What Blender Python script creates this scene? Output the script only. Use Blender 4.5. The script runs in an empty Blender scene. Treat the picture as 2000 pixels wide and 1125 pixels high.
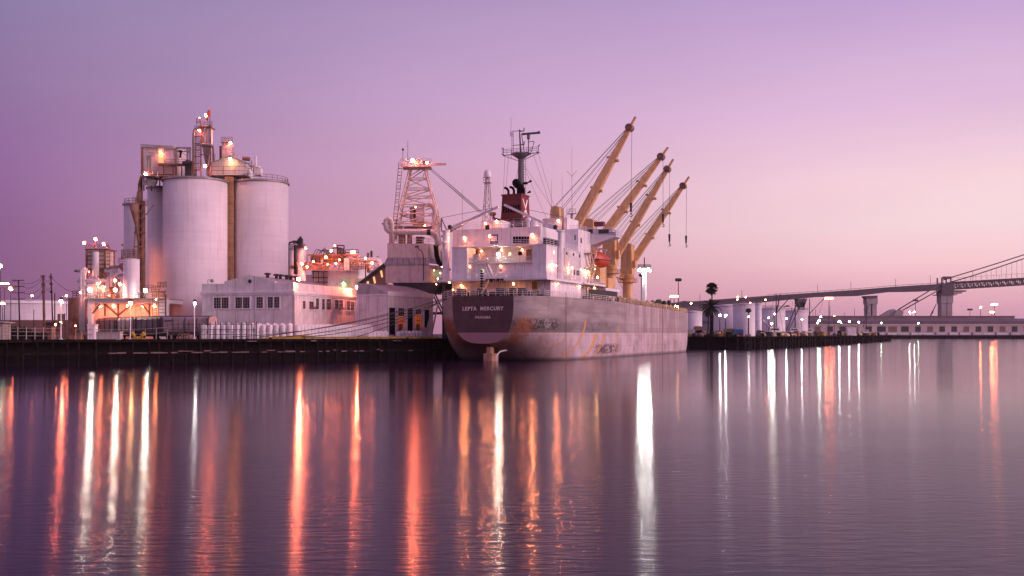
import bpy, math, random
from mathutils import Vector, Matrix
random.seed(7)
R = math.radians
SC = bpy.context.scene
COL = SC.collection

# ---------------------------------------------------------------- camera (level, 36 mm, rising front like the view camera)
EYE = 5.6; HZ = 652.0; FP = 2000.0          # eye height above water, horizon row and focal length in photo pixels
cam = bpy.data.cameras.new('camera'); co = bpy.data.objects.new('camera', cam); COL.objects.link(co)
co.location = (0, 0, EYE); co.rotation_euler = (R(90), 0, 0)
cam.lens = 36; cam.sensor_width = 36; cam.shift_y = (HZ - 562.5) / 2000
cam.clip_start = 0.5; cam.clip_end = 12000
SC.camera = co
SC.render.engine = 'CYCLES'
SC.cycles.use_denoising = True
SC.cycles.sample_clamp_indirect = 6.0
SC.cycles.sample_clamp_direct = 0
SC.cycles.max_bounces = 6
SC.cycles.caustics_reflective = False
SC.cycles.caustics_refractive = False
SC.view_settings.view_transform = 'Standard'
SC.view_settings.look = 'None'
SC.view_settings.exposure = 0.0
SC.view_settings.gamma = 1.0

def lin(h):
    h = h.lstrip('#')
    o = []
    for i in (0, 2, 4):
        c = int(h[i:i+2], 16) / 255
        o.append(c / 12.92 if c < .04045 else ((c + .055) / 1.055) ** 2.4)
    return (*o, 1)

# ---------------------------------------------------------------- sky: dusk gradient, brightest low on the right
W = bpy.data.worlds.new('World'); SC.world = W; W.use_nodes = True
nt = W.node_tree; nt.nodes.clear()
N = nt.nodes.new; L = nt.links.new
out = N('ShaderNodeOutputWorld'); bg = N('ShaderNodeBackground'); L(bg.outputs[0], out.inputs[0])
tc = N('ShaderNodeTexCoord'); sep = N('ShaderNodeSeparateXYZ'); L(tc.outputs['Generated'], sep.inputs[0])
def sky_ramp(stops):
    r = N('ShaderNodeValToRGB'); cr = r.color_ramp; cr.interpolation = 'B_SPLINE' if False else 'EASE'
    cr.interpolation = 'LINEAR'
    while len(cr.elements) > 1: cr.elements.remove(cr.elements[0])
    cr.elements[0].position = stops[0][0]; cr.elements[0].color = lin(stops[0][1])
    for p, c in stops[1:]:
        e = cr.elements.new(p); e.color = lin(c)
    L(sep.outputs[2], r.inputs[0]); return r
left = sky_ramp([(0, '835174'), (.05, '8c5e88'), (.10, '936695'), (.16, '976fa2'), (.22, '9679a6'), (.29, '8e7fa9'), (.45, '4e4078'), (1, '3a3468')])
mid = sky_ramp([(0, 'c488a2'), (.045, 'dea0b6'), (.10, 'e6b0c6'), (.16, 'dcaecb'), (.22, 'd0aad2'), (.30, 'bb9dc8'), (.45, '6c548e'), (1, '3a3468')])
right = sky_ramp([(0, 'd098b4'), (.03, 'eeb2c2'), (.065, 'ffd0d6'), (.10, 'ffe0e4'), (.14, 'ffdce4'), (.20, 'e9c3e1'), (.30, 'c4a4d5'), (.45, '7c5e9c'), (1, '3a3468')])
back = sky_ramp([(0, 'c08ca4'), (.12, 'e0acc4'), (.3, 'd2a8cc'), (.5, 'a48cbc'), (1, '544c80')])
# azimuth factor: horizontal direction against the glow's direction
nrm = N('ShaderNodeVectorMath'); nrm.operation = 'MULTIPLY'; nrm.inputs[1].default_value = (1, 1, 0); L(tc.outputs['Generated'], nrm.inputs[0])
nn = N('ShaderNodeVectorMath'); nn.operation = 'NORMALIZE'; L(nrm.outputs[0], nn.inputs[0])
dt = N('ShaderNodeVectorMath'); dt.operation = 'DOT_PRODUCT'; a_ = R(38)
dt.inputs[1].default_value = (math.sin(a_), math.cos(a_), 0); L(nn.outputs[0], dt.inputs[0])
def mr(a, b):
    m = N('ShaderNodeMapRange'); m.inputs[1].default_value = a; m.inputs[2].default_value = b
    L(dt.outputs['Value'], m.inputs[0]); return m
def mixc(f, a, b):
    m = N('ShaderNodeMix'); m.data_type = 'RGBA'
    L(f.outputs[0], m.inputs[0]); L(a, m.inputs[6]); L(b, m.inputs[7]); return m.outputs[2]
c1 = mixc(mr(-.2, .40), back.outputs[0], left.outputs[0])
c2 = mixc(mr(.43, .80), c1, mid.outputs[0])
c3 = mixc(mr(.80, .975), c2, right.outputs[0])
# very soft unevenness of thin high cloud
sn = N('ShaderNodeTexNoise'); sn.inputs['Scale'].default_value = 2.2; sn.inputs['Detail'].default_value = 3
mp = N('ShaderNodeMapping'); mp.inputs['Scale'].default_value = (1, 1, 4); L(tc.outputs['Generated'], mp.inputs[0]); L(mp.outputs[0], sn.inputs[0])
sm = N('ShaderNodeMapRange'); sm.inputs[1].default_value = .3; sm.inputs[2].default_value = .7; sm.inputs[3].default_value = .92; sm.inputs[4].default_value = 1.01
L(sn.outputs[0], sm.inputs[0])
L(c3, bg.inputs[0]); L(sm.outputs[0], bg.inputs[1])

# afterglow: one very soft low light from the right
sun = bpy.data.lights.new('sun', 'SUN'); so = bpy.data.objects.new('sun', sun); COL.objects.link(so)
sun.energy = 3.3; sun.angle = R(40); sun.color = (1, .62, .66)
SUN_AZ, SUN_EL = R(106), R(13)
d = Vector((math.sin(SUN_AZ) * math.cos(SUN_EL), math.cos(SUN_AZ) * math.cos(SUN_EL), math.sin(SUN_EL)))
so.rotation_euler = d.to_track_quat('Z', 'Y').to_euler()

# ---------------------------------------------------------------- helpers
def P(px, py, Y): return Vector(((px - 1000) / FP * Y, Y, EYE + (HZ - py) / FP * Y))
def PX(px, Y): return (px - 1000) / FP * Y
def PZ(py, Y): return EYE + (HZ - py) / FP * Y
ORG = {}
def tag(o, label=None, cat=None, group=None, kind=None):
    if label: o['label'] = label
    if cat: o['category'] = cat
    if group: o['group'] = group
    if kind: o['kind'] = kind
    return o
def thing(name, label, cat, org, group=None):
    o = bpy.data.objects.new(name, None); COL.objects.link(o); o.empty_display_size = .5
    o.location = org; ORG[o] = Vector(org); return tag(o, label, cat, group)
def root_org(o):
    while o.parent: o = o.parent
    return ORG.get(o, Vector((0, 0, 0)))
def dup(root, loc, rotz=0, label=None, group=None):
    c = root.copy(); COL.objects.link(c); c.location = loc; c.rotation_euler = (0, 0, rotz)
    if label: c['label'] = label
    if group: c['group'] = group
    for ch in list(root.children):
        a = ch.copy(); COL.objects.link(a); a.parent = c
        for g in ch.children:
            b = g.copy(); COL.objects.link(b); b.parent = a
    return c

class MB:
    def __init__(s, M=None): s.V = []; s.F = []; s.S = []; s.M = M
    def v(s, p):
        p = Vector(p); s.V.append(s.M @ p if s.M else p); return len(s.V) - 1
    def f(s, ids, sm=False): s.F.append(ids); s.S.append(sm)
    def poly(s, pts): s.f([s.v(p) for p in pts]); return s
    def box(s, x0, x1, y0, y1, z0, z1):
        i = [s.v((x, y, z)) for z in (z0, z1) for x, y in ((x0, y0), (x1, y0), (x1, y1), (x0, y1))]
        for q in ((0, 3, 2, 1), (4, 5, 6, 7), (0, 1, 5, 4), (1, 2, 6, 5), (2, 3, 7, 6), (3, 0, 4, 7)): s.f([i[k] for k in q])
        return s
    def boxc(s, c, sx, sy, sz): return s.box(c[0]-sx/2, c[0]+sx/2, c[1]-sy/2, c[1]+sy/2, c[2], c[2]+sz)
    def prism(s, pts, vec):
        vec = Vector(vec); a = [s.v(p) for p in pts]; b = [s.v(Vector(p) + vec) for p in pts]; n = len(a)
        s.f(a[::-1]); s.f(b)
        for k in range(n): s.f([a[k], a[(k+1) % n], b[(k+1) % n], b[k]])
        return s
    def beam(s, p, q, w, h=None, up=(0, 0, 1)):
        p, q = Vector(p), Vector(q); h = h or w; d = (q - p).normalized(); u = Vector(up)
        if abs(d.dot(u)) > .98: u = Vector((0, 1, 0))
        a = d.cross(u).normalized() * w / 2; b = a.cross(d).normalized() * h / 2
        i = [s.v(c + x) for c in (p, q) for x in (-a-b, a-b, a+b, -a+b)]
        for k in ((3, 2, 1, 0), (4, 5, 6, 7), (0, 1, 5, 4), (1, 2, 6, 5), (2, 3, 7, 6), (3, 0, 4, 7)): s.f([i[j] for j in k])
        return s
    def ring(s, c, a, b, r, n): return [s.v(c + a * (r * math.cos(2*math.pi*k/n)) + b * (r * math.sin(2*math.pi*k/n))) for k in range(n)]
    def tube(s, p, q, r, r2=None, n=8, caps=True):
        p, q = Vector(p), Vector(q); r2 = r if r2 is None else r2; d = (q - p).normalized()
        u = Vector((0, 0, 1)) if abs(d.z) < .95 else Vector((0, 1, 0)); a = d.cross(u).normalized(); b = a.cross(d).normalized()
        A = s.ring(p, a, b, r, n); B = s.ring(q, a, b, r2, n)
        for k in range(n): s.f([A[k], A[(k+1) % n], B[(k+1) % n], B[k]], n > 4)
        if caps and n > 3:
            s.f(s.ring(p, a, b, r, n)[::-1]); s.f(s.ring(q, a, b, r2, n))
        return s
    def pipe(s, pts, r, n=8):
        pts = [Vector(p) for p in pts]; prev = None; ref = None
        for k, p in enumerate(pts):
            d = (pts[min(k+1, len(pts)-1)] - pts[max(k-1, 0)]).normalized()
            if ref is None: ref = Vector((0, 0, 1)) if abs(d.z) < .9 else Vector((0, 1, 0))
            a = d.cross(ref).normalized(); b = a.cross(d).normalized(); ref = b
            rr = r[k] if isinstance(r, (list, tuple)) else r
            cur = s.ring(p, a, b, rr, n)
            if prev:
                for j in range(n): s.f([prev[j], prev[(j+1) % n], cur[(j+1) % n], cur[j]], n > 4)
            elif n > 3: s.f(cur[::-1])
            prev = cur
        if n > 3: s.f(prev)
        return s
    def lathe(s, c, prof, n=16, sx=1, sy=1):
        c = Vector(c); prev = None
        for r, z in prof:
            cur = [s.v(c + Vector((sx*r*math.cos(2*math.pi*k/n), sy*r*math.sin(2*math.pi*k/n), z))) for k in range(n)]
            if prev:
                for j in range(n): s.f([prev[j], prev[(j+1) % n], cur[(j+1) % n], cur[j]], True)
            prev = cur
        s.f(prev); return s
    def ball(s, c, r, n=8, m=5, sz=1):
        pr = [(max(r*math.sin(math.pi*k/m), .001), -r*sz*math.cos(math.pi*k/m)) for k in range(m+1)]
        return s.lathe(c, pr, n)
    def rail(s, pts, h=1.1, step=2.0, r=.045, bars=3):
        pts = [Vector(p) for p in pts]
        for a, b in zip(pts, pts[1:]):
            n = max(1, round((b - a).length / step))
            for k in range(n + 1):
                p = a.lerp(b, k / n); s.tube(p, p + Vector((0, 0, h)), r, n=4, caps=False)
            for j in range(1, bars + 1):
                z = Vector((0, 0, h * j / bars)); s.tube(a + z, b + z, r, n=4, caps=False)
        return s
    def ladder(s, p, q, w=.5, side=(1, 0, 0), step=.5, r=.05):
        p, q, sd = Vector(p), Vector(q), Vector(side).normalized() * w / 2
        s.tube(p - sd, q - sd, r, n=4); s.tube(p + sd, q + sd, r, n=4)
        n = int((q - p).length / step)
        for k in range(1, n):
            c = p.lerp(q, k / n); s.tube(c - sd, c + sd, r * .8, n=4, caps=False)
        return s
    def arc(s, p, q, sag, n=10):
        p, q = Vector(p), Vector(q)
        return [p.lerp(q, k/n) - Vector((0, 0, sag * 4 * (k/n) * (1 - k/n))) for k in range(n + 1)]
    def build(s, name, mat, parent=None, label=None):
        o3 = root_org(parent) if parent else None
        if parent is None:
            xs = [p.x for p in s.V]; ys = [p.y for p in s.V]; zs = [p.z for p in s.V]
            o3 = Vector(((min(xs)+max(xs))/2, (min(ys)+max(ys))/2, min(zs)))
        me = bpy.data.meshes.new(name); me.from_pydata([p - o3 for p in s.V], [], s.F)
        me.polygons.foreach_set('use_smooth', s.S); me.materials.append(mat); me.update()
        ob = bpy.data.objects.new(name, me); COL.objects.link(ob)
        if parent: ob.parent = parent
        else: ob.location = o3; ORG[ob] = o3
        if label: ob['label'] = label
        return ob
    def solo(s, name, mat, label, cat, group=None, kind=None):
        return tag(s.build(name, mat), label, cat, group, kind)
    def struct(s, name, mat): return tag(s.build(name, mat), kind='structure')

def frame(o, xdir, ydir=None):
    o = Vector(o); x = Vector(xdir); x.z = 0; x.normalize()
    y = Vector((-x.y, x.x, 0)) if ydir is None else Vector(ydir).normalized()
    return Matrix(((x.x, y.x, 0, o.x), (x.y, y.y, 0, o.y), (x.z, y.z, 1, o.z), (0, 0, 0, 1)))

# ---------------------------------------------------------------- materials
def mat(name, col, rough=.7, metal=0, var=.18, scale=.6, streak=0, streak_col=(.10, .05, .035), bump=0, seam=None, seam_dark=.45, bands=0, spec=.5):
    m = bpy.data.materials.new(name); m.use_nodes = True; t = m.node_tree; n = t.nodes; l = t.links
    b = n['Principled BSDF']; b.inputs['Roughness'].default_value = rough; b.inputs['Metallic'].default_value = metal; b.inputs['Specular IOR Level'].default_value = spec
    tc = n.new('ShaderNodeTexCoord'); ob = tc.outputs['Object']
    no = n.new('ShaderNodeTexNoise'); no.inputs['Scale'].default_value = scale; no.inputs['Detail'].default_value = 5; l.new(ob, no.inputs[0])
    c0 = tuple(max(0, c * (1 - var)) for c in col[:3]) + (1,); c1 = tuple(min(1, c * (1 + var * .6)) for c in col[:3]) + (1,)
    mr_ = n.new('ShaderNodeMapRange'); mr_.inputs[1].default_value = .35; mr_.inputs[2].default_value = .65; l.new(no.outputs[0], mr_.inputs[0])
    mx = n.new('ShaderNodeMix'); mx.data_type = 'RGBA'; l.new(mr_.outputs[0], mx.inputs[0]); mx.inputs[6].default_value = c0; mx.inputs[7].default_value = c1
    cur = mx.outputs[2]
    def over(fac, colour):
        nonlocal cur
        q = n.new('ShaderNodeMix'); q.data_type = 'RGBA'; l.new(fac, q.inputs[0]); l.new(cur, q.inputs[6]); q.inputs[7].default_value = (*colour[:3], 1); cur = q.outputs[2]
    if streak:
        mp_ = n.new('ShaderNodeMapping'); mp_.inputs['Scale'].default_value = (1.6, 1.6, .12); l.new(ob, mp_.inputs[0])
        s2 = n.new('ShaderNodeTexNoise'); s2.inputs['Scale'].default_value = 1.0; s2.inputs['Detail'].default_value = 6; l.new(mp_.outputs[0], s2.inputs[0])
        r2 = n.new('ShaderNodeMapRange'); r2.inputs[1].default_value = .52; r2.inputs[2].default_value = .75; r2.inputs[4].default_value = streak; l.new(s2.outputs[0], r2.inputs[0])
        over(r2.outputs[0], streak_col)
    if bands:
        mp_ = n.new('ShaderNodeMapping'); mp_.inputs['Scale'].default_value = (.05, .05, 1.3); l.new(ob, mp_.inputs[0])
        s2 = n.new('ShaderNodeTexNoise'); s2.inputs['Scale'].default_value = 1.0; s2.inputs['Detail'].default_value = 4; l.new(mp_.outputs[0], s2.inputs[0])
        r2 = n.new('ShaderNodeMapRange'); r2.inputs[1].default_value = .45; r2.inputs[2].default_value = .7; r2.inputs[4].default_value = bands; l.new(s2.outputs[0], r2.inputs[0])
        over(r2.outputs[0], tuple(c * .55 for c in col[:3]))
    if seam:
        sp_ = n.new('ShaderNodeSeparateXYZ'); l.new(ob, sp_.inputs[0])
        for ax, per, wd in seam:
            d_ = n.new('ShaderNodeMath'); d_.operation = 'DIVIDE'; d_.inputs[1].default_value = per; l.new(sp_.outputs[ax], d_.inputs[0])
            f_ = n.new('ShaderNodeMath'); f_.operation = 'FRACT'; l.new(d_.outputs[0], f_.inputs[0])
            g_ = n.new('ShaderNodeMath'); g_.operation = 'LESS_THAN'; g_.inputs[1].default_value = wd / per; l.new(f_.outputs[0], g_.inputs[0])
            k_ = n.new('ShaderNodeMath'); k_.operation = 'MULTIPLY'; k_.inputs[1].default_value = seam_dark; l.new(g_.outputs[0], k_.inputs[0])
            over(k_.outputs[0], tuple(c * .25 for c in col[:3]))
    l.new(cur, b.inputs['Base Color'])
    if bump:
        bp = n.new('ShaderNodeBump'); bp.inputs['Strength'].default_value = bump; bp.inputs['Distance'].default_value = .2; l.new(no.outputs[0], bp.inputs['Height']); l.new(bp.outputs[0], b.inputs['Normal'])
    return m
def glow(name, col, s):
    m = bpy.data.materials.new(name); m.use_nodes = True; n = m.node_tree.nodes; b = n['Principled BSDF']
    b.inputs['Base Color'].default_value = (*col, 1); b.inputs['Emission Color'].default_value = (*col, 1); b.inputs['Emission Strength'].default_value = s
    return m

M = dict(
    concrete=mat('silo_concrete', (.80, .74, .77), .85, var=.10, scale=.10, streak=.24, streak_col=(.30, .24, .24), bands=.10, seam=((2, 1.22, .06),), seam_dark=.12),
    concrete2=mat('grey_concrete', (.40, .37, .37), .85, streak=.4),
    white=mat('white_paint', (.84, .81, .84), .5, var=.08, streak=.35, streak_col=(.35, .22, .16), seam=((0, 2.1, .09), (1, 2.6, .10))),
    plain=mat('plain_white_paint', (.84, .81, .84), .55, var=.1, streak=.25, streak_col=(.35, .22, .16)),
    corr=mat('white_cladding', (.80, .75, .77), .6, var=.12, streak=.35, streak_col=(.30, .18, .14), seam=((0, 1.25, .10), (1, 1.25, .10)), seam_dark=.3),
    cab=mat('pinkish_cream_cladding', (.76, .62, .58), .6, var=.12, streak=.45, streak_col=(.30, .14, .10), seam=((0, .95, .08), (1, .95, .08)), seam_dark=.25),
    roof=mat('grey_roof', (.42, .39, .43), .7, streak=.3, seam=((0, 1.5, .08),)),
    steel=mat('galvanised_steel', (.36, .33, .33), .5, .4, streak=.4),
    rusty=mat('rusty_steel', (.30, .17, .12), .8, .1, var=.4, streak=.5),
    dark=mat('dark_steel', (.05, .045, .05), .6, .2, var=.4),
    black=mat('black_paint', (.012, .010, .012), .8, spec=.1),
    buff=mat('buff_crane_paint', (.74, .45, .21), .5, var=.12, streak=.45, streak_col=(.22, .11, .06)),
    cream=mat('cream_paint', (.68, .52, .34), .6, var=.2, streak=.6, streak_col=(.25, .12, .07)),
    red=mat('funnel_red', (.17, .02, .02), .5, streak=.3, streak_col=(.08, .02, .02)),
    orange=mat('lifeboat_orange', (.55, .075, .03), .45, var=.15, streak=.3, streak_col=(.2, .03, .02)),
    navy=mat('navy_paint', (.05, .035, .06), .5),
    glass=mat('window_glass', (.02, .018, .025), .12, var=.3, scale=.8),
    wood=mat('creosoted_timber', (.016, .012, .012), .95, var=.6, scale=1.5, spec=.05),
    pole=mat('weathered_pole', (.16, .10, .08), .9, var=.4, streak=.4),
    yellow=mat('yellow_paint', (.38, .24, .03), .7, var=.3),
    blue=mat('blue_paint', (.04, .17, .42), .6, var=.2),
    ground=mat('asphalt_yard', (.06, .052, .055), .9, var=.4, scale=.05),
    bag=mat('bag_fabric', (.80, .76, .80), .8, var=.12, scale=1.2, bump=.3),
    tank=mat('tank_paint', (.72, .66, .70), .6, var=.07, scale=.2, streak=.3, streak_col=(.32, .25, .25), bands=.12),
    bridge=mat('bridge_green_steel', (.10, .085, .10), .7, var=.15, scale=.05),
    pier=mat('bridge_concrete', (.42, .38, .40), .85, var=.15, scale=.05, streak=.4),
    brown=mat('brown_wall', (.24, .15, .13), .8, var=.2, scale=.1),
    purple=mat('violet_grey_roof', (.20, .18, .24), .7, var=.15, scale=.1),
    leaf=mat('palm_green', (.022, .028, .014), .7, var=.4, scale=2),
    rope=mat('rope', (.10, .08, .07), .9),
    rail_car=mat('hopper_car_paint', (.42, .32, .33), .6, var=.25, streak=.6),
    rail_car2=mat('dark_hopper_car_paint', (.16, .12, .15), .6, var=.25, streak=.6),
    glowred=mat('wind_sock', (.75, .10, .04), .7),
)
LAMP = {}; LENS = {}; UNDER = {}
for k_, nm_, c_, glow_, under_, front_ in (('o', 'sodium_lamp', (1, .18, .085), 3.2, 160, 200), ('O', 'bright_sodium_lamp', (1, .18, .085), 3.6, 260, 750), ('X', 'sodium_floodlight', (1, .18, .085), 4, 420, 3600), ('p', 'plant_lamp', (1, .20, .085), 3.4, 330, 60),
                                  ('w', 'mercury_lamp', (.95, .90, .90), 3, 110, 200), ('W', 'floodlight', (1, .90, .74), 3.5, 60, 900), ('y', 'yellow_lamp', (1, .48, .18), 3.2, 150, 200), ('g', 'greenish_lamp', (.62, 1, .68), 2.5, 80, 60),
                                  ('s', 'ship_lamp', (1, .27, .10), 3.6, 60, 900), ('S', 'ship_flood', (1, .27, .10), 3.6, 70, 2600), ('q', 'deck_lamp', (1, .36, .13), 3.2, 110, 60), ('T', 'tower_floodlight', (1, .96, .90), 8, 420, 750), ('h', 'hidden_fill_lamp', (1, .24, .08), 3.0, 1100, 20)):
    LAMP[k_] = glow(nm_, c_, glow_); LENS[k_] = glow(nm_ + '_lens', c_, front_); UNDER[k_] = glow(nm_ + '_underside', c_, under_)
LAMP['wing'] = glow('lit_pane', (.95, 1, .6), 1.0)
def bulb(c, k='o', r=.3, parent=None, name='lamp', label=None):
    ob = MB().ball(c, r * 1.15, 8, 6).build(name, LAMP[k], parent, label); me = ob.data; me.materials.append(LENS[k]); me.materials.append(UNDER[k])  # dim shell emission puts the halo's colour into the lamp ball
    cc = sum((v.co for v in me.vertices), Vector()) / len(me.vertices); f_ = Vector((.25, -.95, -.1)).normalized()
    for p_ in me.polygons:
        n_ = (p_.center - cc).normalized()
        p_.material_index = 1 if n_.dot(f_) > .70 else 2 if n_.z < -.45 else 0
    return ob

# ================================================================ SETTING: water, land, hills
wm = bpy.data.materials.new('harbour_water'); wm.use_nodes = True; t = wm.node_tree; n = t.nodes; l = t.links
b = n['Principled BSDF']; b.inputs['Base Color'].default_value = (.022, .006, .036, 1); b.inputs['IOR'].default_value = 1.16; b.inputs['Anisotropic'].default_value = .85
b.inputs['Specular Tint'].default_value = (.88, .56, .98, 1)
tg = n.new('ShaderNodeCombineXYZ'); tg.inputs[0].default_value = 0; tg.inputs[1].default_value = 1; l.new(tg.outputs[0], b.inputs['Tangent'])
tcw = n.new('ShaderNodeTexCoord'); mpw = n.new('ShaderNodeMapping'); mpw.inputs['Scale'].default_value = (.5, 4.2, 1); l.new(tcw.outputs['Object'], mpw.inputs[0])
n1 = n.new('ShaderNodeTexNoise'); n1.inputs['Scale'].default_value = 2.2; n1.inputs['Detail'].default_value = 3; l.new(mpw.outputs[0], n1.inputs[0])
n3 = n.new('ShaderNodeTexNoise'); n3.inputs['Scale'].default_value = 1.0; n3.inputs['Detail'].default_value = 2; mp3 = n.new('ShaderNodeMapping'); mp3.inputs['Scale'].default_value = (.9, 2.6, 1); l.new(tcw.outputs['Object'], mp3.inputs[0]); l.new(mp3.outputs[0], n3.inputs[0])
b3 = n.new('ShaderNodeBump'); b3.inputs['Distance'].default_value = .026; l.new(n3.outputs[0], b3.inputs['Height'])
bw = n.new('ShaderNodeBump'); l.new(b3.outputs[0], bw.inputs['Normal']); bw.inputs['Strength'].default_value = .5; bw.inputs['Distance'].default_value = .011; l.new(n1.outputs[0], bw.inputs['Height']); l.new(bw.outputs[0], b.inputs['Normal'])
mp2 = n.new('ShaderNodeMapping'); mp2.inputs['Scale'].default_value = (.006, .03, 1); l.new(tcw.outputs['Object'], mp2.inputs[0])
n2 = n.new('ShaderNodeTexNoise'); n2.inputs['Scale'].default_value = 1; n2.inputs['Detail'].default_value = 4; l.new(mp2.outputs[0], n2.inputs[0])
r2 = n.new('ShaderNodeMapRange'); r2.inputs[1].default_value = .3; r2.inputs[2].default_value = .7; r2.inputs[3].default_value = .15; r2.inputs[4].default_value = .185
l.new(n2.outputs[0], r2.inputs[0])
# calm in the lee of the wharves, wind ripple towards the open water in front
geo = n.new('ShaderNodeNewGeometry'); sg_ = n.new('ShaderNodeSeparateXYZ'); l.new(geo.outputs['Position'], sg_.inputs[0])
ry = n.new('ShaderNodeMapRange'); ry.interpolation_type = 'SMOOTHSTEP'; l.new(sg_.outputs[1], ry.inputs[0])
for i_, v_ in ((1, 35), (2, 112), (3, 1.0), (4, .5)): ry.inputs[i_].default_value = v_
mu_ = n.new('ShaderNodeMath'); mu_.operation = 'MULTIPLY'; l.new(ry.outputs[0], mu_.inputs[0]); l.new(r2.outputs[0], mu_.inputs[1]); l.new(mu_.outputs[0], b.inputs['Roughness'])
mb_ = n.new('ShaderNodeMath'); mb_.operation = 'MULTIPLY'; mb_.inputs[1].default_value = .55
pw_ = n.new('ShaderNodeMath'); pw_.operation = 'POWER'; pw_.inputs[1].default_value = 2; l.new(ry.outputs[0], pw_.inputs[0]); l.new(pw_.outputs[0], mb_.inputs[0]); l.new(mb_.outputs[0], bw.inputs['Strength']); l.new(mb_.outputs[0], b3.inputs['Strength'])
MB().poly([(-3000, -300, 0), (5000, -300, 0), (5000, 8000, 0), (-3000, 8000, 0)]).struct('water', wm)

def quayY(px): return 229.0 / (1 - .613 * (px - 1000) / 2000)          # depth of the near quay edge under a photo column
GZ = 4.5                                                            # height of the yards above the water
GP = [(-900, -320), (-17.9, 218), (52, 380), (84, 372), (146, 487), (296, 800), (300, 1167), (3500, 1167), (3500, 6000), (-3000, 6000), (-3000, -320)]
g = MB(); g.poly([(x, y, GZ) for x, y in GP]); g.struct('ground', M['ground'])
def ridge(name, px0, px1, Y, top, seed):
    rnd = random.Random(seed); m = MB(); k = 24; f = []; 
    for i in range(k + 1):
        s = i / k; px = px0 + (px1 - px0) * s; z = PZ(HZ - (HZ - top) * math.sin(math.pi * min(1, max(0, s))) ** .6 - rnd.random() * 3, Y) if 0 < i < k else GZ
        f.append((PX(px, Y), Y, z))
    b_ = [(p[0], p[1] + 500, GZ) for p in f]; a_ = [(p[0], p[1] - 300, GZ) for p in f]
    for i in range(k):
        m.f([m.v(a_[i]), m.v(a_[i+1]), m.v(f[i+1]), m.v(f[i])], True); m.f([m.v(f[i]), m.v(f[i+1]), m.v(b_[i+1]), m.v(b_[i])], True)
    tag(m.build(name, mat('hill_scrub', (.10, .075, .07), .95, var=.3, scale=.01)), kind='structure')
ridge('hills', 1180, 1520, 3800, 590, 3)

ED0 = Vector((1, .3, 0)).normalized()
# wharf: timber face, cap beams, walers and piles along every quay edge in view
def wharf(name, label, pts, step, pile_r, capmat, z_cap=.55, low=2.1):
    root = thing(name, label, 'wharf', (*pts[0], 0))
    face = MB(); cap = MB(); wal = MB(); cnt = 0; piles = []
    for (x0, y0), (x1, y1) in zip(pts, pts[1:]):
        d = Vector((x1-x0, y1-y0, 0)); ln = d.length; d.normalize(); nrm = Vector((-d.y, d.x, 0))
        a = Vector((x0, y0, 0)); q = Vector((x1, y1, 0))
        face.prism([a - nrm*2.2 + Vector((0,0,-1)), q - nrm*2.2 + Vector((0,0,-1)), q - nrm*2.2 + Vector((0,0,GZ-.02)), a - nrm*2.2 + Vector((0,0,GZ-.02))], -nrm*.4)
        cap.beam(a + nrm*.1 + Vector((0,0,GZ-.15)), q + nrm*.1 + Vector((0,0,GZ-.15)), .6, z_cap)
        wal.beam(a + nrm*.15 + Vector((0,0,low)), q + nrm*.15 + Vector((0,0,low)), .35, .4)
        k = int(ln / step)
        for i in range(k + 1):
            piles.append(a.lerp(q, i / max(1, k)) + nrm * .12)
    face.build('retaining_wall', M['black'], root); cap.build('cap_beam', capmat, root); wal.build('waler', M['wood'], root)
    m0 = None
    wr = random.Random(len(piles))
    for i, p in enumerate(piles[:98]):
        j = ED0 * wr.uniform(-.5, .5) * min(step, 3) * .5; r_ = pile_r * wr.uniform(.75, 1.35)
        pm = MB().tube(p + j + Vector((0,0,-1.5)), p + j * .7 + Vector((0,0,GZ + wr.choice((-.5, -.5, -.5, -.1, .35)))), r_, n=7).build('pile', M['wood'], root)
    if len(piles) > 98:
        r_ = MB()
        for p in piles[98:]: r_.tube(p + Vector((0,0,-1.5)), p + Vector((0,0,GZ - .5)), pile_r, n=6)
        tag(r_.build('pile', M['wood'], root), kind='stuff')
    return root
wharf('timber_wharf', 'long dark timber wharf on piles in front of the silos and the white office', [(-17.9, 218), (-210, 100)], 2.3, .22, M['wood'])
wharf('timber_wharf', 'dark wharf running away along the port side of the ship', [(52, 380), (-17.9, 218)], 4, .22, M['wood'])
wharf('timber_wharf', 'low dark pier with the fishing boats, right of the bow', [(296, 800), (146, 487), (84, 372), (52, 380)], 5.6, .35, M['wood'])
wharf('concrete_wharf', 'distant wharf under the long warehouse at far right', [(1100, 1167), (300, 1167)], 14, .9, M['concrete2'], .8)
# yellow bull rail on the right part of the near quay
E0 = Vector((-17.9, 218, 0)); ED = Vector((-192.1, -118, 0)).normalized(); EN = Vector((-ED.y, ED.x, 0))   # along the edge to the left; EN points to the yard
if EN.y < 0: EN = -EN
def edge(px, back=0.0):
    Y = quayY(px); return Vector((PX(px, Y), Y, GZ)) + EN * back
m = MB(); a, q = edge(600, .5), edge(858, .5); m.beam(a + Vector((0,0,.35)), q + Vector((0,0,.35)), .35, .35)
for k in range(12): m.boxc(a.lerp(q, (k + .5) / 12), .4, .4, .2)
m.solo('bull_rail', M['yellow'], 'yellow kerb rail along the wharf edge in front of the stacked bags', 'kerb rail')
m = MB(); a = edge(512, .8); m.poly([a + Vector((0,0,.15)), edge(600, .8) + Vector((0,0,.9)), edge(625, 4) + Vector((0,0,1.1)), edge(535, 4) + Vector((0,0,.5))])
m.prism([a + Vector((0,0,.05)), edge(600, .8) + Vector((0,0,.05)), edge(600, .8) + Vector((0,0,.85)), a + Vector((0,0,.14))], EN * .1)
m.solo('tarpaulin', M['yellow'], 'orange yellow tarpaulin draped over low goods at the wharf edge', 'tarpaulin')

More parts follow.
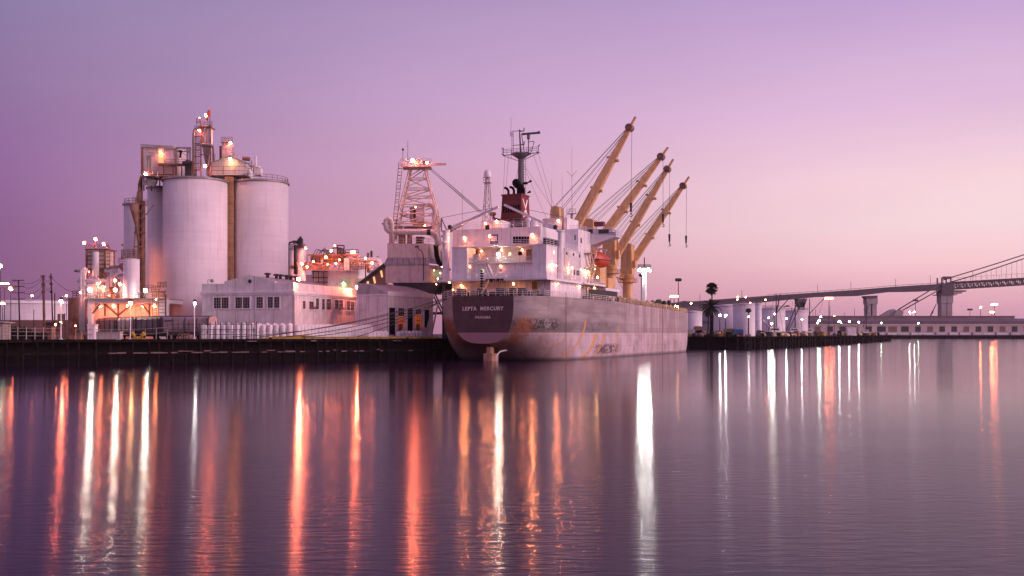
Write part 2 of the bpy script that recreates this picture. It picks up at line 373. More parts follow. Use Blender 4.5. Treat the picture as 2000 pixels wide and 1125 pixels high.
# ================================================================ SHIP
TH = R(23.4); T0 = Vector((-6.03, 209.7, 0))
RM = Matrix.Rotation(-TH, 4, 'Z'); SM = Matrix.Translation(T0) @ RM; SI = SM.inverted()
CL = SI @ Vector((0, 0, EYE))
def sp(px, py, u=None, v=None):
    d = RM.inverted() @ Vector(((px - 1000) / FP, 1, (HZ - py) / FP))
    k = (u - CL.y) / d.y if u is not None else (v - CL.x) / d.x
    return CL + d * k
ship = thing('cargo_ship', 'large grey bulk carrier moored stern first with white deckhouse and red funnel', 'ship', T0)
ship.rotation_euler = (0, 0, -TH); ORG[ship] = Vector((0, 0, 0))

def interp(tab, u):
    for (a, x), (b_, y) in zip(tab, tab[1:]):
        if u <= b_: return x + (y - x) * (u - a) / (b_ - a)
    return tab[-1][1]
HB = [(0, 6.9), (1, 8.6), (2.5, 10.1), (5, 11.7), (8, 12.5), (12, 13.0), (18, 13.4), (25, 13.6), (108, 13.6), (114, 13.3), (119, 12.9), (124, 12.2), (130, 11), (136, 9.4), (142, 7.3), (148, 4.6), (154, 1.0)]
HTOP = [(0, 13.35), (48, 13.4), (94, 12.65), (120, 12.0), (129, 12.1), (129.5, 13.6), (154, 14.5)]
HK = [(0, 3.6), (1, 3.25), (2.5, 2.5), (5, 1.2), (8, -.4), (12, -1.8), (18, -3), (25, -3.6), (154, -3.6)]
HN = [(0, 3), (2.5, 3.1), (5, 3.3), (8, 3.8), (12, 4.6), (18, 6), (25, 8), (100, 9), (120, 7), (140, 4), (154, 3)]
def hull_pt(u, f):                     # f 0..1 from deck edge down to keel centre
    tp, k, nn_, hb = interp(HTOP, u), interp(HK, u), interp(HN, u), interp(HB, u)
    tt = f; z = tp - (tp - k) * math.sin(tt * math.pi / 2) ** (2 / nn_); x = hb * math.cos(tt * math.pi / 2) ** (2 / nn_)
    return x, z
NS = 26
FR_ = [0] + [1 - (1 - i / NS) ** 1.0 for i in range(1, NS)] + [1]
us = [0, .5, 1, 1.7, 2.5, 3.6, 5, 6.5, 8, 10, 12, 15, 18, 21, 25, 35, 48, 60, 75, 94, 108, 111, 114, 117, 119, 121, 124, 127, 130, 136, 142, 148, 154]
# node helpers for the hull paint
def hull_material(name, transom=False):
    m = bpy.data.materials.new(name); m.use_nodes = True; t = m.node_tree; n = t.nodes; l = t.links; b = n['Principled BSDF']; b.inputs['Roughness'].default_value = .55
    tc = n.new('ShaderNodeTexCoord'); sx = n.new('ShaderNodeSeparateXYZ'); l.new(tc.outputs['Object'], sx.inputs[0]); U, Wd = sx.outputs[1], sx.outputs[2]
    def mt(op, a, b_=None, c_=None):
        q = n.new('ShaderNodeMath'); q.operation = op
        for i, x in enumerate((a, b_, c_)):
            if x is None: continue
            if isinstance(x, (int, float)): q.inputs[i].default_value = x
            else: l.new(x, q.inputs[i])
        return q.outputs[0]
    def noise(sc, s=1, det=5):
        mp = n.new('ShaderNodeMapping'); mp.inputs['Scale'].default_value = sc; l.new(tc.outputs['Object'], mp.inputs[0])
        q = n.new('ShaderNodeTexNoise'); q.inputs['Scale'].default_value = s; q.inputs['Detail'].default_value = det; q.inputs['Distortion'].default_value = 1.2 if s > 2 else 0; l.new(mp.outputs[0], q.inputs[0]); return q.outputs[0]
    def step(x, a, b_, lo=0, hi=1):
        q = n.new('ShaderNodeMapRange'); q.interpolation_type = 'SMOOTHSTEP'; l.new(x, q.inputs[0])
        for i, k in zip((1, 2, 3, 4), (a, b_, lo, hi)): q.inputs[i].default_value = k
        return q.outputs[0]
    def mix(f, a, b_):
        q = n.new('ShaderNodeMix'); q.data_type = 'RGBA'
        for i, x in zip((0, 6, 7), (f, a, b_)):
            if isinstance(x, tuple): q.inputs[i].default_value = (*x, 1)
            elif isinstance(x, float): q.inputs[i].default_value = x
            else: l.new(x, q.inputs[i])
        return q.outputs[2]
    low = mix(step(noise((.8, .5, .5), .5), .35, .65), (.46, .36, .38), (.60, .50, .54))
    low = mix(step(noise((3, .9, .12)), .5, .7, 0, .5), low, (.30, .20, .22))
    if transom:
        up = mix(step(noise((.4, .4, .4)), .4, .6), (.070, .034, .042), (.095, .046, .055))
        cur = mix(step(Wd, 5.82, 5.88), (.36, .20, .23), up)
        cur = mix(step(noise((2, 2, .2)), .58, .75, 0, .4), cur, (.10, .05, .05))
    else:
        up = mix(step(noise((.15, .12, .5)), .35, .65), (.26, .22, .22), (.37, .32, .33))
        up = mix(step(noise((1, .04, 2.5)), .52, .62, 0, .35), up, (.20, .16, .17))
        fwd = step(U, 42, 75)
        up = mix(mt('MULTIPLY', fwd, .55), up, mix(step(noise((2, .55, .05)), .42, .60), (.36, .26, .28), (.70, .56, .58)))
        band = mt('MULTIPLY', step(Wd, 7.4, 9.0, 1, 0), mt('SUBTRACT', 1, mt('MULTIPLY', step(U, 25, 60), .97)))
        band = mt('MULTIPLY', band, step(noise((1, .12, .8), 1), .3, .6, .25, .8))
        cur = mix(band, up, (.13, .11, .13))
        # forward: narrow darker boot stripe
        bs = mt('MULTIPLY', mt('MULTIPLY', step(Wd, 7.25, 7.3, 1, 0), fwd), .35)
        cur = mix(bs, cur, (.26, .18, .20))
        # black fender scuffs
        def patch(u0, u1, w0, w1, thr, sc=(1, 1.2, 1.5)):
            k = mt('MULTIPLY', mt('MULTIPLY', step(U, u0, u0 + (u1-u0)*.3), step(U, u1 - (u1-u0)*.3, u1, 1, 0)), mt('MULTIPLY', step(Wd, w0, w0 + (w1-w0)*.3), step(Wd, w1 - (w1-w0)*.3, w1, 1, 0)))
            return mt('MULTIPLY', k, step(noise(tuple(c * .5 for c in sc), 2.3, 7), thr - .03, thr + .07))
        p0, p1 = sp(1040, 640, v=12.2), sp(1104, 640, v=13.0)
        cur = mix(mt('MULTIPLY', patch(p0.y, p1.y, 5.8, 9.2, .45, (1, .9, 1.1)), .92), cur, (.022, .018, .022))
        p0, p1 = sp(1118, 640, v=13.3), sp(1205, 640, v=13.6)
        cur = mix(mt('MULTIPLY', patch(p0.y, p1.y, 5.9, 8.8, .54, (1, 1.6, .6)), .7), cur, (.05, .04, .05))
        cur = mix(step(Wd, 5.83, 5.88, 1, 0), cur, low)
        p0, p1 = sp(1153, 690, v=13.6), sp(1215, 690, v=13.6)
        cur = mix(mt('MULTIPLY', patch(p0.y, p1.y, .5, 3.6, .42, (1, .5, 1.2)), .9), cur, (.07, .03, .035))
        for px in (1240, 1300, 1318): 
            p0, p1 = sp(px - 5, 690, v=13.6), sp(px + 8, 690, v=13.6)
            cur = mix(mt('MULTIPLY', patch(p0.y, p1.y, .5, 4.5, .5, (1, 2.5, .6)), .6), cur, (.10, .06, .07))
        # curved rust runs where mooring and fender wires drag
        for (a, b_, wd, st) in (((1110, 655), (1060, 700), .55, .7), ((1143, 626), (1106, 702), .8, .95), ((1162, 652), (1138, 702), 1.9, .85), ((1179, 652), (1160, 695), 1.3, .7), ((1207, 636), (1200, 684), .7, .7)):
            p0, p1 = sp(*a, v=13.5), sp(*b_, v=13.5)
            f = mt('POWER', mt('MAXIMUM', mt('DIVIDE', mt('SUBTRACT', p0.z, Wd), p0.z - p1.z), 0.0), 1.8)
            s_ = mt('ABSOLUTE', mt('SUBTRACT', mt('ADD', U, mt('MULTIPLY', f, p0.y - p1.y)), p0.y))
            k = mt('MULTIPLY', step(s_, wd * .3, wd, 1, 0), mt('MULTIPLY', step(Wd, p0.z - .5, p0.z + .5, 1, 0), step(noise((2, 2, 2)), .3, .55, .4, 1)))
            sd = step(sx.outputs[0], 0, .1)
            cur = mix(mt('MULTIPLY', mt('MULTIPLY', k, sd), st), cur, (.66, .30, .06))
        # rusty turn of the stern
        tr = mt('MULTIPLY', mt('MULTIPLY', step(U, 1.0, 5, 1, 0), step(Wd, 5.5, 10.5, 1, 0)), mt('ADD', .45, mt('MULTIPLY', step(sx.outputs[0], -1, 1, 1, 0), .55)))
        ring = mt('MULTIPLY', mt('MULTIPLY', step(U, .1, .9), step(U, 1.6, 4.0, 1, 0)), step(Wd, 7, 10.5, 1, 0))
        cur = mix(mt('MULTIPLY', ring, step(noise((1, 1, .5)), .3, .6, .35, .8)), cur, (.40, .13, .035))
        cur = mix(mt('MULTIPLY', tr, step(noise((1, 1, .6)), .3, .6, .35, .85)), cur, (.22, .075, .03))
        cur = mix(mt('MULTIPLY', mt('MULTIPLY', step(Wd, 8.5, 12.5), step(noise((2, 1.1, .05)), .58, .70)), .55), cur, (.24, .11, .06))
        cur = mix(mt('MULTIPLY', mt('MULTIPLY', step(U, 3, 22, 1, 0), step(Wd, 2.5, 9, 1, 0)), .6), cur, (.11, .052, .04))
        cur = mix(mt('MULTIPLY', step(Wd, .15, .9, 1, 0), .7), cur, (.06, .045, .05))
        # plate seams
        fr = mt('FRACT', mt('DIVIDE', U, 9.0)); cur = mix(mt('MULTIPLY', mt('LESS_THAN', fr, .008), .35), cur, (.1, .08, .08))
        fr = mt('FRACT', mt('DIVIDE', Wd, 2.6)); cur = mix(mt('MULTIPLY', mt('LESS_THAN', fr, .03), .25), cur, (.1, .08, .08))
    l.new(cur, b.inputs['Base Color'])
    bn = noise((.3, .3, .3), 1, 2); bp = n.new('ShaderNodeBump'); bp.inputs['Strength'].default_value = .3; bp.inputs['Distance'].default_value = .3; l.new(bn, bp.inputs['Height']); l.new(bp.outputs[0], b.inputs['Normal'])
    return m
hull = MB()
rows = []
for u in us:
    pts = [hull_pt(u, f) for f in FR_]
    rows.append([hull.v((x, u, z)) for x, z in pts] + [hull.v((-x, u, z)) for x, z in reversed(pts[:-1])])
for A, B in zip(rows, rows[1:]):
    for k in range(len(A) - 1): hull.f([A[k], B[k], B[k+1], A[k+1]], True)
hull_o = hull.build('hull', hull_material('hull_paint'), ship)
tm = MB(); pts = [hull_pt(0, f) for f in FR_]; loop = [(x, -.02, z) for x, z in pts] + [(-x, -.02, z) for x, z in reversed(pts[:-1])]
tm.poly(loop); tm.build('transom', hull_material('transom_paint', True), ship)
dk = MB()
for a, q in zip(us, us[1:]):
    dk.f([dk.v((interp(HB, a)*s_, a, interp(HTOP, a) - .05)) for s_ in (-1, 1)] + [dk.v((interp(HB, q)*s_, q, interp(HTOP, q) - .05)) for s_ in (1, -1)])
dk.build('deck', mat('deck_paint', (.16, .07, .05), .8), ship)

def text_mesh(s, size, mw, parent, material, name='lettering', M_=None, bold=.045, spacing=1.0):
    cu = bpy.data.curves.new('txt', 'FONT'); cu.body = s; cu.size = size; cu.align_x = 'CENTER'; cu.align_y = 'CENTER'; cu.extrude = .02; cu.offset = bold; cu.space_character = spacing
    ob = bpy.data.objects.new('txt', cu); COL.objects.link(ob); bpy.context.view_layer.update()
    me = bpy.data.meshes.new_from_object(ob.evaluated_get(bpy.context.evaluated_depsgraph_get())); bpy.data.objects.remove(ob)
    w_ = max(v.co.x for v in me.vertices) - min(v.co.x for v in me.vertices); k = mw / w_
    o3 = root_org(parent)
    for v in me.vertices: v.co = M_ @ Vector((v.co.x * k, v.co.y * k, v.co.z)) - o3
    me.materials.clear(); me.materials.append(material)
    ob = bpy.data.objects.new(name, me); COL.objects.link(ob); ob.parent = parent; return ob
letter = mat('lettering_paint', (.85, .68, .68), .6, var=.1)
def face_m(c, xd, yd=(0, 0, 1)):     # text plane: x along xd, y along yd
    x = Vector(xd).normalized(); y = Vector(yd).normalized(); z = x.cross(y)
    return Matrix(((x.x, y.x, z.x, c[0]), (x.y, y.y, z.y, c[1]), (x.z, y.z, z.z, c[2]), (0, 0, 0, 1)))
a, q = sp(903, 603, u=-.06), sp(983, 603, u=-.06)
text_mesh('LEPTA  MERCURY', 1.3, (q - a).length, ship, letter, M_=face_m((a + q) / 2, (1, 0, 0)), spacing=1.15)
a, q = sp(928, 620, u=-.06), sp(958, 620, u=-.06)
text_mesh('PANAMA', .9, (q - a).length, ship, letter, M_=face_m((a + q) / 2, (1, 0, 0)), spacing=1.15, bold=.012)
# rudder and stern frame
rd = MB(); c0 = sp(955, 700, u=.8)
rd.box(c0.x - .95, c0.x + .95, .2, 3.4, -2, 1.6); rd.box(c0.x - .45, c0.x + .45, .6, 2.4, 1.6, 2.9)
rd.build('rudder', mat('rusty_rudder', (.50, .30, .20), .8, var=.3, streak=.9, streak_col=(.30, .07, .02)), ship)
MB().pipe([(c0.x + 1.5, 1.2, -1), (c0.x + 1.5, 1.3, 1.2), (c0.x + 1.9, 2.2, 2.0), (c0.x + 3, 3.6, 2.3)], .16).build('pipe', M['plain'], ship)

# ---- deckhouse
DK, S1, L2, L3, L4, BT = 13.4, 17.1, 20.6, 23.9, 28.2, 28.9
xl, xl2, xr1, xr = sp(883, 520, u=5.1).x, sp(912, 520, u=5.1).x, sp(1040, 520, u=5.1).x, 12.0
h = MB()
h.box(xl, xl2, 5.1, 10, S1, L3); h.box(xr1, xr, 5.1, 24.5, S1, L3)                # side wings of the house
h.box(xl2, xr1, 7.1, 12, S1, L2); h.box(xl2, xr1, 9.5, 14, L2, L3)
h.box(xl, xr, 14, 26, S1, L3 - .02)
h.box(-11.6, 9, 9.52, 26, L3, L4); h.box(9, 12.0, 24.5, 33, S1 + .01, BT); h.box(-12, 9, 26, 36, S1, BT)
h.box(-11.0, 11.8, 8, 27, DK - .1, S1 - .4); h.box(-9, 9.5, 27, 40, DK - .1, S1 - .4)
h.build('deckhouse', M['white'], ship)
sl = MB()
sl.box(-12.6, 12.9, 3.2, 25, S1 - .45, S1 - .001); sl.box(-12.6, 13.3, 25, 40, S1 - .45, S1 - .002)
sl.box(4, 13.3, 40, 51, S1 - 1.3, S1 - .65)
sl.box(xl2 - .1, xr1, 5.9, 9.5, L2 - .15, L2 + .02); sl.box(xl - .2, xr + .25, 4.9, 24.4, L3, L3 + .12)
sl.build('boat_deck', M['plain'], ship)
# bridge wing
w0 = [sp(*p, u=33.05) for p in ((1137, 456), (1203, 459.5), (1203, 462), (1139, 484))]
wg = MB(); wg.prism(w0, (0, 4, 0)); wg.build('bridge_wing', M['plain'], ship)
w0 = [sp(*p, u=32.9) for p in ((1122, 447), (1193, 447.5), (1203, 450), (1203, 459), (1130, 456.5))]
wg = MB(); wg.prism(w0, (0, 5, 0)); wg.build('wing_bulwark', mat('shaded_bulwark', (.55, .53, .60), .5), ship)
wt = sp(1203, 448, u=33)
MB().rail([(10, 33, BT), (wt.x - 1, 33, BT)], 1.0, 1.8).build('railing', M['plain'], ship)
for px in (1148, 1179): c = sp(px, 452, u=32.85); MB().box(c.x - 1.2, c.x + 1.2, 32.8, 32.9, c.z - .45, c.z + .45).build('window', M['glass'], ship)
c = sp(1195, 452, u=32.6); MB().lathe(c, [(.5, -.15), (.7, 0), (.5, .15)], 12).build('lifebuoy', M['plain'], ship)
c = sp(1171, 442, u=34); MB().boxc(c, 2.3, 1.5, 1.0).build('locker', mat('maroon_locker', (.20, .04, .05), .6), ship)
# windows, doors and vents on the aft faces
def on(px, py, u, w_, h_, name='window', mt_='glass', d=.08, label=None):
    c = sp(px, py, u=u); return MB().box(c.x - w_/2, c.x + w_/2, u - d, u + .02, c.z - h_/2, c.z + h_/2).build(name, M[mt_], ship, label)
o_ = on(965, 467, 9.5, 1.8, 1.9); on(965, 466, 9.4, 1.3, 1.2, 'window', 'concrete')
for k in range(6): on(1004.5 + k * 5.4, 469, 9.5, .52, 1.5, 'louvre', 'black')
on(952, 444, 9.4, .95, 1.0)
for px, py, u in ((996, 496, 9.5), (943, 529, 7.1)):
    c = sp(px, py, u=u); MB(Matrix.Translation(c) @ Matrix.Rotation(R(90), 4, 'X')).lathe((0, 0, 0), [(.32, .1), (.32, .13), (.01, .14)], 14).build('porthole', LAMP['wing'], ship)
for px, py, u, mt_ in ((929, 497, 9.5, 'brown'), (1033, 497, 9.5, 'brown'), (985, 532, 7.1, 'plain'), (930, 565, 8, 'plain'), (1056, 564, 8, 'plain')):
    c = sp(px, py, u=u); d_ = on(px, py + 1, u, 1.15, 2.3, 'door', mt_, .12)
on(1016, 495, 9.5, .9, .8, 'locker', 'black'); on(978, 528, 7.1, .45, .3, 'sign', 'red'); on(1004, 536, 7.1, 1.1, 1.4, 'locker', 'plain', .7); on(1044, 562, 8, 1.1, 2.4, 'door', 'yellow')
on(933, 503, 9.0, 1.2, 1.3, 'locker', 'plain', .8)
a = sp(950, 547.5, u=3.2); text_mesh('SAFETY FIRST', .5, 4.2, ship, M['black'], M_=face_m(sp(966, 547.5, u=3.17), (1, 0, 0)))
# black louvre row on starboard deck edge
lv = MB()
for k in range(8):
    c = sp(1068 + k * 4, 471, v=11.6); lv.box(11.0, 11.6, c.y - .55, c.y + .55, L3 + .2, L3 + 1.5)
lv.build('louvre', M['black'], ship)
# starboard side portholes, windows
for px, py in ((1082, 493), (1107, 495), (1120, 497), (1132, 500)):
    c = sp(px, py, v=12.02); MB(Matrix.Translation(c) @ Matrix.Rotation(R(90), 4, 'Y')).lathe((0, 0, 0), [(.36, 0), (.36, .06), (.01, .07)], 14).build('porthole', LAMP['wing'] if px == 1082 else M['glass'], ship)
for px, py in ((1094, 528), (1098, 529), (1109, 530), (1122, 532), (1127, 533), (1130, 533), (1123, 464), (1135, 470)):
    c = sp(px, py, v=12.02); MB().box(12.0, 12.08, c.y - .35, c.y + .35, c.z - .55, c.z + .55).build('window', LAMP['wing'] if px in (1094, 1109) else M['glass'], ship)
# railings
rl = MB(); rr = .04
rl.rail([(-11.9, 3.4, S1), (12.7, 3.4, S1), (13.1, 25, S1), (13.1, 39.5, S1)], 1.1, 2.2, rr)
rl.rail([(xl2, 6.1, L2), (xr1, 6.1, L2)], 1.1, 2, rr); rl.rail([(xl, 5.2, L3 + .1), (xr, 5.2, L3 + .1), (xr, 24, L3 + .1)], 1.1, 2, rr)
rl.rail([(-11.5, 9.6, L4), (8.9, 9.6, L4), (8.9, 24.5, L4)], 1.1, 2, rr); rl.rail([(-2, 27, BT), (11.5, 27, BT), (11.5, 35, BT)], 1.1, 2, rr)
for s_ in (-1, 1):
    pts = [(s_ * interp(HB, u) * .985, u, interp(HTOP, u)) for u in (0.1, 1, 2.5, 5, 8, 12, 18, 25, 48)]
    rl.rail(pts, 1.15, 2.0, rr)
rl.rail([(-6.8, .1, DK), (6.8, .1, DK)], 1.15, 2, rr)
rl.build('railing', M['plain'], ship)
# stairs on the aft face, side stairs
st = MB(); a = sp(948, 512, u=6.3); q = sp(962, 547, u=4.6)
for s_ in (-.4, .4): st.beam(a + Vector((s_, 0, 0)), q + Vector((s_, 0, 0)), .12, .25)
for k in range(10): c = a.lerp(q, k / 10); st.box(c.x - .4, c.x + .4, c.y - .12, c.y + .12, c.z, c.z + .05)
st.rail([a + Vector((.4, 0, 0)), q + Vector((.4, 0, 0))], 1, 1.3, .035, 2)
st.build('stairs', M['plain'], ship)
st = MB()
for z0, z1, y0, y1 in ((S1, L2, 29, 31.5), (L2, L3, 31.5, 29)):
    st.beam((12.6, y0, z0), (12.6, y1, z1), .2, .3); st.beam((13.4, y0, z0), (13.4, y1, z1), .2, .3)
    for k in range(12):
        f = k / 12; yy = y0 + (y1 - y0) * f; zz = z0 + (z1 - z0) * f; st.box(12.6, 13.4, yy - .12, yy + .12, zz, zz + .05)
st.box(12.1, 13.6, 28.4, 32.3, L2 - .1, L2); st.box(12.1, 13.6, 28.4, 32.3, L3 - .1, L3); st.rail([(13.5, 28.4, L2), (13.5, 32.3, L2)], 1.1, 1, .04); st.rail([(13.5, 28.4, L3), (13.5, 32.3, L3)], 1.1, 1, .04)
st.build('stairs', M['cream'], ship)

# ---- top of the house: casing, funnel, tanks
MB().box(sp(940, 440, u=11).x, sp(979, 440, u=11).x, 11, 16, L4, sp(950, 431, u=11).z).build('casing', M['plain'], ship)
MB().box(sp(1060, 440, u=25.5).x, 9, 25.5, 33, BT, sp(1060, 427, u=25.5).z).build('casing', M['plain'], ship)
cy = MB(); c = sp(1042, 450, u=19); cy.lathe((c.x, 19, L4), [(1.0, 0), (1.0, 2.6), (.6, 2.9), (.05, 3.0)], 16); cy.build('vent_drum', M['plain'], ship)
cy = MB(); c = sp(1026, 450, u=17); cy.lathe((c.x + 1.5, 15, L4), [(.35, 0), (.35, 1.8), (.6, 1.9), (.6, 2.4), (.05, 2.6)], 12); cy.build('vent_drum', M['plain'], ship)
fx0, fx1, fu0, fu1 = -3.5, 1.55, 17, 21.7; fz0, fzm, fz1 = L4, 30.9, 36.2
MB().box(fx0 + .25, fx1 - .05, fu0 + .2, fu1 - .1, fz0, fzm).build('funnel_base', M['navy'], ship)
fn = MB(); tp_ = .25
A = [(fx0, fu0, fzm), (fx1, fu0, fzm), (fx1, fu1, fzm), (fx0, fu1, fzm)]; B = [(fx0 + tp_, fu0 + tp_, fz1), (fx1 - tp_, fu0 + tp_, fz1), (fx1 - tp_, fu1 - .1, fz1), (fx0 + tp_, fu1 - .1, fz1)]
a_ = [fn.v(p) for p in A]; b_ = [fn.v(p) for p in B]; fn.f(a_[::-1]); fn.f(b_)
for k in range(4): fn.f([a_[k], a_[(k+1) % 4], b_[(k+1) % 4], b_[k]])
fn.box(fx0 + .05, fx1 - .05, fu0 + .1, fu1, fz1 - .05, fz1 + .25)
fun = fn.build('funnel', M['red'], ship)
for k in range(7): 
    x = fx0 + .55 + k * .6; MB().box(x, x + .34, fu0 - .02, fu0 + .3, 32.3, 33.9).build('louvre', M['black'], fun)
# white mark on the funnel side: V over an inverted V, doubled at the aft arm
em = MB(); 
def stroke(p, q, w_=.42): em.beam((fx1 + .12 - .0 , *p), (fx1 + .12, *q), w_, .10, up=(1, 0, 0))
def s2(y0, z0, y1, z1):
    n_ = 6
    em.prism([(fx1 - tp_ * (z - fzm) / (fz1 - fzm) + .04, y, z) for y, z in ((y0 - .28, z0), (y0 + .28, z0), (y1 + .28, z1), (y1 - .28, z1))], (.05, 0, 0))
s2(17.9, 35.4, 19.2, 33.6); s2(20.5, 35.4, 19.4, 33.6); s2(19.3, 33.6, 19.3, 33.0); s2(19.2, 33.0, 18.0, 31.3); s2(19.4, 33.0, 20.6, 31.3)
em.build('emblem', M['plain'], fun)
ex = MB()
for x, y, h_, r_ in ((-2.3, 18.5, 1.7, .28), (-1.0, 18.6, 1.8, .3), (-.1, 19.8, 2.6, .75), (.9, 19.5, 2.2, .4), (-.6, 20.8, 2.4, .6)):
    ex.pipe([(x, y, fz1), (x, y, fz1 + h_ * .7), (x - .25, y - .3, fz1 + h_), (x - .6, y - .8, fz1 + h_ + .1)], r_)
ex.ball((-.9, 19.6, fz1 + 3.0), .95, 10, 6)
ex.build('exhaust_pipe', M['black'], fun)
MB().pipe([(fx0 - 1.5, 16, L4 + 3.5), (fx0 - 1.2, 16, L4 + 2.9), (fx0 - .4, 15.9, L4 + 2.6), (fx0 + 3, 15.9, L4 + 2.0), (fx0 + 3.3, 16.8, L4 + 1.9)], .3).build('pipe', M['red'], ship)
MB().lathe((fx0 - 1.5, 16, L4 + 3.4), [(.35, 0), (.75, .3), (.75, .8), (.1, .9)], 12).build('vent_cowl', M['red'], ship)
st = MB(); a = Vector((fx1 + 1.5, 16, L4)); st.rail([(-2, 16.4, L4 + 1.5), (3.5, 16.4, L4 + 1.5)], 1.1, 2, .05); st.box(-2, 3.5, 16.3, 17, L4 + 1.4, L4 + 1.5); st.beam((1.2, 15.5, L4), (-.3, 15.5, L4 + 1.5), .5, .15); st.build('walkway', M['steel'], ship)

# ---- main mast
mu = 24; mc = sp(1017, 380, u=mu); zp = sp(1017, 300, u=mu).z; zt = sp(1017, 253, u=mu).z
ms = MB(); ms.tube((mc.x, mu, L4), (mc.x, mu, zp), .75, .6, 12); ms.tube((mc.x, mu, zp), (mc.x - .3, mu, zt), .22, .16, 8); ms.tube((mc.x + .9, mu, zp), (mc.x + .2, mu, zt - 1), .1, n=5)
ms.ladder((mc.x + 1.0, mu, L4 + 2), (mc.x + 1.0, mu, zp), .5, (1, 0, 0), .6, .05); ms.ladder((mc.x - 2.0, mu, zp), (mc.x - 2.0, mu, zp + 5), .4, (1, 0, 0), .5, .05)
ms.lathe((mc.x, mu, zp - 1.2), [(.65, 0), (2.2, 1.0), (2.2, 1.2)], 12)
msm = mat('grey_mast', (.13, .12, .14), .6)
mast = ms.build('mast', msm, ship)
pl = MB(); hw = 4.3
for s_ in (-1, 1):
    pl.beam((mc.x, mu, zp - .1), (mc.x + s_*hw, mu, zp - .1), .35, .12); pl.tube((mc.x, mu, zp - 1.8), (mc.x + s_*hw, mu, zp - .2), .07, n=5)
    pl.beam((mc.x + s_*hw, mu - .8, zp), (mc.x + s_*hw, mu + .8, zp), .25, .1); pl.tube((mc.x + s_*hw, mu, zp - .3), (mc.x + s_*hw, mu, zp + 1.6), .09, n=5)
    pl.tube((mc.x + s_*hw, mu, zp + 1.2), (mc.x + s_*(hw + .45), mu, zp + 1.8), .08, n=5); pl.tube((mc.x + s_*hw*.55, mu, zp - 1), (mc.x + s_*hw*.55, mu, zp + 1.1), .05, n=4)
pl.box(mc.x - 1.6, mc.x + 2.2, mu - 1.2, mu + 1.2, zp - .05, zp + .08)
pl.rail([(mc.x - hw, mu - .8, zp), (mc.x + hw, mu - .8, zp)], 1.1, 1.2, .04, 3); pl.build('crosstree', msm, mast)
ra = MB(); ra.box(mc.x + .6, mc.x + 5.0, mu - .9, mu - .6, zp + 4.0, zp + 4.45); ra.box(mc.x + 4.5, mc.x + 5.0, mu - .95, mu - .55, zp + 4.0, zp + 4.55); ra.tube((mc.x + 2.2, mu - .7, zp + 3.0), (mc.x + 2.2, mu - .7, zp + 4.0), .38, n=8); ra.tube((mc.x + 2.2, mu - .7, zp), (mc.x + 2.2, mu - .7, zp + 3.1), .12, n=5); ra.tube((mc.x + 3.6, mu - .7, zp + 2.4), (mc.x + 2.9, mu - .7, zp), .08, n=5); ra.tube((mc.x + 2.2, mu - .7, zp + 2.4), (mc.x + 3.6, mu - .7, zp + 2.4), .08, n=5); ra.build('radar', msm, mast)
lt = MB(); lt.pipe([(mc.x, mu - .4, zp + 2), (mc.x + 1, mu - .4, zp + 1.9), (mc.x + 1.0, mu - .4, zp + 2.6)], .16, 6); lt.pipe([(mc.x, mu - .4, zp + 5.0), (mc.x + 1, mu - .4, zp + 5.0), (mc.x + 1.0, mu - .4, zp + 5.7)], .14, 6); lt.tube((mc.x - 2, mu, zp + 5.2), (mc.x, mu, zp + 5.2), .08, n=5); lt.tube((mc.x - 2, mu, zp + 2), (mc.x, mu, zp + 2), .08, n=5); lt.tube((mc.x - 2.4, mu, zp + 4.2), (mc.x - 2.4, mu, zp + 8.5), .04, n=4)
lt.ladder((mc.x - 2.3, mu, zp + 4.0), (mc.x - 2.3, mu, zp + 5.4), .5, (1, 0, 0), .4, .04); lt.build('navigation_light', msm, mast)
sy = MB()
for dx, z0, ex_, eu in ((-3.9, zp, -5.5, 22), (-3.0, zp, -5.3, 22), (3.0, zp, 6.2, 28), (4.2, zp, 6.8, 28), (-.3, zp - 2, -4.0, 20), (.3, zp - 2, 6, 24), (.4, zp - 2, 9, 26)):
    sy.tube((mc.x + dx, mu, z0), (ex_, eu, L4 + .3), .035, n=3, caps=False)
sy.build('stay', msm, mast)
# signal horns beside mast
hn = MB(); hz_ = sp(1026, 360, u=mu).z; hn.box(mc.x + .8, mc.x + 1.6, mu - .3, mu + .3, hz_, hz_ + .5); hn.tube((mc.x + 1.6, mu, hz_ + .3), (mc.x + 2.6, mu, hz_ + .7), .1, .3, 8); hn.tube((mc.x + 1.6, mu, hz_ - 2), (mc.x + 2.4, mu, hz_ - 1.7), .1, .3, 8); hn.build('horn', M['black'], mast)
# radome tower
ru = 13; rc = sp(952, 347, u=ru); rt = MB(); zb = L4 + 2
for sx_, sy_ in ((-1, -1), (1, -1), (1, 1), (-1, 1)): rt.tube((rc.x + (0.2 if sx_ > 0 else -.1) + sx_*.9, ru + sy_*.6, L4), (rc.x + sx_*.3, ru + sy_*.3, rc.z), .09, n=5)
for k in range(6):
    z = zb + (rc.z - zb) * k / 6; z2 = zb + (rc.z - zb) * (k + 1) / 6; a = .95 - .6 * k / 6; a2 = .95 - .6 * (k + 1) / 6
    rt.tube((rc.x - a, ru - .5, z), (rc.x + a2, ru - .5, z2), .05, n=4); rt.tube((rc.x + a, ru - .5, z), (rc.x - a2, ru - .5, z2), .05, n=4); rt.tube((rc.x - a, ru - .5, z), (rc.x + a, ru - .5, z), .05, n=4)
rt.box(rc.x - .75, rc.x + .75, ru - .7, ru + .7, rc.z - 1.2, rc.z - 1.1); rt.rail([(rc.x - .7, ru - .65, rc.z - 1.1), (rc.x + .7, ru - .65, rc.z - 1.1)], 1.1, .7, .05, 2)
rto = rt.build('radome_tower', M['steel'], ship)
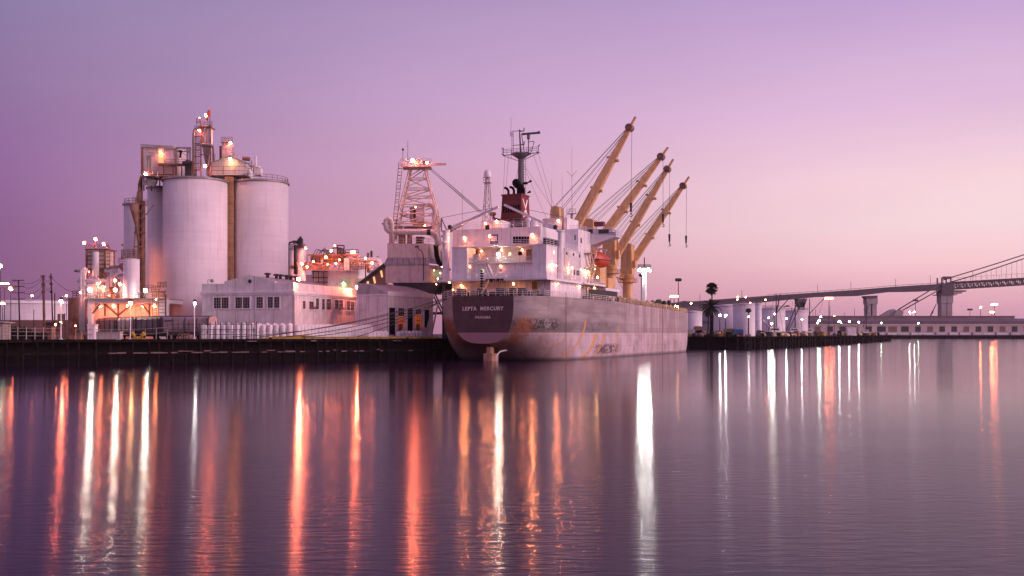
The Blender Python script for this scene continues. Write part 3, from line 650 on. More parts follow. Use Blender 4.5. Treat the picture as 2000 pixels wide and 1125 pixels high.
MB().lathe((rc.x, ru, rc.z), [(.7, -.05), (.82, .1), (.85, .7), (.78, 1.1), (.55, 1.5), (.25, 1.68), (.02, 1.72)], 16).build('radome', M['plain'], rto)
# whip aerials
for px, y0, y1, u in ((1077, 350, 425, 28), (1098, 345, 430, 30), (1117, 288, 425, 31), (903, 370, 452, 9.6)):
    a, q = sp(px, y0, u=u), sp(px, y1, u=u); m_ = MB().tube(q, a, .06, .03, 5)
    if px == 1117:
        z = sp(px, 345, u=u).z; m_.tube((a.x, u, z), (a.x - 1.2, u, z + 1.4), .04, n=4); m_.tube((a.x, u, z), (a.x + 1.2, u, z + 1.4), .04, n=4)
        b2 = sp(px, 418, u=u); m_.box(b2.x - 1.1, b2.x + 1.1, u - .5, u + .5, b2.z, b2.z + .12); m_.rail([(b2.x - 1.1, u - .5, b2.z + .1), (b2.x + 1.1, u - .5, b2.z + .1)], 1.0, .7, .05, 2); m_.tube((b2.x, u, BT), (b2.x, u, b2.z), .35, n=8)
    m_.build('aerial', M['steel'], ship)

# ---- stores cranes on the house quarters
def stores_crane(px, s_, tip):
    u = 7.5 if s_ < 0 else 12; b0 = sp(px, 452, u=u); m_ = MB(); m_.tube((b0.x, u, S1), (b0.x, u, b0.z), .75 if s_ < 0 else .6, n=12)
    m_.lathe((b0.x, u, b0.z - .1), [(.9, 0), (.9, .3), (.1, .35)], 12)
    br = MB(); top = Vector((b0.x + (-1.1 if s_ < 0 else .6), u, b0.z + 3.0)); br.beam((top.x, u, b0.z), top, .22, .25); br.beam((b0.x + .3, u, b0.z), top, .2, .2)
    o = m_.build('stores_crane', M['plain'], ship); br.build('bracket', M['steel'], o)
    tp = sp(*tip, u=u - 1); bm = MB(); bm.beam((b0.x + .5 * -s_, u, b0.z + .3), tp, .42, .5); bm.build('boom', M['plain'], o)
    cb = MB(); cb.tube(top, tp, .04, n=4); cb.tube((b0.x + 1.5 * -s_, u, b0.z + 1.2), tp.lerp(b0, .2), .035, n=4); cb.ball((b0.x + 1.1 * -s_, u - .3, b0.z + .9), .5, 8, 5); cb.build('cable', M['dark'], o)
stores_crane(871, -1, (974, 404)); stores_crane(1095, 1, (985, 400))
sc = MB(); c = sp(893, 478, u=7); sc.lathe((c.x - 3, 7, L3), [(.45, 0), (.45, 1.0), (.8, 1.1), (.8, 1.6), (.1, 1.8)], 12); sc.build('vent_cowl', M['plain'], ship)

# ---- cargo deck cranes
def deck_crane(u, cpx, ctop, cbot, hw_, htop, pivot, tip, hook_top, hook, wires, tipY):
    Mi = SI
    c = sp(cpx, 500, u=u); zt_ = sp(cpx, ctop, u=u).z; zh = sp(cpx, htop, u=u).z; zb_ = 12
    m_ = MB(); m_.tube((c.x, u, zb_), (c.x, u, zt_), 1.5, n=20); m_.lathe((c.x, u, zt_ - 1.0), [(1.5, 0), (1.9, .2), (1.9, 1.2), (2.0, 1.3), (2.0, 1.6)], 20)
    m_.lathe((c.x, u, zt_ - 1.8), [(2.9, 0), (2.9, .15)], 20)
    o = m_.build('deck_crane', M['buff'], ship)
    q = MB(); w_ = hw_
    pr = [(c.x - w_, u - 1.6, zt_ + .6), (c.x + w_, u - 1.6, zt_ + .6), (c.x + w_ * .9, u - 1.6, zh - .5), (c.x + w_ * .5, u - 1.6, zh), (c.x - w_ * .6, u - 1.6, zh), (c.x - w_ * .9, u - 1.6, zh - 1.0)]
    q.prism(pr, (0, 3.2, 0)); q.box(c.x + w_, c.x + w_ + .9, u - 1.2, u + 1, zt_ + 2.6, zt_ + 4.6); q.build('crane_house', M['buff'], o)
    rg = MB(); rg.rail([(c.x + 2.9 * math.cos(k * math.pi / 6), u + 2.9 * math.sin(k * math.pi / 6), zt_ - 1.7) for k in range(13)], 1.1, 3, .05); rg.build('railing', M['buff'], o)
    pv = sp(*pivot, u=u - 1.0); tw = SI @ P(*tip, tipY)
    bm = MB(); d = tw - pv; hd = pv + d * .91
    side = d.cross(Vector((0, 1, 0))).normalized()
    # tapering box jib: deep at the foot, slim head, thin nose
    secs = [(0, .5), (.12, 1.08), (.5, .98), (.9, .6), (.905, .32), (1.0, .25)]
    prev = None
    for f, w2 in secs:
        p = pv + d * f; th = .75 if f < .9 else .3
        cur = [bm.v(p + side * w2 * a1 + Vector((0, 1, 0)) * th * a2) for a1, a2 in ((-1, -1), (1, -1), (1, 1), (-1, 1))]
        if prev: [bm.f([prev[k], prev[(k+1) % 4], cur[(k+1) % 4], cur[k]]) for k in range(4)]
        else: bm.f(cur[::-1])
        prev = cur
    bm.f(prev)
    for f in (.42, .66): p = pv + d * f + side * -1.35; bm.box(p.x - .35, p.x + .35, p.y - .5, p.y + .5, p.z - .3, p.z + .3); p = pv + d * f + side * 1.3; bm.box(p.x - .3, p.x + .3, p.y - .4, p.y + .4, p.z - .2, p.z + .2)
    bo = bm.build('boom', M['buff'], o)
    hm = MB(); hm.tube(hd - Vector((0, 1.0, 0)), hd + Vector((0, 1.0, 0)), .95, n=12); hm.build('sheave_block', M['rusty'], o)
    wr = MB(); hu = u - .3
    for dx, dz, f in wires:
        wr.tube((c.x + dx, hu, zh + dz), pv + d * f + side * .6, .045, n=4)
    wr.build('cable', M['dark'], o)
    ht = SI @ P(*hook_top, tipY); hb = SI @ P(*hook, tipY)
    hk = MB(); hk.tube(ht, hb, .05, n=4); wz = (ht - hb).length
    hk.tube(hb + Vector((0, 0, 3.0)), hb + Vector((0, 0, .8)), .35, .25, 8); hk.pipe([hb + Vector((.0, 0, .9)), hb + Vector((.0, 0, .3)), hb + Vector((.35, 0, .0)), hb + Vector((.15, 0, -.45)), hb + Vector((-.25, 0, -.3))], .12, 6)
    hk.build('hook', M['dark'], o)
wz4 = [(-1.2, -.2, .90), (-1.0, -.4, .89), (-.3, -1.0, .86), (.1, -1.2, .84), (.9, -1.6, .80), (1.3, -1.9, .78)]
deck_crane(45, 1088, 468, 560, 1.3, 404, (1108, 474), (1241.5, 228), (1234, 252), (1232.5, 420), [(-.8, -.1, .90), (-.6, -.2, .89), (.5, -1.2, .86), (.9, -1.5, .84), (2.2, -2.6, .80), (4.4, -3.8, .78)], 255)
deck_crane(66, 1150, 520, 560, 1.9, 428, (1150, 498), (1305, 287.5), (1295, 308), (1295, 440), wz4, 274)
deck_crane(86.5, 1192, 522, 560, 1.95, 462, (1186, 528), (1315, 311), (1308, 332), (1307.5, 478), wz4, 292)
deck_crane(101.5, 1226, 540, 600, 1.75, 476, (1212, 546), (1346, 345), (1341, 365), (1340, 480), wz4, 307)
br = MB(); a = sp(1200, 540, u=90); q = sp(1216, 542, u=99); br.beam((a.x, 88, a.z), (q.x, 100, a.z), .8, .15); br.rail([(a.x + .4, 88, a.z), (q.x + .4, 100, a.z)], 1.1, 2, .05); br.tube((q.x, 99, a.z - 3), (a.x, 92, a.z), .15, n=6); br.build('walkway', M['buff'], ship)

# ---- free fall style lifeboat on its davit (starboard), behind the bridge wing
lc = sp(1171, 508, u=37)
lb_root = thing('lifeboat', 'orange enclosed lifeboat hanging in davits under the bridge wing', 'lifeboat', SM @ (lc - Vector((0, 0, 2))))
ML = Matrix.Translation(SM @ lc) @ Matrix.Rotation(-TH + R(-12), 4, 'Z')
lb = MB(ML); prev = None; secs = []
for k in range(15):
    s_ = -1 + 2 * k / 14; hwid = 1.75 * (1 - abs(s_) ** 2.6) + .05; dep = 1.75 * (1 - abs(s_) ** 3) + .05; top_ = (1.45 + (.55 if -.75 < s_ < -.1 else .0)) * (1 - abs(s_) ** 3) + .05
    ring = [];
    for j in range(16):
        an = 2 * math.pi * j / 16; x = hwid * math.cos(an); z = (top_ if math.sin(an) > 0 else dep) * math.sin(an); x = x * (1.0 if z < 0 else .95)
        ring.append(lb.v((x, s_ * 4.2, z + .18 * s_ * s_)))
    if prev: [lb.f([prev[j], prev[(j+1) % 16], ring[(j+1) % 16], ring[j]], True) for j in range(16)]
    prev = ring
lb.build('hull', M['orange'], lb_root)
MB(ML).box(-1.82, 1.82, -3.3, 3.3, -.12, .08).build('fender_belt', M['red'], lb_root)
MB(ML).box(-.6, .6, -3.2, -1.6, 1.5, 2.25).build('cupola', M['orange'], lb_root)
dv = MB()
for y0 in (34.4, 40.6):
    dv.beam((lc.x - 3.4, y0, S1), (lc.x - 1.4, y0, lc.z + 3), .35, .6); dv.beam((lc.x - 1.4, y0, lc.z + 3), (lc.x + .6, y0, lc.z + 2.6), .3, .4); dv.tube((lc.x + .3, y0, lc.z + 2.6), (lc.x + .1, y0, lc.z + 1.3), .08, n=5)
    dv.beam((lc.x - 3.0, y0, S1 + 1), (lc.x + .4, y0, S1), .25, .4)
dv.beam((lc.x - 1.8, 33.6, S1 + 1), (lc.x + .3, 33.6, lc.z + 1.2), .45, .3)
dv.build('davit', M['plain'], ship)
mk = MB(); mk.box(8.5, 11.5, 41, 46, S1, S1 + 5); mk.box(5, 12, 46, 50, S1 - 1, S1 + 2); mk.box(-8, 8.5, 38, 44, S1 - .4, BT - 4); mk.build('crane_foundation', M['buff'], ship)

# ---- main deck, forward: hatches, vents, stanchions, cream rails, clutter
for u0, u1 in ((53, 62), (70, 82), (90, 97.5), (105, 118)):
    z = interp(HTOP, u0); hm = MB(); hm.box(-8.5, 8.5, u0, u1, z - .1, z + 1.5); hm.build('hatch_coaming', M['cream'], ship); MB().box(-8.8, 8.8, u0 - .3, u1 + .3, z + 1.5, z + 2.1).build('hatch_cover', M['cream'], ship)
vt0 = None; rnd = random.Random(5)
for k in range(54):
    u = 52.5 + k * 1.28 + rnd.uniform(-.3, .3); v = rnd.choice((11.0, 11.8, 12.4)) - max(0, u - 112) * .15; z = interp(HTOP, u)
    hh = rnd.uniform(1.0, 2.0) if u < 85 else rnd.uniform(.7, 1.5); rr_ = rnd.uniform(.25, .5)
    m_ = MB().lathe((v, u, z), [(rr_ * .6, 0), (rr_ * .6, hh * .6), (rr_, hh * .65), (rr_, hh * .9), (rr_ * .4, hh)], 9) if rnd.random() < .55 else MB().box(v - rr_, v + rr_, u - rr_, u + rr_, z, z + hh)
    m_.build('deck_vent', M['cream'] if rnd.random() < .8 else M['rusty'], ship)
br = MB(); pts = [(interp(HB, u) * .985, u, interp(HTOP, u)) for u in range(50, 129, 6)]
br.rail(pts, 1.15, 1.2, .07, 3); br.build('railing', M['cream'], ship)
bwk = MB()
for a, q in zip((112, 116, 120, 124), (116, 120, 124, 129)):
    bwk.prism([(interp(HB, a) * .97, a, interp(HTOP, a)), (interp(HB, q) * .97, q, interp(HTOP, q)), (interp(HB, q) * .97, q, interp(HTOP, q) + 1.4), (interp(HB, a) * .97, a, interp(HTOP, a) + 1.2)], (-.15, 0, 0))
bwk.build('bulwark', M['cream'], ship)
MB().ball((10.5, 62, 13.6), 1.3, 10, 6, .9).build('tarpaulin', mat('dark_green_canvas', (.05, .07, .045), .9), ship)
gl = MB()
for k in range(14): gl.ball((8.8 + rnd.uniform(-1, 2), 97 + k * 1.3, 14.6 + rnd.uniform(-.3, .5)), rnd.uniform(.4, .8), 6, 4)
gl.build('tarpaulin', mat('green_canvas', (.05, .07, .045), .9), ship)
# recess under the boat deck, starboard: dark fence panel, pillars, gear
fp = MB(); fp.box(12.9, 13.0, 29, 50, DK + 1.25, DK + 2.3); fp.build('canvas_screen', M['dark'], ship)
pi = MB()
for u in (27.5, 31, 36, 41, 46, 50): pi.box(12.8, 13.0, u - .1, u + .1, DK, S1 - .5)
pi.build('pillar', M['rusty'], ship)
for k in range(9):
    u = 29 + k * 2.3; MB().box(11.3, 12.3, u, u + rnd.uniform(.6, 1.3), DK, DK + rnd.uniform(.7, 1.5)).build('deck_locker', rnd.choice([M['dark'], M['rusty'], M['cream'], M['steel']]), ship)
# poop deck winches and bitts
for k in range(15):
    x = -10 + k * 1.45; u = 1.6 + max(0, abs(x) - 6.5) * .9 + rnd.uniform(0, 1.2); hh = rnd.uniform(.8, 1.6)
    m_ = MB()
    if k % 3 == 0: m_.tube((x - .6, u, DK + .9), (x + .6, u, DK + .9), .7, n=10); m_.box(x - .8, x - .6, u - .7, u + .7, DK, DK + 1.6); m_.box(x + .6, x + .8, u - .7, u + .7, DK, DK + 1.4)
    elif k % 3 == 1: m_.tube((x - .35, u, DK), (x - .35, u, DK + .9), .22, n=8); m_.tube((x + .35, u, DK), (x + .35, u, DK + .9), .22, n=8)
    else: m_.box(x - .6, x + .6, u - .5, u + .5, DK, DK + hh)
    m_.build('mooring_winch' if k % 3 == 0 else 'bollard' if k % 3 == 1 else 'deck_locker', rnd.choice([M['dark'], M['black'], M['rusty'], M['dark']]), ship)
sg = sp(1051.5, 572, u=2.2); sgo = MB().box(10.6, 11.9, 4.6, 4.66, DK + .3, DK + 1.6).build('warning_sign', M['plain'], ship)
for k in range(3): MB().box(10.75, 11.75, 4.57, 4.59, DK + .5 + k * .38, DK + .62 + k * .38).build('red_bar', M['red'], sgo)
# hanging side ladders / draft scales on the hull
for px in (1108, 1292.5):
    p = sp(px, 640, v=13.5); x = interp(HB, p.y) + .12; m_ = MB(); zt_ = interp(HTOP, p.y) + 1
    bot = 0.2; 
    lw = .55
    m_.ladder((x, p.y, bot + .3), (x, p.y, zt_), lw, (0, 1, 0), .9, .032); m_.build('pilot_ladder', M['rusty'], ship)
# flag staff with gantry stripes at stern
fs = MB(); a = sp(941, 585, u=1); q = sp(941, 541, u=1)
for k in range(7): fs.box(q.x - .28, q.x + .28, .8, 1.3, q.z - 2 + k * .52, q.z - 1.75 + k * .52)
fs.tube((q.x, 1.05, DK), (q.x, 1.05, q.z + 1.5), .1, n=6); fs.build('ensign_staff', M['black'], ship)
MB().beam((q.x, .9, DK + .5), (q.x + 1.6, .9, DK + 3.2), .3, .3).build('stern_roller', M['cream'], ship)

# ---- ship lamps
for px, py, k, r_, u, v in ((907.5, 464.5, 'S', .26, 9.1, None), (957, 461, 's', .26, 9.1, None), (1040, 459, 'S', .30, 9.1, None), (948, 436, 's', .24, 10.7, None), (970, 432, 's', .3, 10.7, None),
                            (940.5, 490, 's', .18, 9.1, None), (980, 488, 's', .18, 9.1, None), (1020, 488, 's', .18, 9.1, None), (974.5, 496.5, 'W', .36, 6.0, None), (917.5, 521, 's', .22, 6.7, None), (978, 519.5, 's', .18, 6.7, None),
                            (1091, 431, 's', .3, 24.9, None), (1091, 457, 's', .26, 24.0, None), (1086, 519, 's', .2, None, 12.5), (1117.5, 523, 's', .2, None, 12.5), (1090, 554, 's', .2, None, 12.2),
                            (878, 551, 's', .2, 4.5, None), (885, 566, 's', .18, 7, None), (901, 557, 's', .25, 7.5, None), (1003, 554, 's', .28, 6.0, None), (944, 565, 's', .25, 5.5, None), (1133, 559, 's', .22, None, 12.0), (1161, 562, 's', .22, None, 10.5), (1178, 563, 'y', .22, None, 10.5),
                            (1149, 530, 'y', .22, None, 12.5), (1161, 525, 'y', .25, None, 12.0), (1167, 541, 'y', .25, None, 12.5), (1135, 527, 's', .15, None, 13.7), (1319, 598, 'y', .32, None, 11.2), (1324, 599, 'y', .28, None, 11.2), (1100, 431, 'y', .2, 30, None)):
    bulb(sp(px, py, u=u, v=v), 'q' if k == 's' and py > 545 else k, r_ * (.8 if k != 'W' else 1), ship)
sb = MB(); c = sp(974.5, 496.5, u=6.4); sb.tube((c.x, 6.3, L2), (c.x, 6.3, c.z), .06, n=5); sb.build('lamp_post', M['plain'], ship)

# ---- mooring ropes and gangway
stern_pts = [((-9.2, 2.0, 13.2), (508, 657), .9), ((-9.4, 2.2, 13.0), (455, 662), 1.5), ((-8.6, 1.4, 12.9), (560, 658), 1.2), ((-7.6, .6, 13.3), (590, 658), 1.8), ((-9.8, 3, 13.0), (700, 659), .6)]
for k, (sp_, (px, py), sag) in enumerate(stern_pts):
    a = SM @ Vector(sp_); q = edge(px, .6) + Vector((0, 0, .5))
    MB().pipe(MB().arc(a, q, sag, 14), .075, 5).solo('mooring_rope', M['rope'], ['dark mooring rope from the stern, the one reaching the orange tarpaulin', 'longest mooring rope from the stern, ending farthest left by the fence', 'dark mooring rope ending just right of the orange tarpaulin tip', 'lowest sagging mooring rope passing in front of the stacked bags', 'short steep mooring rope ending nearest the ship'][k], 'rope', 'mooring ropes from the stern')
gw = MB(); a = P(851, 592, 226); q = P(838, 655, 219)
for s_ in (-.6, .6): gw.beam(a + Vector((s_, 0, 0)), q + Vector((s_, 0, 0)), .12, .3)
for k in range(24): c = a.lerp(q, k / 24); gw.boxc(c, 1.2, .15, .08)
gw.rail([a + Vector((.6, 0, 0)), q + Vector((.6, 0, 0))], 1.0, 1.5, .04, 2); gw.rail([a - Vector((.6, 0, 0)), q - Vector((.6, 0, 0))], 1.0, 1.5, .04, 2)
gw.solo('gangway', M['steel'], 'steep metal gangway between wharf and port quarter of the ship', 'gangway')

# ================================================================ SILOS
def silo(px0, px1, top, Y, label, mt='concrete', base=GZ, group=None, railing=True, cat='silo', name='concrete_silo', rim=.35):
    cx = PX((px0 + px1) / 2, Y); r = (px1 - px0) / 2 / FP * Y; z = PZ(top, Y - r)
    root = thing(name, label, cat, (cx, Y, base), group)
    MB().lathe((cx, Y, base), [(r, 0), (r, z - base)], 64 if r > 3 else 24).build('wall', M[mt], root)
    MB().lathe((cx, Y, z), [(r + rim, -.25), (r + rim, .15), (.01, .4)], 64 if r > 3 else 24).build('roof', M['steel'], root)
    if railing:
        n_ = 28 if r > 4 else 10
        MB().rail([(cx + (r - .1) * math.cos(2*math.pi*k/n_), Y + (r - .1) * math.sin(2*math.pi*k/n_), z + .1) for k in range(n_ + 1)], 1.2, 2.2, .05, 2).build('railing', M['rusty'], root)
    return root, cx, r, z
s1, c1x, r1, z1 = silo(321, 442, 345, 240, 'large pale concrete silo at the front left of the pair', railing=False)
s2, c2x, r2, z2 = silo(455, 562, 350, 249, 'large pale concrete silo at the right, roof railing against the sky')
s3, c3x, r3, z3 = silo(289, 338, 364, 246, 'narrow tall silo half hidden behind the left big silo', railing=False)
s4, c4x, r4, z4 = silo(243, 288, 397, 262, 'grey lower silo at the far left of the silo group', 'tank')
# stair shaft between the two big silos
Ysh = 244; sh = thing('access_shaft', 'tan ladder shaft in the gap between the two big silos', 'shaft', (PX(449, Ysh), Ysh, GZ))
MB().box(PX(441, Ysh), PX(457, Ysh), Ysh - 1, Ysh + 2, GZ, PZ(346, Ysh)).build('shaft_wall', mat('tan_shaft', (.42, .25, .13), .8, streak=.5, seam=((2, 1.6, .15),)), sh)
m = MB(); m.ladder((PX(449, Ysh), Ysh - 1.3, GZ), (PX(449, Ysh), Ysh - 1.3, PZ(347, Ysh)), .7, (1, 0, 0), .6, .06); m.build('ladder', M['rusty'], sh)

# head house on top of the silos
Yh = 240
def hb(px0, px1, py0, py1, Y0, dep, m_=None): m_ = m_ or MB(); return m_.box(PX(px0, Y0), PX(px1, Y0), Y0, Y0 + dep, PZ(py1, Y0), PZ(py0, Y0))
hh = thing('head_house', 'corrugated shed with sloping dark roof and lit doorway on top of the left silo', 'shed', P(300, 345, Yh))
hb(279, 341, 284, 340, Yh, 9).build('wall', M['corr'], hh)
m = MB(); m.prism([P(274, 281, Yh - .4), P(334, 285, Yh - .4), P(341, 290, Yh - .4), P(340, 291, Yh - .4), P(275, 287, Yh - .4)], (0, 10, 0)); m.build('roof', M['roof'], hh)
hb(275, 279.5, 284, 340, Yh - .3, 6).build('corner_trim', M['rusty'], hh)
hb(309, 319, 290, 318, Yh - .06, .1).build('doorway', glow('lit_doorway', (1, .42, .16), .9), hh); bulb(P(314, 297, Yh - .5), 'o', .3, hh)
MB().box(PX(284, 238), PX(345, 238), 237, 243, PZ(346, 238), PZ(343, 238)).build('floor_slab', M['rusty'], hh)
m = MB()
for px in (281, 296, 312, 326, 338): m.beam(P(px, 345, 238), P(px, 372, 242), .3)
m.beam(P(276, 345, 238), P(276, 620, 238), .5); m.beam(P(270, 380, 238), P(270, 620, 238), .3)
for k in range(9): m.beam(P(270, 380 + k * 26, 238), P(276, 394 + k * 26, 238), .15)
m.build('support_frame', M['rusty'], hh)
m = MB(); m.box(PX(292, 238), PX(301, 238), 236, 238, PZ(345, 238), PZ(307, 238)); m.rail([P(291, 307, 236.2), P(302, 307, 236.2)], 1.1, 1, .05); m.ladder(P(288, 345, 236), P(288, 310, 236), .5, (1,0,0), .5); m.build('dust_duct', M['steel'], hh)
m = MB(); m.pipe([P(272, 420, 237), P(272, 360, 237), P(276, 346, 237), P(285, 340, 237), P(300, 341, 237)], .35); m.build('pipe', M['rusty'], hh)
m = MB(); m.box(PX(279, 236), PX(308, 236), 234.5, 237, PZ(346, 236), PZ(344, 236)); m.rail([P(279, 344, 234.6), P(308, 344, 234.6)], 1.1, 1.2, .05)
m.prism([P(279, 360, 236), P(300, 364, 236), P(306, 352, 236), P(286, 347, 236)], (0, 1, 0)); m.build('platform', M['steel'], hh)
bulb(P(285, 339, 235.2), 'O', .35, hh)
# open gantry + conveyor drive beside it
gt = thing('hoist_gantry', 'open steel gantry with hanging hoist beside the head house', 'gantry', P(357, 343, 240)); m = MB()
for px in (344, 366, 371): m.beam(P(px, 345, 240), P(px, 290, 240), .35)
m.beam(P(343, 289, 240), P(373, 289, 240), .4); m.beam(P(344, 296, 240), P(368, 296, 240), .25); m.beam(P(366, 300, 240), P(373, 290, 240), .2); m.build('frame', M['steel'], gt)
m = MB(); m.tube(P(353, 294, 240), P(353, 297, 240), .5, n=8); m.tube(P(353, 297, 240), P(352, 308, 240), .25, n=6); m.build('hoist', M['black'], gt)
m = MB(); m.beam(P(310, 322, 239), P(362, 322, 239), 1.0, .5); m.rail([P(322, 321, 238.6), P(362, 321, 238.6)], 1.2, 1.6, .05, 2)
for px in (320, 338, 355): m.beam(P(px, 322, 239), P(px, 345, 239), .25)
m.solo('conveyor_bridge', M['rusty'], 'rusty conveyor walkway running from the lit doorway to the gantry', 'conveyor')
m = hb(361, 374, 321, 345, 238, 4); m.box(PX(363, 237.5), PX(369, 237.5), 237.4, 239, PZ(321, 238), PZ(313, 238)); m.tube(P(357, 318, 237), P(376, 318, 237), .45, n=8); m.solo('drive_unit', M['dark'], 'dark conveyor drive box on the silo roof under the gantry', 'machine')
# tall filter tower
ft = thing('filter_tower', 'tall slim dust filter tower with caged top platform and orange wind sock', 'filter tower', P(400, 340, 241)); Y = 240
hb(393, 410, 245, 283, Y, 2.2).build('filter_body', M['corr'], ft)
m = MB(); 
a = [P(394, 283, Y), P(410, 283, Y)]; zt_, zb_ = PZ(283, Y), PZ(322, Y); x0, x1 = PX(394, Y), PX(410, Y); xm = (x0 + x1) / 2
tp4 = [(x0, Y), (x1, Y), (x1, Y + 2.2), (x0, Y + 2.2)]; bt4 = [(xm - .3, Y + .8), (xm + .3, Y + .8), (xm + .3, Y + 1.4), (xm - .3, Y + 1.4)]
A = [m.v((x, y, zt_)) for x, y in tp4]; B = [m.v((x, y, zb_)) for x, y in bt4]
for k in range(4): m.f([A[k], A[(k+1) % 4], B[(k+1) % 4], B[k]])
m.build('hopper', M['steel'], ft)
m = MB()
for px in (392.5, 411): m.beam(P(px, 245, Y - .1), P(px, 345, Y - .1), .28)
for px in (397, 403.5): m.beam(P(px, 250, Y - .1), P(px, 283, Y - .1), .15)
m.beam(P(391, 283, Y - .2), P(412, 283, Y - .2), .3); m.beam(P(391, 302, Y - .2), P(412, 302, Y - .2), .2)
m.build('frame', M['rusty'], ft)
m = MB(); m.box(PX(391, Y), PX(414, Y), Y - .6, Y + 3, PZ(249, Y), PZ(247.5, Y)); m.rail([P(391, 247.5, Y - .5), P(414, 247.5, Y - .5), P(414, 247.5, Y + 2.8)], 1.4, 1.1, .06, 3); m.build('platform', M['rusty'], ft)
m = MB(); m.pipe([P(379, 340, Y), P(379, 262, Y), P(381, 254, Y), P(388, 250, Y), P(392, 250, Y)], .45); m.pipe([P(379, 330, Y), P(380, 285, Y), P(386, 282, Y), P(410, 283, Y), P(417, 287, Y), P(418, 294, Y), P(418, 315, Y)], .4); m.build('duct', M['steel'], ft)
m = MB()
for k in range(7): m.rail([P(380, 254 + k * 13, Y + .4), P(390, 254 + k * 13, Y + .4)], 1.0, 1.2, .05, 2); m.beam(P(380, 254 + k * 13, Y), P(391, 254 + k * 13, Y), .9, .1)
m.ladder(P(386, 335, Y - .3), P(386, 245, Y - .3), .5, (1, 0, 0), .5, .05); m.rail([P(384, 243, Y), P(392, 243, Y)], 1.4, .7, .08, 4); m.build('stair_cage', M['rusty'], ft)
m = MB(); m.tube(P(410, 247, Y), P(410, 214.5, Y), .09, n=5); m.build('flag_pole', M['dark'], ft)
m = MB(); m.pipe([P(409.6, 216.5, Y), P(408, 220, Y), P(405.5, 226, Y), P(404.3, 235, Y)], [.45, .42, .35, .22], 8); m.build('wind_sock', M['glowred'], ft)
bulb(P(402, 225.3, Y - .4), 'O', .28, ft); bulb(P(389.5, 254.5, Y - .5), 'O', .24, ft); bulb(P(401, 324, Y - 1.5), 'O', .34, ft); bulb(P(389.8, 230, Y), 'o', .12, ft)
# second small filter
f2 = thing('filter_tower', 'short dust filter tower with yellow lit cage, behind the gable shed on the silos', 'filter tower', P(440, 310, 246)); Y = 246
hb(433, 447, 277, 318, Y, 2.2).build('filter_body', M['corr'], f2)
m = MB(); m.box(PX(432, Y), PX(449, Y), Y - .5, Y + 2.5, PZ(278.5, Y), PZ(277.5, Y)); m.rail([P(432, 277, Y - .4), P(454, 277, Y - .4)], 1.1, 1, .06, 3)
for k in range(4): m.rail([P(449, 285 + k * 11, Y), P(463, 285 + k * 11 if k > 1 else 285 + k * 11, Y)] if k > 1 else [P(449, 285 + k*11, Y), P(455, 285 + k*11, Y)], 1.1, .8, .06, 3)
m.build('platform', M['yellow'], f2); m = MB().tube(P(431, 285, Y - .3), P(431, 312, Y - .3), .3, n=8); m.build('duct', M['dark'], f2)
bulb(P(450.5, 279, Y - .5), 'O', .3, f2)
# gable shed
Y = 243; gs = thing('gable_shed', 'white gabled shed between the two big silo roofs with a lamp at its apex', 'shed', P(447, 340, Y))
m = MB(); m.prism([P(413, 342, Y), P(481, 342, Y), P(481, 318, Y), P(448, 305.5, Y), P(413, 318, Y)], (0, 7, 0)); m.build('wall', M['corr'], gs)
m = MB(); m.prism([P(412, 318.5, Y - .3), P(448, 305, Y - .3), P(482, 318.5, Y - .3), P(482, 317, Y - .3), P(448, 303.5, Y - .3), P(412, 317, Y - .3)], (0, 7.6, 0)); m.build('roof', M['roof'], gs)
hb(403, 413, 317, 342, Y - .5, 5).build('door', M['purple'], gs); bulb(P(450, 310.5, Y - 1), 'y', .32, gs)
m = MB(); m.rail([P(413, 341, 236), P(482, 341, 238)], 1.9, 2.4, .055, 2); m.solo('railing', M['rusty'], 'railing along the front of the gabled shed between the silos', 'railing')
m = MB(); m.tube(P(474, 309, 246), P(488, 311, 246), .5, n=8); m.ladder(P(485, 335, 245), P(485, 313, 245), 1.6, (1, 0, 0), .6, .09); m.beam(P(478, 318, 246), P(478, 338, 246), .2); m.beam(P(495, 322, 246), P(495, 338, 246), .2); m.beam(P(478, 326, 246), P(497, 326, 246), .25); m.solo('blower', M['rusty'], 'rusty blower frame right of the gabled shed', 'machine')
m = hb(496, 509, 328, 342, 243, 2); m.lathe(P(502, 328, 244), [(.95, 0), (.95, .3), (.3, .5)], 12); m.solo('vent_box', M['corr'], 'small vent box on the roof of the right silo', 'vent')
m = MB().tube(P(499.5, 328, 243.5), P(499.5, 305, 243.5), .28, n=8); m.solo('vent_stack', M['plain'], 'thin white vent pipe standing on the right silo roof', 'vent pipe')
# riser pipes and lifts down the left side
el = thing('bucket_elevator', 'rusty bucket elevator legs and pipes climbing the left side of the silos', 'elevator', P(273, 620, 235)); m = MB()
m.box(PX(270, 236), PX(274, 236), 235.5, 237, GZ, PZ(372, 236)); m.box(PX(277.5, 236), PX(281, 236), 235.5, 237, GZ, PZ(392, 236)); m.build('elevator_leg', M['rusty'], el)
m = MB()
for k in range(7): m.beam(P(262, 398 + k * 28, 235), P(284, 398 + k * 28, 235), .25); m.beam(P(270, 420 + k * 28, 235), P(283, 398 + k * 28, 235), .15)
m.rail([P(259, 397, 235), P(272, 397, 235)], 1.4, 1, .05, 3); m.build('brace', M['rusty'], el)
m = MB(); m.pipe([P(262, 400, 235), P(264, 418, 235), P(267, 440, 235), P(270, 470, 235)], [1.2, .8, .4, .3]); m.pipe([P(268, 375, 235), P(265, 440, 235), P(261, 500, 235)], .12, 5); m.pipe([P(285, 420, 235), P(300, 400, 236)], .12, 5); m.build('chute', M['rusty'], el)

for py in (570, 535, 490): bulb(P(279.3, py, 238.6), 'h', .16, el)  # added lamps, hidden behind the leg, throw orange glow on the silos
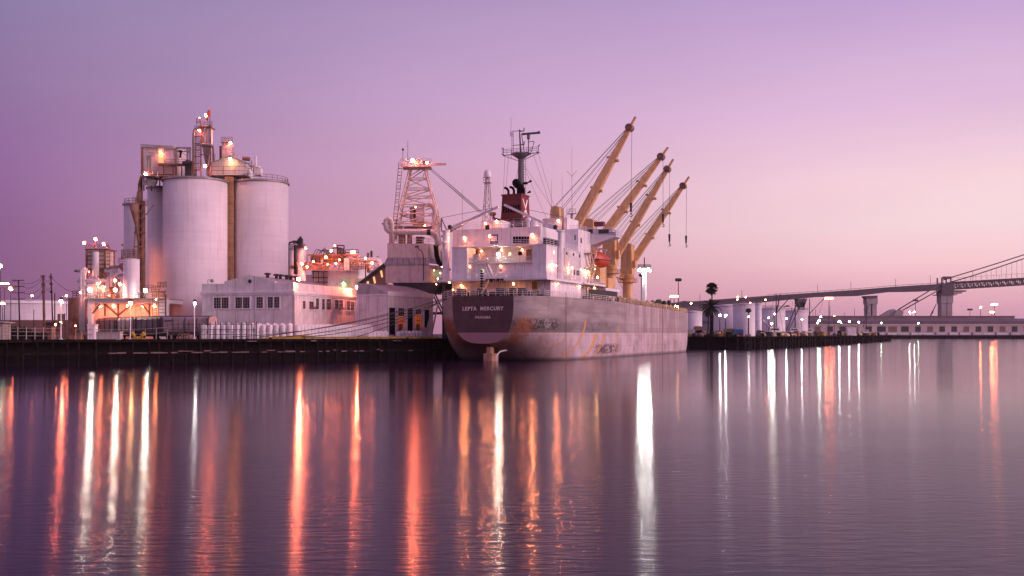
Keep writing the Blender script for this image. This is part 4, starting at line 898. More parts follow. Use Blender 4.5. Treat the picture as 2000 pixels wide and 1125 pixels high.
# ================================================================ LEFT PROCESS PLANT
Y = 222
pf = thing('loading_shed', 'open fronted rail loading shed lit orange inside under the process plant', 'shed', P(245, 656, Y))
m = hb(172, 326, 584, 592, Y, 12); m.build('fascia', M['plain'], pf)
for px0, px1 in ((172, 179), (310, 326)): hb(px0, px1, 592, 662, Y, 1.5).build('pier', M['plain'], pf)
hb(179, 310, 592, 662, Y + 6, .4).build('back_wall', M['corr'], pf)
for a, q in (((231, 593), (231, 620)), ((181, 612), (196, 594)), ((205, 594), (230, 616)), ((232, 615), (258, 594)), ((278, 594), (292, 612)), ((205, 594), (205, 618)), ((292, 593), (292, 620))): MB().beam(P(*a, Y + .5), P(*q, Y + .5), .35).build('brace', M['rusty'], pf)
m = MB(); m.box(PX(170, Y), PX(328, Y), Y - .8, Y + 12.5, PZ(584, Y), PZ(582.5, Y)); m.rail([P(170, 582, Y - .7), P(328, 582, Y - .7)], 1.15, 2.4, .05, 3); m.build('platform', M['steel'], pf)
for px in (196, 222, 250, 280, 302): bulb(P(px, 597, Y + 4), 'p', .3, pf)
# hopper tower
Y = 226; ht = thing('hopper_tower', 'ribbed hopper bin on legs carrying three lamps above its top railing', 'hopper', P(192, 584, Y))
hb(170, 205, 487, 525, Y, 5).build('bin', mat('ribbed_bin', (.78, .58, .52), .7, streak=.5, seam=((2, .95, .16),)), ht)
m = MB(); x0, x1 = PX(170, Y), PX(205, Y); zt_, zb_ = PZ(525, Y), PZ(548, Y); A = [m.v((x, y, zt_)) for x, y in ((x0, Y), (x1, Y), (x1, Y+5), (x0, Y+5))]; xm = (x0+x1)/2; B = [m.v((x, y, zb_)) for x, y in ((xm-.5, Y+2), (xm+.5, Y+2), (xm+.5, Y+3), (xm-.5, Y+3))]
for k in range(4): m.f([A[k], A[(k+1) % 4], B[(k+1) % 4], B[k]])
m.build('cone', M['steel'], ht)
m = MB()
for px in (169.5, 205.5):
    for yy in (Y - .1, Y + 5): m.beam((PX(px, Y), yy, PZ(586, Y)), (PX(px, Y), yy, PZ(486, Y)), .35)
for k in range(5): m.beam(P(169, 492 + k * 8, Y - .15), P(206, 492 + k * 8, Y - .15), .18)
m.beam(P(169, 545, Y - .1), P(183, 527, Y - .1), .2); m.beam(P(206, 545, Y - .1), P(192, 527, Y - .1), .2); m.build('frame', M['rusty'], ht)
m = MB(); m.box(PX(167, Y), PX(212, Y), Y - .6, Y + 5.6, PZ(487, Y), PZ(486, Y)); m.rail([P(167, 486, Y - .5), P(212, 486, Y - .5), P(212, 486, Y + 5)], 1.1, 1, .06, 3); m.build('platform', M['rusty'], ht)
m = MB(); m.ladder(P(208.5, 560, Y - .2), P(208.5, 488, Y - .2), 1.0, (1, 0, 0), .8, .07); m.ladder(P(212, 530, Y - .2), P(212, 480, Y - .2), .6, (1, 0, 0), .8, .07); m.box(PX(206, Y), PX(214, Y), Y - .8, Y + 1, PZ(526, Y), PZ(525, Y)); m.build('ladder', M['rusty'], ht)
m = MB(); m.tube(P(187, 492, Y - .9), P(187, 540, Y - .9), .7, n=12); m.pipe([P(187, 540, Y - .9), P(189, 545, Y - .9), P(186, 556, Y)], .5); m.build('duct', M['plain'], ht)
m = MB()
for px, py in ((166, 475), (187, 467), (203, 476)): m.tube(P(px + (3 if px < 180 else 0), 486, Y), P(px, py, Y), .07, n=4)
m.build('lamp_post', M['rusty'], ht)
for px, py in ((165, 474), (187, 466.5), (203, 476)): bulb(P(px, py, Y), 'p', .34, ht)
# pipe rack left of hopper
pr_ = thing('pipe_rack', 'pipe rack with tall bent pipes at the left end of the plant', 'pipe rack', P(160, 658, 224)); Y = 224
for pts, r_ in (((159, 650), (159, 540), (160, 530), (164, 527), (170, 528)), .45), (((164.5, 650), (164.5, 532), (167, 527)), .45), (((152, 548), (210, 548)), .4), (((146, 529), (162, 529)), .3), (((209, 550), (209, 580)), .4), (((155, 560), (166, 578), (176, 584)), .3), (((156, 652), (156, 582)), .3), (((162, 652), (162, 582)), .3), (((168, 652), (168, 584)), .35), (((205, 529), (230, 529)), .4), (((219, 530), (219, 560)), .5), (((209, 528), (217, 522), (240, 521)), .35), (((228, 560), (229, 542), (233, 538), (241, 538)), .35), (((150, 572), (178, 572)), .2):
    MB().pipe([P(*p, Y) for p in pts], r_, 8).build('pipe', M['steel'] if r_ < .4 else M['plain'], pr_)
m = MB()
for px in (157, 168, 221, 234): m.beam(P(px, 584, Y + 1), P(px, 545, Y + 1), .2)
m.rail([P(170, 566, Y + 3), P(300, 566, Y + 3)], 1, 2, .05, 2); m.build('frame', M['rusty'], pr_)
for px, py, Yq in ((205, 560, 225), (214, 577, 224), (243, 577, 220.6), (262, 578, 219.6), (182, 562, 228), (236, 536, 225), (200, 545, 224.5), (196, 551, 224.0), (174, 530, 224.5)): bulb(P(px, py, Yq), 'h', .09, pr_)  # added lamps tucked among the pipes to spread orange glow over the plant
# tanks / boxes on the platform
k_ = 0
for px0, px1, py0, lab, mt_ in ((191, 208, 557, 'upright white tank on the shed platform below the ribbed hopper', 'corr'), (212, 232, 561, 'dark process tank on the shed platform between two lamps', 'rusty'), (233, 240, 560, 'thin white upright tank on the platform left of the tall bin', 'plain')):
    Y = 226; cx = PX((px0 + px1) / 2, Y); r = (px1 - px0) / 2 / FP * Y; zb = PZ(583, 222)
    MB().lathe((cx, Y, zb), [(r, 0), (r, PZ(py0, Y) - zb - .4), (r * .6, PZ(py0, Y) - zb), (.01, PZ(py0, Y) - zb + .1)], 20).solo('process_tank', M[mt_], lab, 'tank')
m = MB(); c = P(180, 570, 225); m.tube(c + Vector((-.9, -1, 0)), c + Vector((.9, 1, .5)), 1.5, n=14); m.boxc(P(180, 583, 225), 1.5, 1.5, 1); m.solo('blower_drum', M['plain'], 'round white blower drum on the platform beside the leftmost bright floodlight', 'machine')
bn = thing('storage_bin', 'upright round bin with railed top, glowing orange from the lamps', 'bin', P(257, 584, 222)); Y = 222; cx = PX(256.5, Y); r = 15.5 / FP * Y
MB().lathe((cx, Y, PZ(583, 222)), [(r, 0), (r, PZ(506, Y) - PZ(583, 222)), (.01, PZ(504, Y) - PZ(583, 222))], 32).build('wall', M['concrete'], bn)
m = MB().rail([(cx + (r + .3) * math.cos(k * math.pi / 6), Y + (r + .3) * math.sin(k * math.pi / 6), PZ(507, Y)) for k in range(13)], 2.0, 1.6, .06, 4); m.tube(P(241.5, 505, Y), P(241.5, 478, Y), .06, n=4); m.ball(P(239.5, 478, Y), .3, 6, 4); m.build('railing', M['rusty'], bn)
m = MB(); hb(233, 242, 514, 524, Y, 2, m); m.rail([P(232, 514, Y), P(242, 514, Y)], 1.1, .8, .06); m.prism([P(234, 524, Y), P(242, 524, Y), P(241, 531, Y), P(239, 531, Y)], (0, 1.5, 0)); m.build('side_platform', M['rusty'], bn)
for px, py, k, r_ in ((176, 566, 'W', .40), (225.5, 566, 'W', .34), (284.5, 567, 'W', .38), (191, 553.5, 'p', .26), (225, 547, 'p', .28), (234.5, 554, 'p', .30), (157, 571, 'p', .2)):
    pl_ = thing('floodlight' if k == 'W' else 'bulkhead_lamp', {176: 'leftmost bright white floodlight on the plant platform', 225.5: 'white floodlight in the middle of the plant platform', 284.5: 'white floodlight right of the tall glowing bin', 191: 'small orange lamp above the leftmost floodlight', 225: 'orange lamp high over the middle floodlight', 234.5: 'orange lamp just left of the glowing bin', 157: 'orange lamp on the pipes at the left end of the plant'}[px], 'lamp', P(px, 583, 220.5))
    MB().tube(P(px, 583, 220.5), P(px, py + 2, 220.5), .06, n=5).build('post', M['steel'], pl_)
    bulb(P(px, py, 220.5), k, r_, pl_)
stn = thing('stair_tower', 'yellow lit caged ladder and platforms at the right end of the loading shed', 'stairs', P(316, 656, 219)); m = MB(); Y = 219
m.box(PX(296, Y), PX(324, Y), Y - .8, Y + 1, PZ(570, Y), PZ(569, Y)); m.rail([P(296, 569, Y - .7), P(312, 569, Y - .7)], 1.1, 1, .06, 3); m.rail([P(308, 563, Y - .7), P(325, 563, Y - .7)], 1.3, .7, .06, 4); m.build('platform', M['rusty'], stn)
m = MB(); m.ladder(P(302, 650, Y), P(302, 572, Y), .9, (1, 0, 0), .6, .07); m.ladder(P(316, 650, Y), P(316, 565, Y), 1.4, (1, 0, 0), .7, .08); m.beam(P(324, 575, Y), P(324, 650, Y), .2); m.build('ladder', M['rusty'], stn)
bulb(P(305, 585, Y), 'y', .12, stn)
# orange washed low wall of small stacks etc left of shed
m = MB(); Y = 236; m.lathe((PX(150, Y), Y, GZ), [(1.9, 0), (1.9, PZ(582, Y) - GZ), (.01, PZ(580, Y) - GZ)], 18); m.solo('process_tank', M['rusty'], 'dark upright tank left of the pipe rack', 'tank')
m = MB(); m.rail([P(142, 582, 235), P(157, 582, 235)], 1.6, .8, .07, 3); m.pipe([P(136, 600, 235), P(138, 586, 235), P(145, 587, 235)], .2); m.solo('valve_frame', M['dark'], 'dark valve frame on top of the tank left of the pipe rack', 'frame')

# ================================================================ RAIL CARS
ends = [(412, 203), (311, 206), (263, 213), (227, 220), (182, 229)]
pts = [Vector((PX(px, Y), Y, GZ)) for px, Y in ends]
labs = ['pale covered hopper car nearest the dark fence', 'dark hopper car behind the rightmost wharf lamp gap', 'third hopper car from the right, dim under the lit shed', 'farthest hopper car, glowing orange inside the loading shed']
for k in range(4):
    a, q = pts[k], pts[k+1]; d = (q - a); ln = d.length - .9; Mx = frame(a + d.normalized() * .45, d, (d.y * -1 if False else -d.normalized().y * -1, d.normalized().x * -1 * -1 * -1, 0))
    dn = d.normalized(); nr = Vector((dn.y, -dn.x, 0));
    if nr.y < 0: nr = -nr
    Mx = frame(a + dn * .45, d, nr)
    o = thing('hopper_car', labs[k], 'rail car', a.lerp(q, .5), 'covered hopper cars on the siding')
    m = MB(Mx); sec = [(.2, 1.5), (.0, 2.4), (.0, 4.0), (.45, 4.55), (2.55, 4.55), (3.0, 4.0), (3.0, 2.4), (2.8, 1.5)]
    m.prism([(0, y, z) for y, z in sec], (ln, 0, 0)); 
    body = m.build('body', M['rail_car'] if k in (0, 2) else M['rail_car2'], o)
    m = MB(Mx)
    for c in (.28, .72): m.prism([(ln*(c-.2), .4, 1.5), (ln*(c+.2), .4, 1.5), (ln*(c+.06), .9, .55), (ln*(c-.06), .9, .55)], (0, 2.2, 0))
    m.build('discharge_hopper', M['rail_car2'], o)
    m = MB(Mx)
    for c in (.02, .25, .5, .75, .98): m.box(ln*c - .08, ln*c + .08, -.08, .02, 1.5, 4.3)
    m.box(-.3, ln + .3, .3, 2.7, .9, 1.15); m.ladder((.25, -.12, 1.1), (.25, -.12, 4.5), .45, (1, 0, 0), .4, .04); m.ladder((ln - .25, -.12, 1.1), (ln - .25, -.12, 4.5), .45, (1, 0, 0), .4, .04); m.box(0, ln, 1.2, 1.8, 4.56, 4.72); m.build('frame', M['dark'], o)
    for wx in (1.2, 2.6, ln - 2.6, ln - 1.2): MB(Mx).tube((wx, .5, .45), (wx, .65, .45), .45, n=12).build('wheel', M['black'], o)
    if k == 0:
        m = MB(Mx)
        for j in range(5): m.box(ln * .78 + j * .32, ln * .78 + j * .32 + .22, -.03, .0, 3.55, 3.85 - (j % 2) * .04)
        m.build('reporting_mark', M['black'], o)

# ================================================================ WHITE OFFICE
YC = 214
def bldg_frames(cpx, Yc, lpx, lY, rpx, rY):
    C = Vector((PX(cpx, Yc), Yc, 0)); Lf = Vector((PX(lpx, lY), lY, 0)); Rt = Vector((PX(rpx, rY), rY, 0))
    return C, (Lf - C).length, (Lf - C).normalized(), (Rt - C).length, (Rt - C).normalized()
C, lw, ld, rw, rd_ = bldg_frames(573, YC, 405, YC * 1.037, 695, YC * 1.138)
ld = (ld - rd_ * ld.dot(rd_)).normalized()
MO = frame((C.x, C.y, 0), ld, rd_)           # x to the left end, y to the back right end
zc = PZ(572, YC); zp = PZ(553, YC); zg = PZ(537, YC + 4)
of = thing('office_building', 'single storey white office with gabled parapet, round vent and metal framed windows', 'building', (C.x, C.y, GZ))
MB(MO).box(0, lw, 0, rw, GZ, zc).build('wall', M['corr'], of)
m = MB(MO); m.box(-.35, lw + .35, -.35, rw + .35, zc, zc + .45); m.box(-.2, lw + .2, -.2, rw + .2, zc - .35, zc - .004); m.build('cornice', M['plain'], of)
def xat(px):
    d = Vector(((px - 1000) / FP, 1, 0)); # intersect with left face
    # C + t ld = s d
    det = ld.x * (-d.y) - ld.y * (-d.x); t_ = (-C.x * (-d.y) + C.y * (-d.x)) / det; return t_
def yat(px):
    d = Vector(((px - 1000) / FP, 1, 0)); det = rd_.x * (-d.y) - rd_.y * (-d.x); return (-C.x * (-d.y) + C.y * (-d.x)) / det
m = MB(MO); g0, g1, gm = xat(438), xat(538), xat(488); z0 = zc + .452
m.prism([(0, 0, z0), (lw, 0, z0), (lw, 0, zp + .1), (g0, 0, zp + .1), (g0, 0, zp + .55), (gm, 0, zg), (g1, 0, zp + .4), (g1, 0, zp + .1), (0, 0, zp + .1)], (0, .3, 0))
m.box(0, .3, .301, rw, z0, zp + .1); m.box(lw - .3, lw, .301, rw, z0, zp + .1); m.box(.301, lw - .301, rw - .3, rw, z0, zp + .1); m.build('parapet', M['corr'], of)
m = MB(MO); m.prism([(g0, .31, zp - .2), (g0, .31, zp + .4), (gm, .31, zg - .15), (g1, .31, zp + .25), (g1, .31, zp - .2)], (0, rw - 1.2, 0)); rf = m.build('roof', M['roof'], of)
for px in (515, 541, 553, 572, 585, 602):
    t_ = (px - 488) / 135; y_ = 2 + t_ * 20; x_ = gm - .8; m = MB(MO); zr = zg - .35; m.lathe((x_, y_, zr), [(.35, 0), (.35, .6), (.75, .7), (.75, .95), (.1, 1.1)], 10); m.build('roof_vent', M['dark'], of)
m = MB(MO @ Matrix.Translation((gm, 0, PZ(550, YC + 4))) @ Matrix.Rotation(R(90), 4, 'X')); m.lathe((0, 0, 0), [(.42, .0), (.42, .08), (.01, .1)], 16); m.build('vent', M['dark'], of)
def win(parent, Mx, u0, u1, z0, z1, axis, nx=3, nz=3, glassm='glass', name='window'):
    g_ = MB(Mx); f_ = MB(Mx); e = .05
    bx = (lambda mb, a, b_, c, d_, dep0, dep1: mb.box(a, b_, -dep1, -dep0, c, d_)) if axis == 'x' else (lambda mb, a, b_, c, d_, dep0, dep1: mb.box(-dep1, -dep0, a, b_, c, d_))
    bx(f_, u0 - .2, u1 + .2, z0 - .22, z0, 0, .22); bx(f_, u0 - .2, u1 + .2, z1, z1 + .2, 0, .16); bx(f_, u0 - .2, u0, z0, z1, 0, .16); bx(f_, u1, u1 + .2, z0, z1, 0, .16)
    if nx > 4: bx(f_, (u0 + u1) / 2 - .09, (u0 + u1) / 2 + .09, z0, z1, .031, .14)
    w_ = f_.build(name, M['plain'], parent)
    bx(g_, u0, u1, z0, z1, 0, .03); g_.build('pane', M[glassm] if glassm in M else LAMP[glassm], w_)
    h_ = MB(Mx)
    for k in range(1, nx): c = u0 + (u1 - u0) * k / nx; bx(h_, c - .035, c + .035, z0, z1, .03, .07)
    for k in range(1, nz): c = z0 + (z1 - z0) * k / nz; bx(h_, u0, u1, c - .03, c + .03, .031, .065)
    h_.build('glazing_bar', M['steel'], w_)
for px0, px1, nx in ((418, 447, 6), (460, 488, 6), (501, 514, 3), (523, 546, 5)):
    win(of, MO, xat(px1), xat(px0), PZ(602, YC + 4), PZ(581, YC + 4), 'x', nx, 4)
for px0, px1, py0, py1, nx in ((590, 596, 588, 603, 2), (603, 612, 589, 604, 2), (616, 622, 583, 604, 2), (628, 633.5, 584, 605, 2), (636.5, 645.5, 584, 605, 3), (653, 669, 586, 605, 5), (676, 691, 588, 606, 5)):
    y0, y1 = yat(px0), yat(px1); Yw = YC + (y0 + y1) / 2 * rd_.y; win(of, MO, y0, y1, PZ(py1, Yw), PZ(py0, Yw), 'y', nx, 3)
y0 = yat(607.5); Yw = YC + y0 * rd_.y; MB(MO).box(-.9, -.04, y0 - .5, y0 + .5, PZ(604, Yw), PZ(599, Yw)).build('air_conditioner', M['rusty'], of)
y0 = yat(661); Yw = YC + y0 * rd_.y; MB(MO).box(-1.1, -.04, y0 - 1.1, y0 + 1.1, PZ(605, Yw), PZ(601, Yw)).build('air_conditioner', M['steel'], of)
m = MB(MO); m.tube((lw - 1.6, -.2, zp), (lw - 1.6, -.2, zp + 1.0), .06, n=5); m.tube((lw - 1.6, -.2, zp + 1.0), (lw - 2.6, -.3, zp + .9), .06, n=5); m.ball((lw - 2.7, -.35, zp + .75), .4, 8, 5); m.build('flood_lamp', M['steel'], of)
bulb(MO @ Vector((-.9, .6, zp + .9)), 'X', .34, of); bulb(MO @ Vector((-1.5, rw - 2.4, zp + .4)), 'X', .34, of)
m = MB(MO); m.tube((-.05, .6, zp + .3), (-.9, .6, zp + 1.1), .06, n=5); m.tube((-.05, rw - .6, zp - .6), (-1.3, rw - .6, zp + .1), .06, n=5); m.tube((-.12, .15, GZ), (-.12, .15, zc), .1, n=6); m.build('downpipe', M['steel'], of)

# ================================================================ WAREHOUSE beside it
C, lw, ld, rw, rd_ = bldg_frames(757, 222, 757 - 90, 232, 848, 237)
rd_ = Vector((8.6, 15, 0)).normalized(); ld = Vector((-15, 8.6, 0)).normalized(); lw = xat(697.5)
MW = frame((C.x, C.y, 0), ld, rd_); zt_ = PZ(575, 222); za = PZ(553, 226)
wh = thing('warehouse', 'white metal warehouse with curved gable and tall dark doorways beside the ship loader', 'building', (C.x, C.y, GZ))
MB(MW).box(0, lw, 0, rw, GZ, zt_).build('wall', M['corr'], wh)
m = MB(MW); pr = [(0, -.02, zt_ + .001)] + [(lw * k / 12, -.02, zt_ + .35 + (za - zt_ - .35) * math.sin(math.pi / 2 * k / 12)) for k in range(0, 13)] + [(lw, -.02, zt_ + .001)]
m.prism(pr, (0, rw + .04, 0)); m.build('roof', M['roof'], wh)
m = MB(MW); m.box(-.25, lw, -.25, 0, zt_ - .15, zt_ + .1); m.box(-.25, -.021, 0, rw, zt_ - .3, zt_ + .6); m.box(-.3, -.26, 0, rw, zt_ + .55, zt_ + .7); m.build('cornice', M['plain'], wh)
for px0, px1, py0, py1, k in ((759, 771.5, 601, 654, 'black'), (777, 789, 602, 617, 'black'), (795, 806, 602, 654, 'black'), (811, 822, 604, 613, 'black'), (828, 838, 605, 640, 'black')):
    y0, y1 = yat(px0), yat(px1); Yw = 222 + (y0 + y1) / 2 * rd_.y
    win(wh, MW, y0, y1, PZ(py1, Yw), PZ(py0, Yw), 'y', 1 if py1 > 630 else 3, 1, k, 'door' if py1 > 630 else 'window')
    if py1 < 630: MB(MW).box(-.1, -.02, y0, y1, PZ(640, Yw), PZ(py1 + 1.5, Yw)).build('lit_opening', glow('lit_opening', (.8, .15, .03), .24), wh)
    if py1 < 630:
        m = MB(MW); zt2, zb2 = PZ(py1 + 1.5, Yw), PZ(640, Yw)
        for f_ in (.33, .66): m.box(-.16, -.101, y0 + (y1 - y0) * f_ - .05, y0 + (y1 - y0) * f_ + .05, zb2, zt2)
        m.box(-.17, -.101, y0, y1, zb2 + (zt2 - zb2) * .55, zb2 + (zt2 - zb2) * .55 + .12); m.box(-.5, -.12, y0 + .1, y0 + (y1 - y0) * .5, zb2 - .6, zb2 + .8); m.build('opening_bar', M['rusty'], wh)
win(wh, MW, xat(718), xat(696), PZ(648, 226), PZ(602, 226), 'x', 1, 1, 'corr', 'door')

# ================================================================ BULK BAGS
def bag_mesh(name='bulk_bag'):
    m = MB(); n_ = 12
    prof = [(.5, 0), (.58, .15), (.60, .7), (.56, 1.25), (.42, 1.42), (.12, 1.46), (.10, 1.62), (.03, 1.66)]
    prev = None
    for r_, z in prof:
        cur = []
        for k in range(n_):
            a = 2*math.pi*k/n_; c_, s_ = math.cos(a), math.sin(a); q = 1 / max(abs(c_), abs(s_)) ** .35; wob = 1 + .05 * math.sin(3 * a + z * 4)
            cur.append(m.v((r_ * c_ * q * wob, r_ * s_ * q * wob, z)))
        if prev: [m.f([prev[j], prev[(j+1) % n_], cur[(j+1) % n_], cur[j]], True) for j in range(n_)]
        prev = cur
    m.f(prev); return m
bag0 = bag_mesh().build('bulk_bag', M['bag']); bag0_used = False; nb = [0]
def bag(p, rz, s, label, group):
    global bag0_used
    if not bag0_used: o = bag0; bag0_used = True
    else: o = bag0.copy(); COL.objects.link(o)
    o.location = p; o.rotation_euler = (rnd.uniform(-.04, .04), rnd.uniform(-.04, .04), rz); o.scale = (s, s, s * rnd.uniform(.96, 1.05)); tag(o, label, 'bulk bag', group); nb[0] += 1
rnd = random.Random(11)
la, lq = Vector((PX(392, 203), 203, GZ)), Vector((PX(572, 205), 205, GZ)); ra, rq = Vector((PX(577, 206), 206, GZ)), Vector((PX(726, 221), 221, GZ))
def row(a, q, n_, z, s, label, group, back=0):
    d = (q - a).normalized(); nr = Vector((-d.y, d.x, 0)); nr = nr if nr.y > 0 else -nr
    for k in range(n_): bag(a.lerp(q, (k + .5) / n_) + nr * (back + rnd.uniform(-.06, .06)) + Vector((0, 0, z)), rnd.uniform(-.3, .3) + math.atan2(d.y, d.x), s, label, group)
for z, w_, in ((0, 'lower'), (1.45, 'upper')):
    row(la, lq, 14, z, 1.0, 'white bulk bag in the %s tier of the shaded stack behind the dark fence' % w_, '%s tier of bags behind the fence' % w_)
    row(ra, rq, 23, z, 1.04, 'white bulk bag in the %s tier of the bright stack right of the fence' % w_, '%s tier of bags right of the fence' % w_)
row(la, lq, 12, 1.6, 1.05, 'white bulk bag in the rear row seen over the shaded stack', 'rear bags of the shaded stack', 1.4)
row(Vector((PX(716, 214.5), 214.5, GZ)), Vector((PX(756, 218), 218, GZ)), 5, 0, 1.15, 'pinkish bulk bag in the short row before the warehouse corner', 'short bag row before the warehouse', 0)
row(Vector((PX(776, 222), 222, GZ)), Vector((PX(822, 228), 228, GZ)), 7, 0, 1.1, 'dim bulk bag standing under the lit warehouse openings', 'bags under the warehouse openings', 0)
MB(frame(ra + Vector((0, .2, 1.46)), rq - ra)).box(0, (rq-ra).length, -.5, .5, 0, .1).solo('pallet_deck', M['rusty'], 'brown boards between the two tiers of the bright bag stack', 'boards')

# ================================================================ FENCE, WHARF FURNITURE
fn = thing('pipe_fence', 'dark pipe fence along the wharf in front of the left bag stack', 'fence', edge(330, 2)); m = MB()
A = edge(332, 2.2); B = edge(508, 2.2); n_ = 17
for z in (1.0, 1.9, 2.9): m.tube(A + Vector((0, 0, z)), B + Vector((0, 0, z)), .06, n=5)
m.build('rail', M['dark'], fn)
for k in range(n_ + 1):
    p = A.lerp(B, k / n_); MB().tube(p, p + Vector((0, 0, 3.5 if k % 2 else 3.3)), .085, n=6).build('post', M['dark'], fn)
for px, py, k, lab in ((120.5, 588, 'O', 'wharf lamp post farthest left, orange lamp on a thin white post'), (256.5, 591.5, 'y', 'wharf lamp post in front of the loading shed'), (382, 592, 'w', 'white wharf lamp post between the hopper car and the fence')):
    p = edge(px, .9); Y = p.y; o = thing('lamp_post', lab, 'lamp post', p)
    m = MB().tube(p, (p.x, Y, PZ(py, Y)), .11, .08, 8); m.boxc(p, .4, .4, .3); m.tube((p.x, Y, PZ(py, Y)), (p.x + .35, Y - .2, PZ(py - 1.5, Y)), .07, n=5); m.build('post', M['plain'], o)
    m = MB().lathe((p.x + .1, Y, PZ(py - 3.2, Y)), [(.35, 0), (.30, .3), (.1, .4)], 8); m.build('hood', M['dark'], o)
    bulb((p.x + .15, Y - .15, PZ(py, Y)), k, .30 if k != 'w' else .24, o)
# white pipe rail at the left, bollard, crates, skip
m = MB(); A, B = edge(2, 1.5), edge(120, 1.5)
for z in (1.5, 2.1, .8): m.tube(A + Vector((0, 0, z)), B + Vector((0, 0, z - .1)), .045, n=5)
for k in range(8): p = A.lerp(B, k / 7); m.tube(p, p + Vector((0, 0, 2.3)), .09, n=6)
m.solo('pipe_railing', M['steel'], 'pale pipe railing on the wharf at the far left', 'railing')
m = MB(); A, B = edge(150, 1.2), edge(330, 1.2)
for z in (1.1, 2.0): m.pipe(m.arc(A + Vector((0, 0, z)), B + Vector((0, 0, z + .3)), .3, 8), .045, 4)
for k in range(9): p = A.lerp(B, k / 8); m.tube(p, p + Vector((0, 0, 2.0)), .05, n=5)
m.solo('cable_fence', M['steel'], 'low wire fence on the wharf in front of the loading shed', 'fence')
p = edge(271, .6); m = MB()
m.boxc(p + Vector((0, 0, 0)), 2.2, .9, .3)
for s_ in (-1, 1): m.pipe([p + Vector((s_*.5, 0, .2)), p + Vector((s_*.75, 0, .8)), p + Vector((s_*1.2, 0, 1.25))], [.32, .32, .42], 8)
m.solo('mooring_bollard', M['yellow'], 'yellow two horned mooring bollard at the wharf edge', 'bollard')
for px0, px1, py0, lab, mt_, Yo in ((166, 240, 654, 'long pale concrete block on the wharf before the loading shed', 'concrete2', 1.6), (177, 192, 640, 'white electrical cabinet on the concrete block', 'plain', 1.9), (140, 165, 656, 'low rusty skip at the left of the concrete block', 'rusty', 2.2), (101, 110, 644, 'small orange lit valve box by the left lamp post', 'rusty', 3)):
    p = edge((px0 + px1) / 2, Yo); w_ = (px1 - px0) / FP * p.y; m = MB(); m.boxc(p, w_, 1.4, PZ(py0 - 5, p.y) - GZ); m.box(p.x - w_/2 - .1, p.x + w_/2 + .1, p.y - .8, p.y + .8, PZ(py0 - 5, p.y), PZ(py0 - 5, p.y) + .12)
    for k in range(3): m.box(p.x - w_*.4 + k * w_*.35, p.x - w_*.4 + k * w_*.35 + .1, p.y - .76, p.y - .7, GZ, PZ(py0 - 4, p.y))
    m.solo('skip' if 'skip' in lab else 'cabinet' if 'cabinet' in lab or 'valve' in lab else 'concrete_block', M[mt_], lab, 'box')
m = MB()
for k in range(3): p = edge(351 + k * 7, .7); m.pipe([p, p + Vector((0, 0, 1.0)), p + Vector((.25, 0, 1.3)), p + Vector((.5, 0, 1.0)), p + Vector((.5, 0, 0))], .06, 5)
m.solo('ladder_hoops', M['rusty'], 'three rusty ladder hoops at the wharf edge left of the fence', 'hoops')
# broken pale rubbing blocks on the wharf face
fb = random.Random(4); rubm = mat('worn_timber', (.20, .13, .14), .9, var=.6, scale=2)
for k in range(34):
    px = 225 + k * 18 + fb.uniform(-8, 8); zo = fb.choice((0, 0, 0, 2.1, .3))
    if px > 800: break
    p = edge(px, -.55); w_ = fb.uniform(1.0, 2.2) if px < 590 else fb.uniform(.5, 1.2); m = MB(frame(p, ED)); m.box(-w_/2, w_/2, -.15, .15, -2.5 + zo, -2.5 + zo + fb.uniform(.12, .3)); 
    m.solo('rubbing_block', rubm, 'pale rubbing block on the dark face of the near wharf', 'block', 'rubbing blocks on the wharf face')

# ================================================================ FAR LEFT YARD
Y = 430; cx = PX(62, Y); m0 = thing('storage_tank', 'broad low white storage tank behind the utility poles at far left', 'tank', (cx, Y, GZ)); r = 100 / FP * Y
MB().lathe((cx, Y, GZ), [(r, 0), (r, PZ(592, Y - r) - GZ)], 64).build('wall', M['tank'], m0); MB().lathe((cx, Y, PZ(592, Y - r)), [(r + .3, 0), (r + .3, .8), (r * .9, 1.3), (.01, 2.2)], 64).build('roof', M['plain'], m0)
m = MB(); Yw = 300; m.box(PX(0, Yw) - 60, PX(172, Yw), Yw, Yw + 10, GZ, PZ(625, Yw)); m.solo('block_wall_building', M['brown'], 'long low brown wall building in front of the broad tank at far left', 'building')
def pole(px, ptop, Y, lean, arms, label, r_=.22, pb=656):
    o = thing('utility_pole', label, 'utility pole', P(px, pb, Y) * 1.0); p = Vector((PX(px, Y), Y, GZ)); q = P(px + lean, ptop, Y)
    MB().tube(p, q, r_, r_ * .75, 8).build('pole', M['pole'], o)
    m = MB()
    for py, w_ in arms:
        f = (py - ptop) / (656 - ptop); c = q.lerp(p, f); m.beam(c + Vector((-w_, -.2, 0)), c + Vector((w_, -.2, 0)), .16)
        for s_ in (-.95, -.5, .5, .95): m.tube(c + Vector((s_ * w_, -.2, 0)), c + Vector((s_ * w_, -.2, .45)), .06, n=5)
    if arms: m.build('crossarm', M['pole'], o)
pole(39, 546, 250, -3, [(548, 1.5), (559, 1.5), (571, 1.5), (583, 1.5)], 'utility pole with four crossarms at the far left')
pole(87, 537, 225, -2.5, [(541, .5), (556, .4), (570, .4)], 'thick double utility pole lit brown by a lamp', .32)
pole(104, 534, 230, -4.5, [(542, .35), (555, .3), (570, .3)], 'tall leaning dark pole right of the thick pole', .2)
pole(107, 572, 240, 0, [], 'short dark pole just right of the leaning pole', .18)
pole(66, 605, 260, 0, [], 'short post in front of the broad white tank', .12)
pole(127, 612, 232, 0, [], 'short post beside the small sign at left', .1)
def wire(p, q, sag, lab): MB().pipe(MB().arc(p, q, sag, 8), .045, 4).solo('power_line', M['dark'], lab, 'wire', 'overhead wires at the left')
k = 0
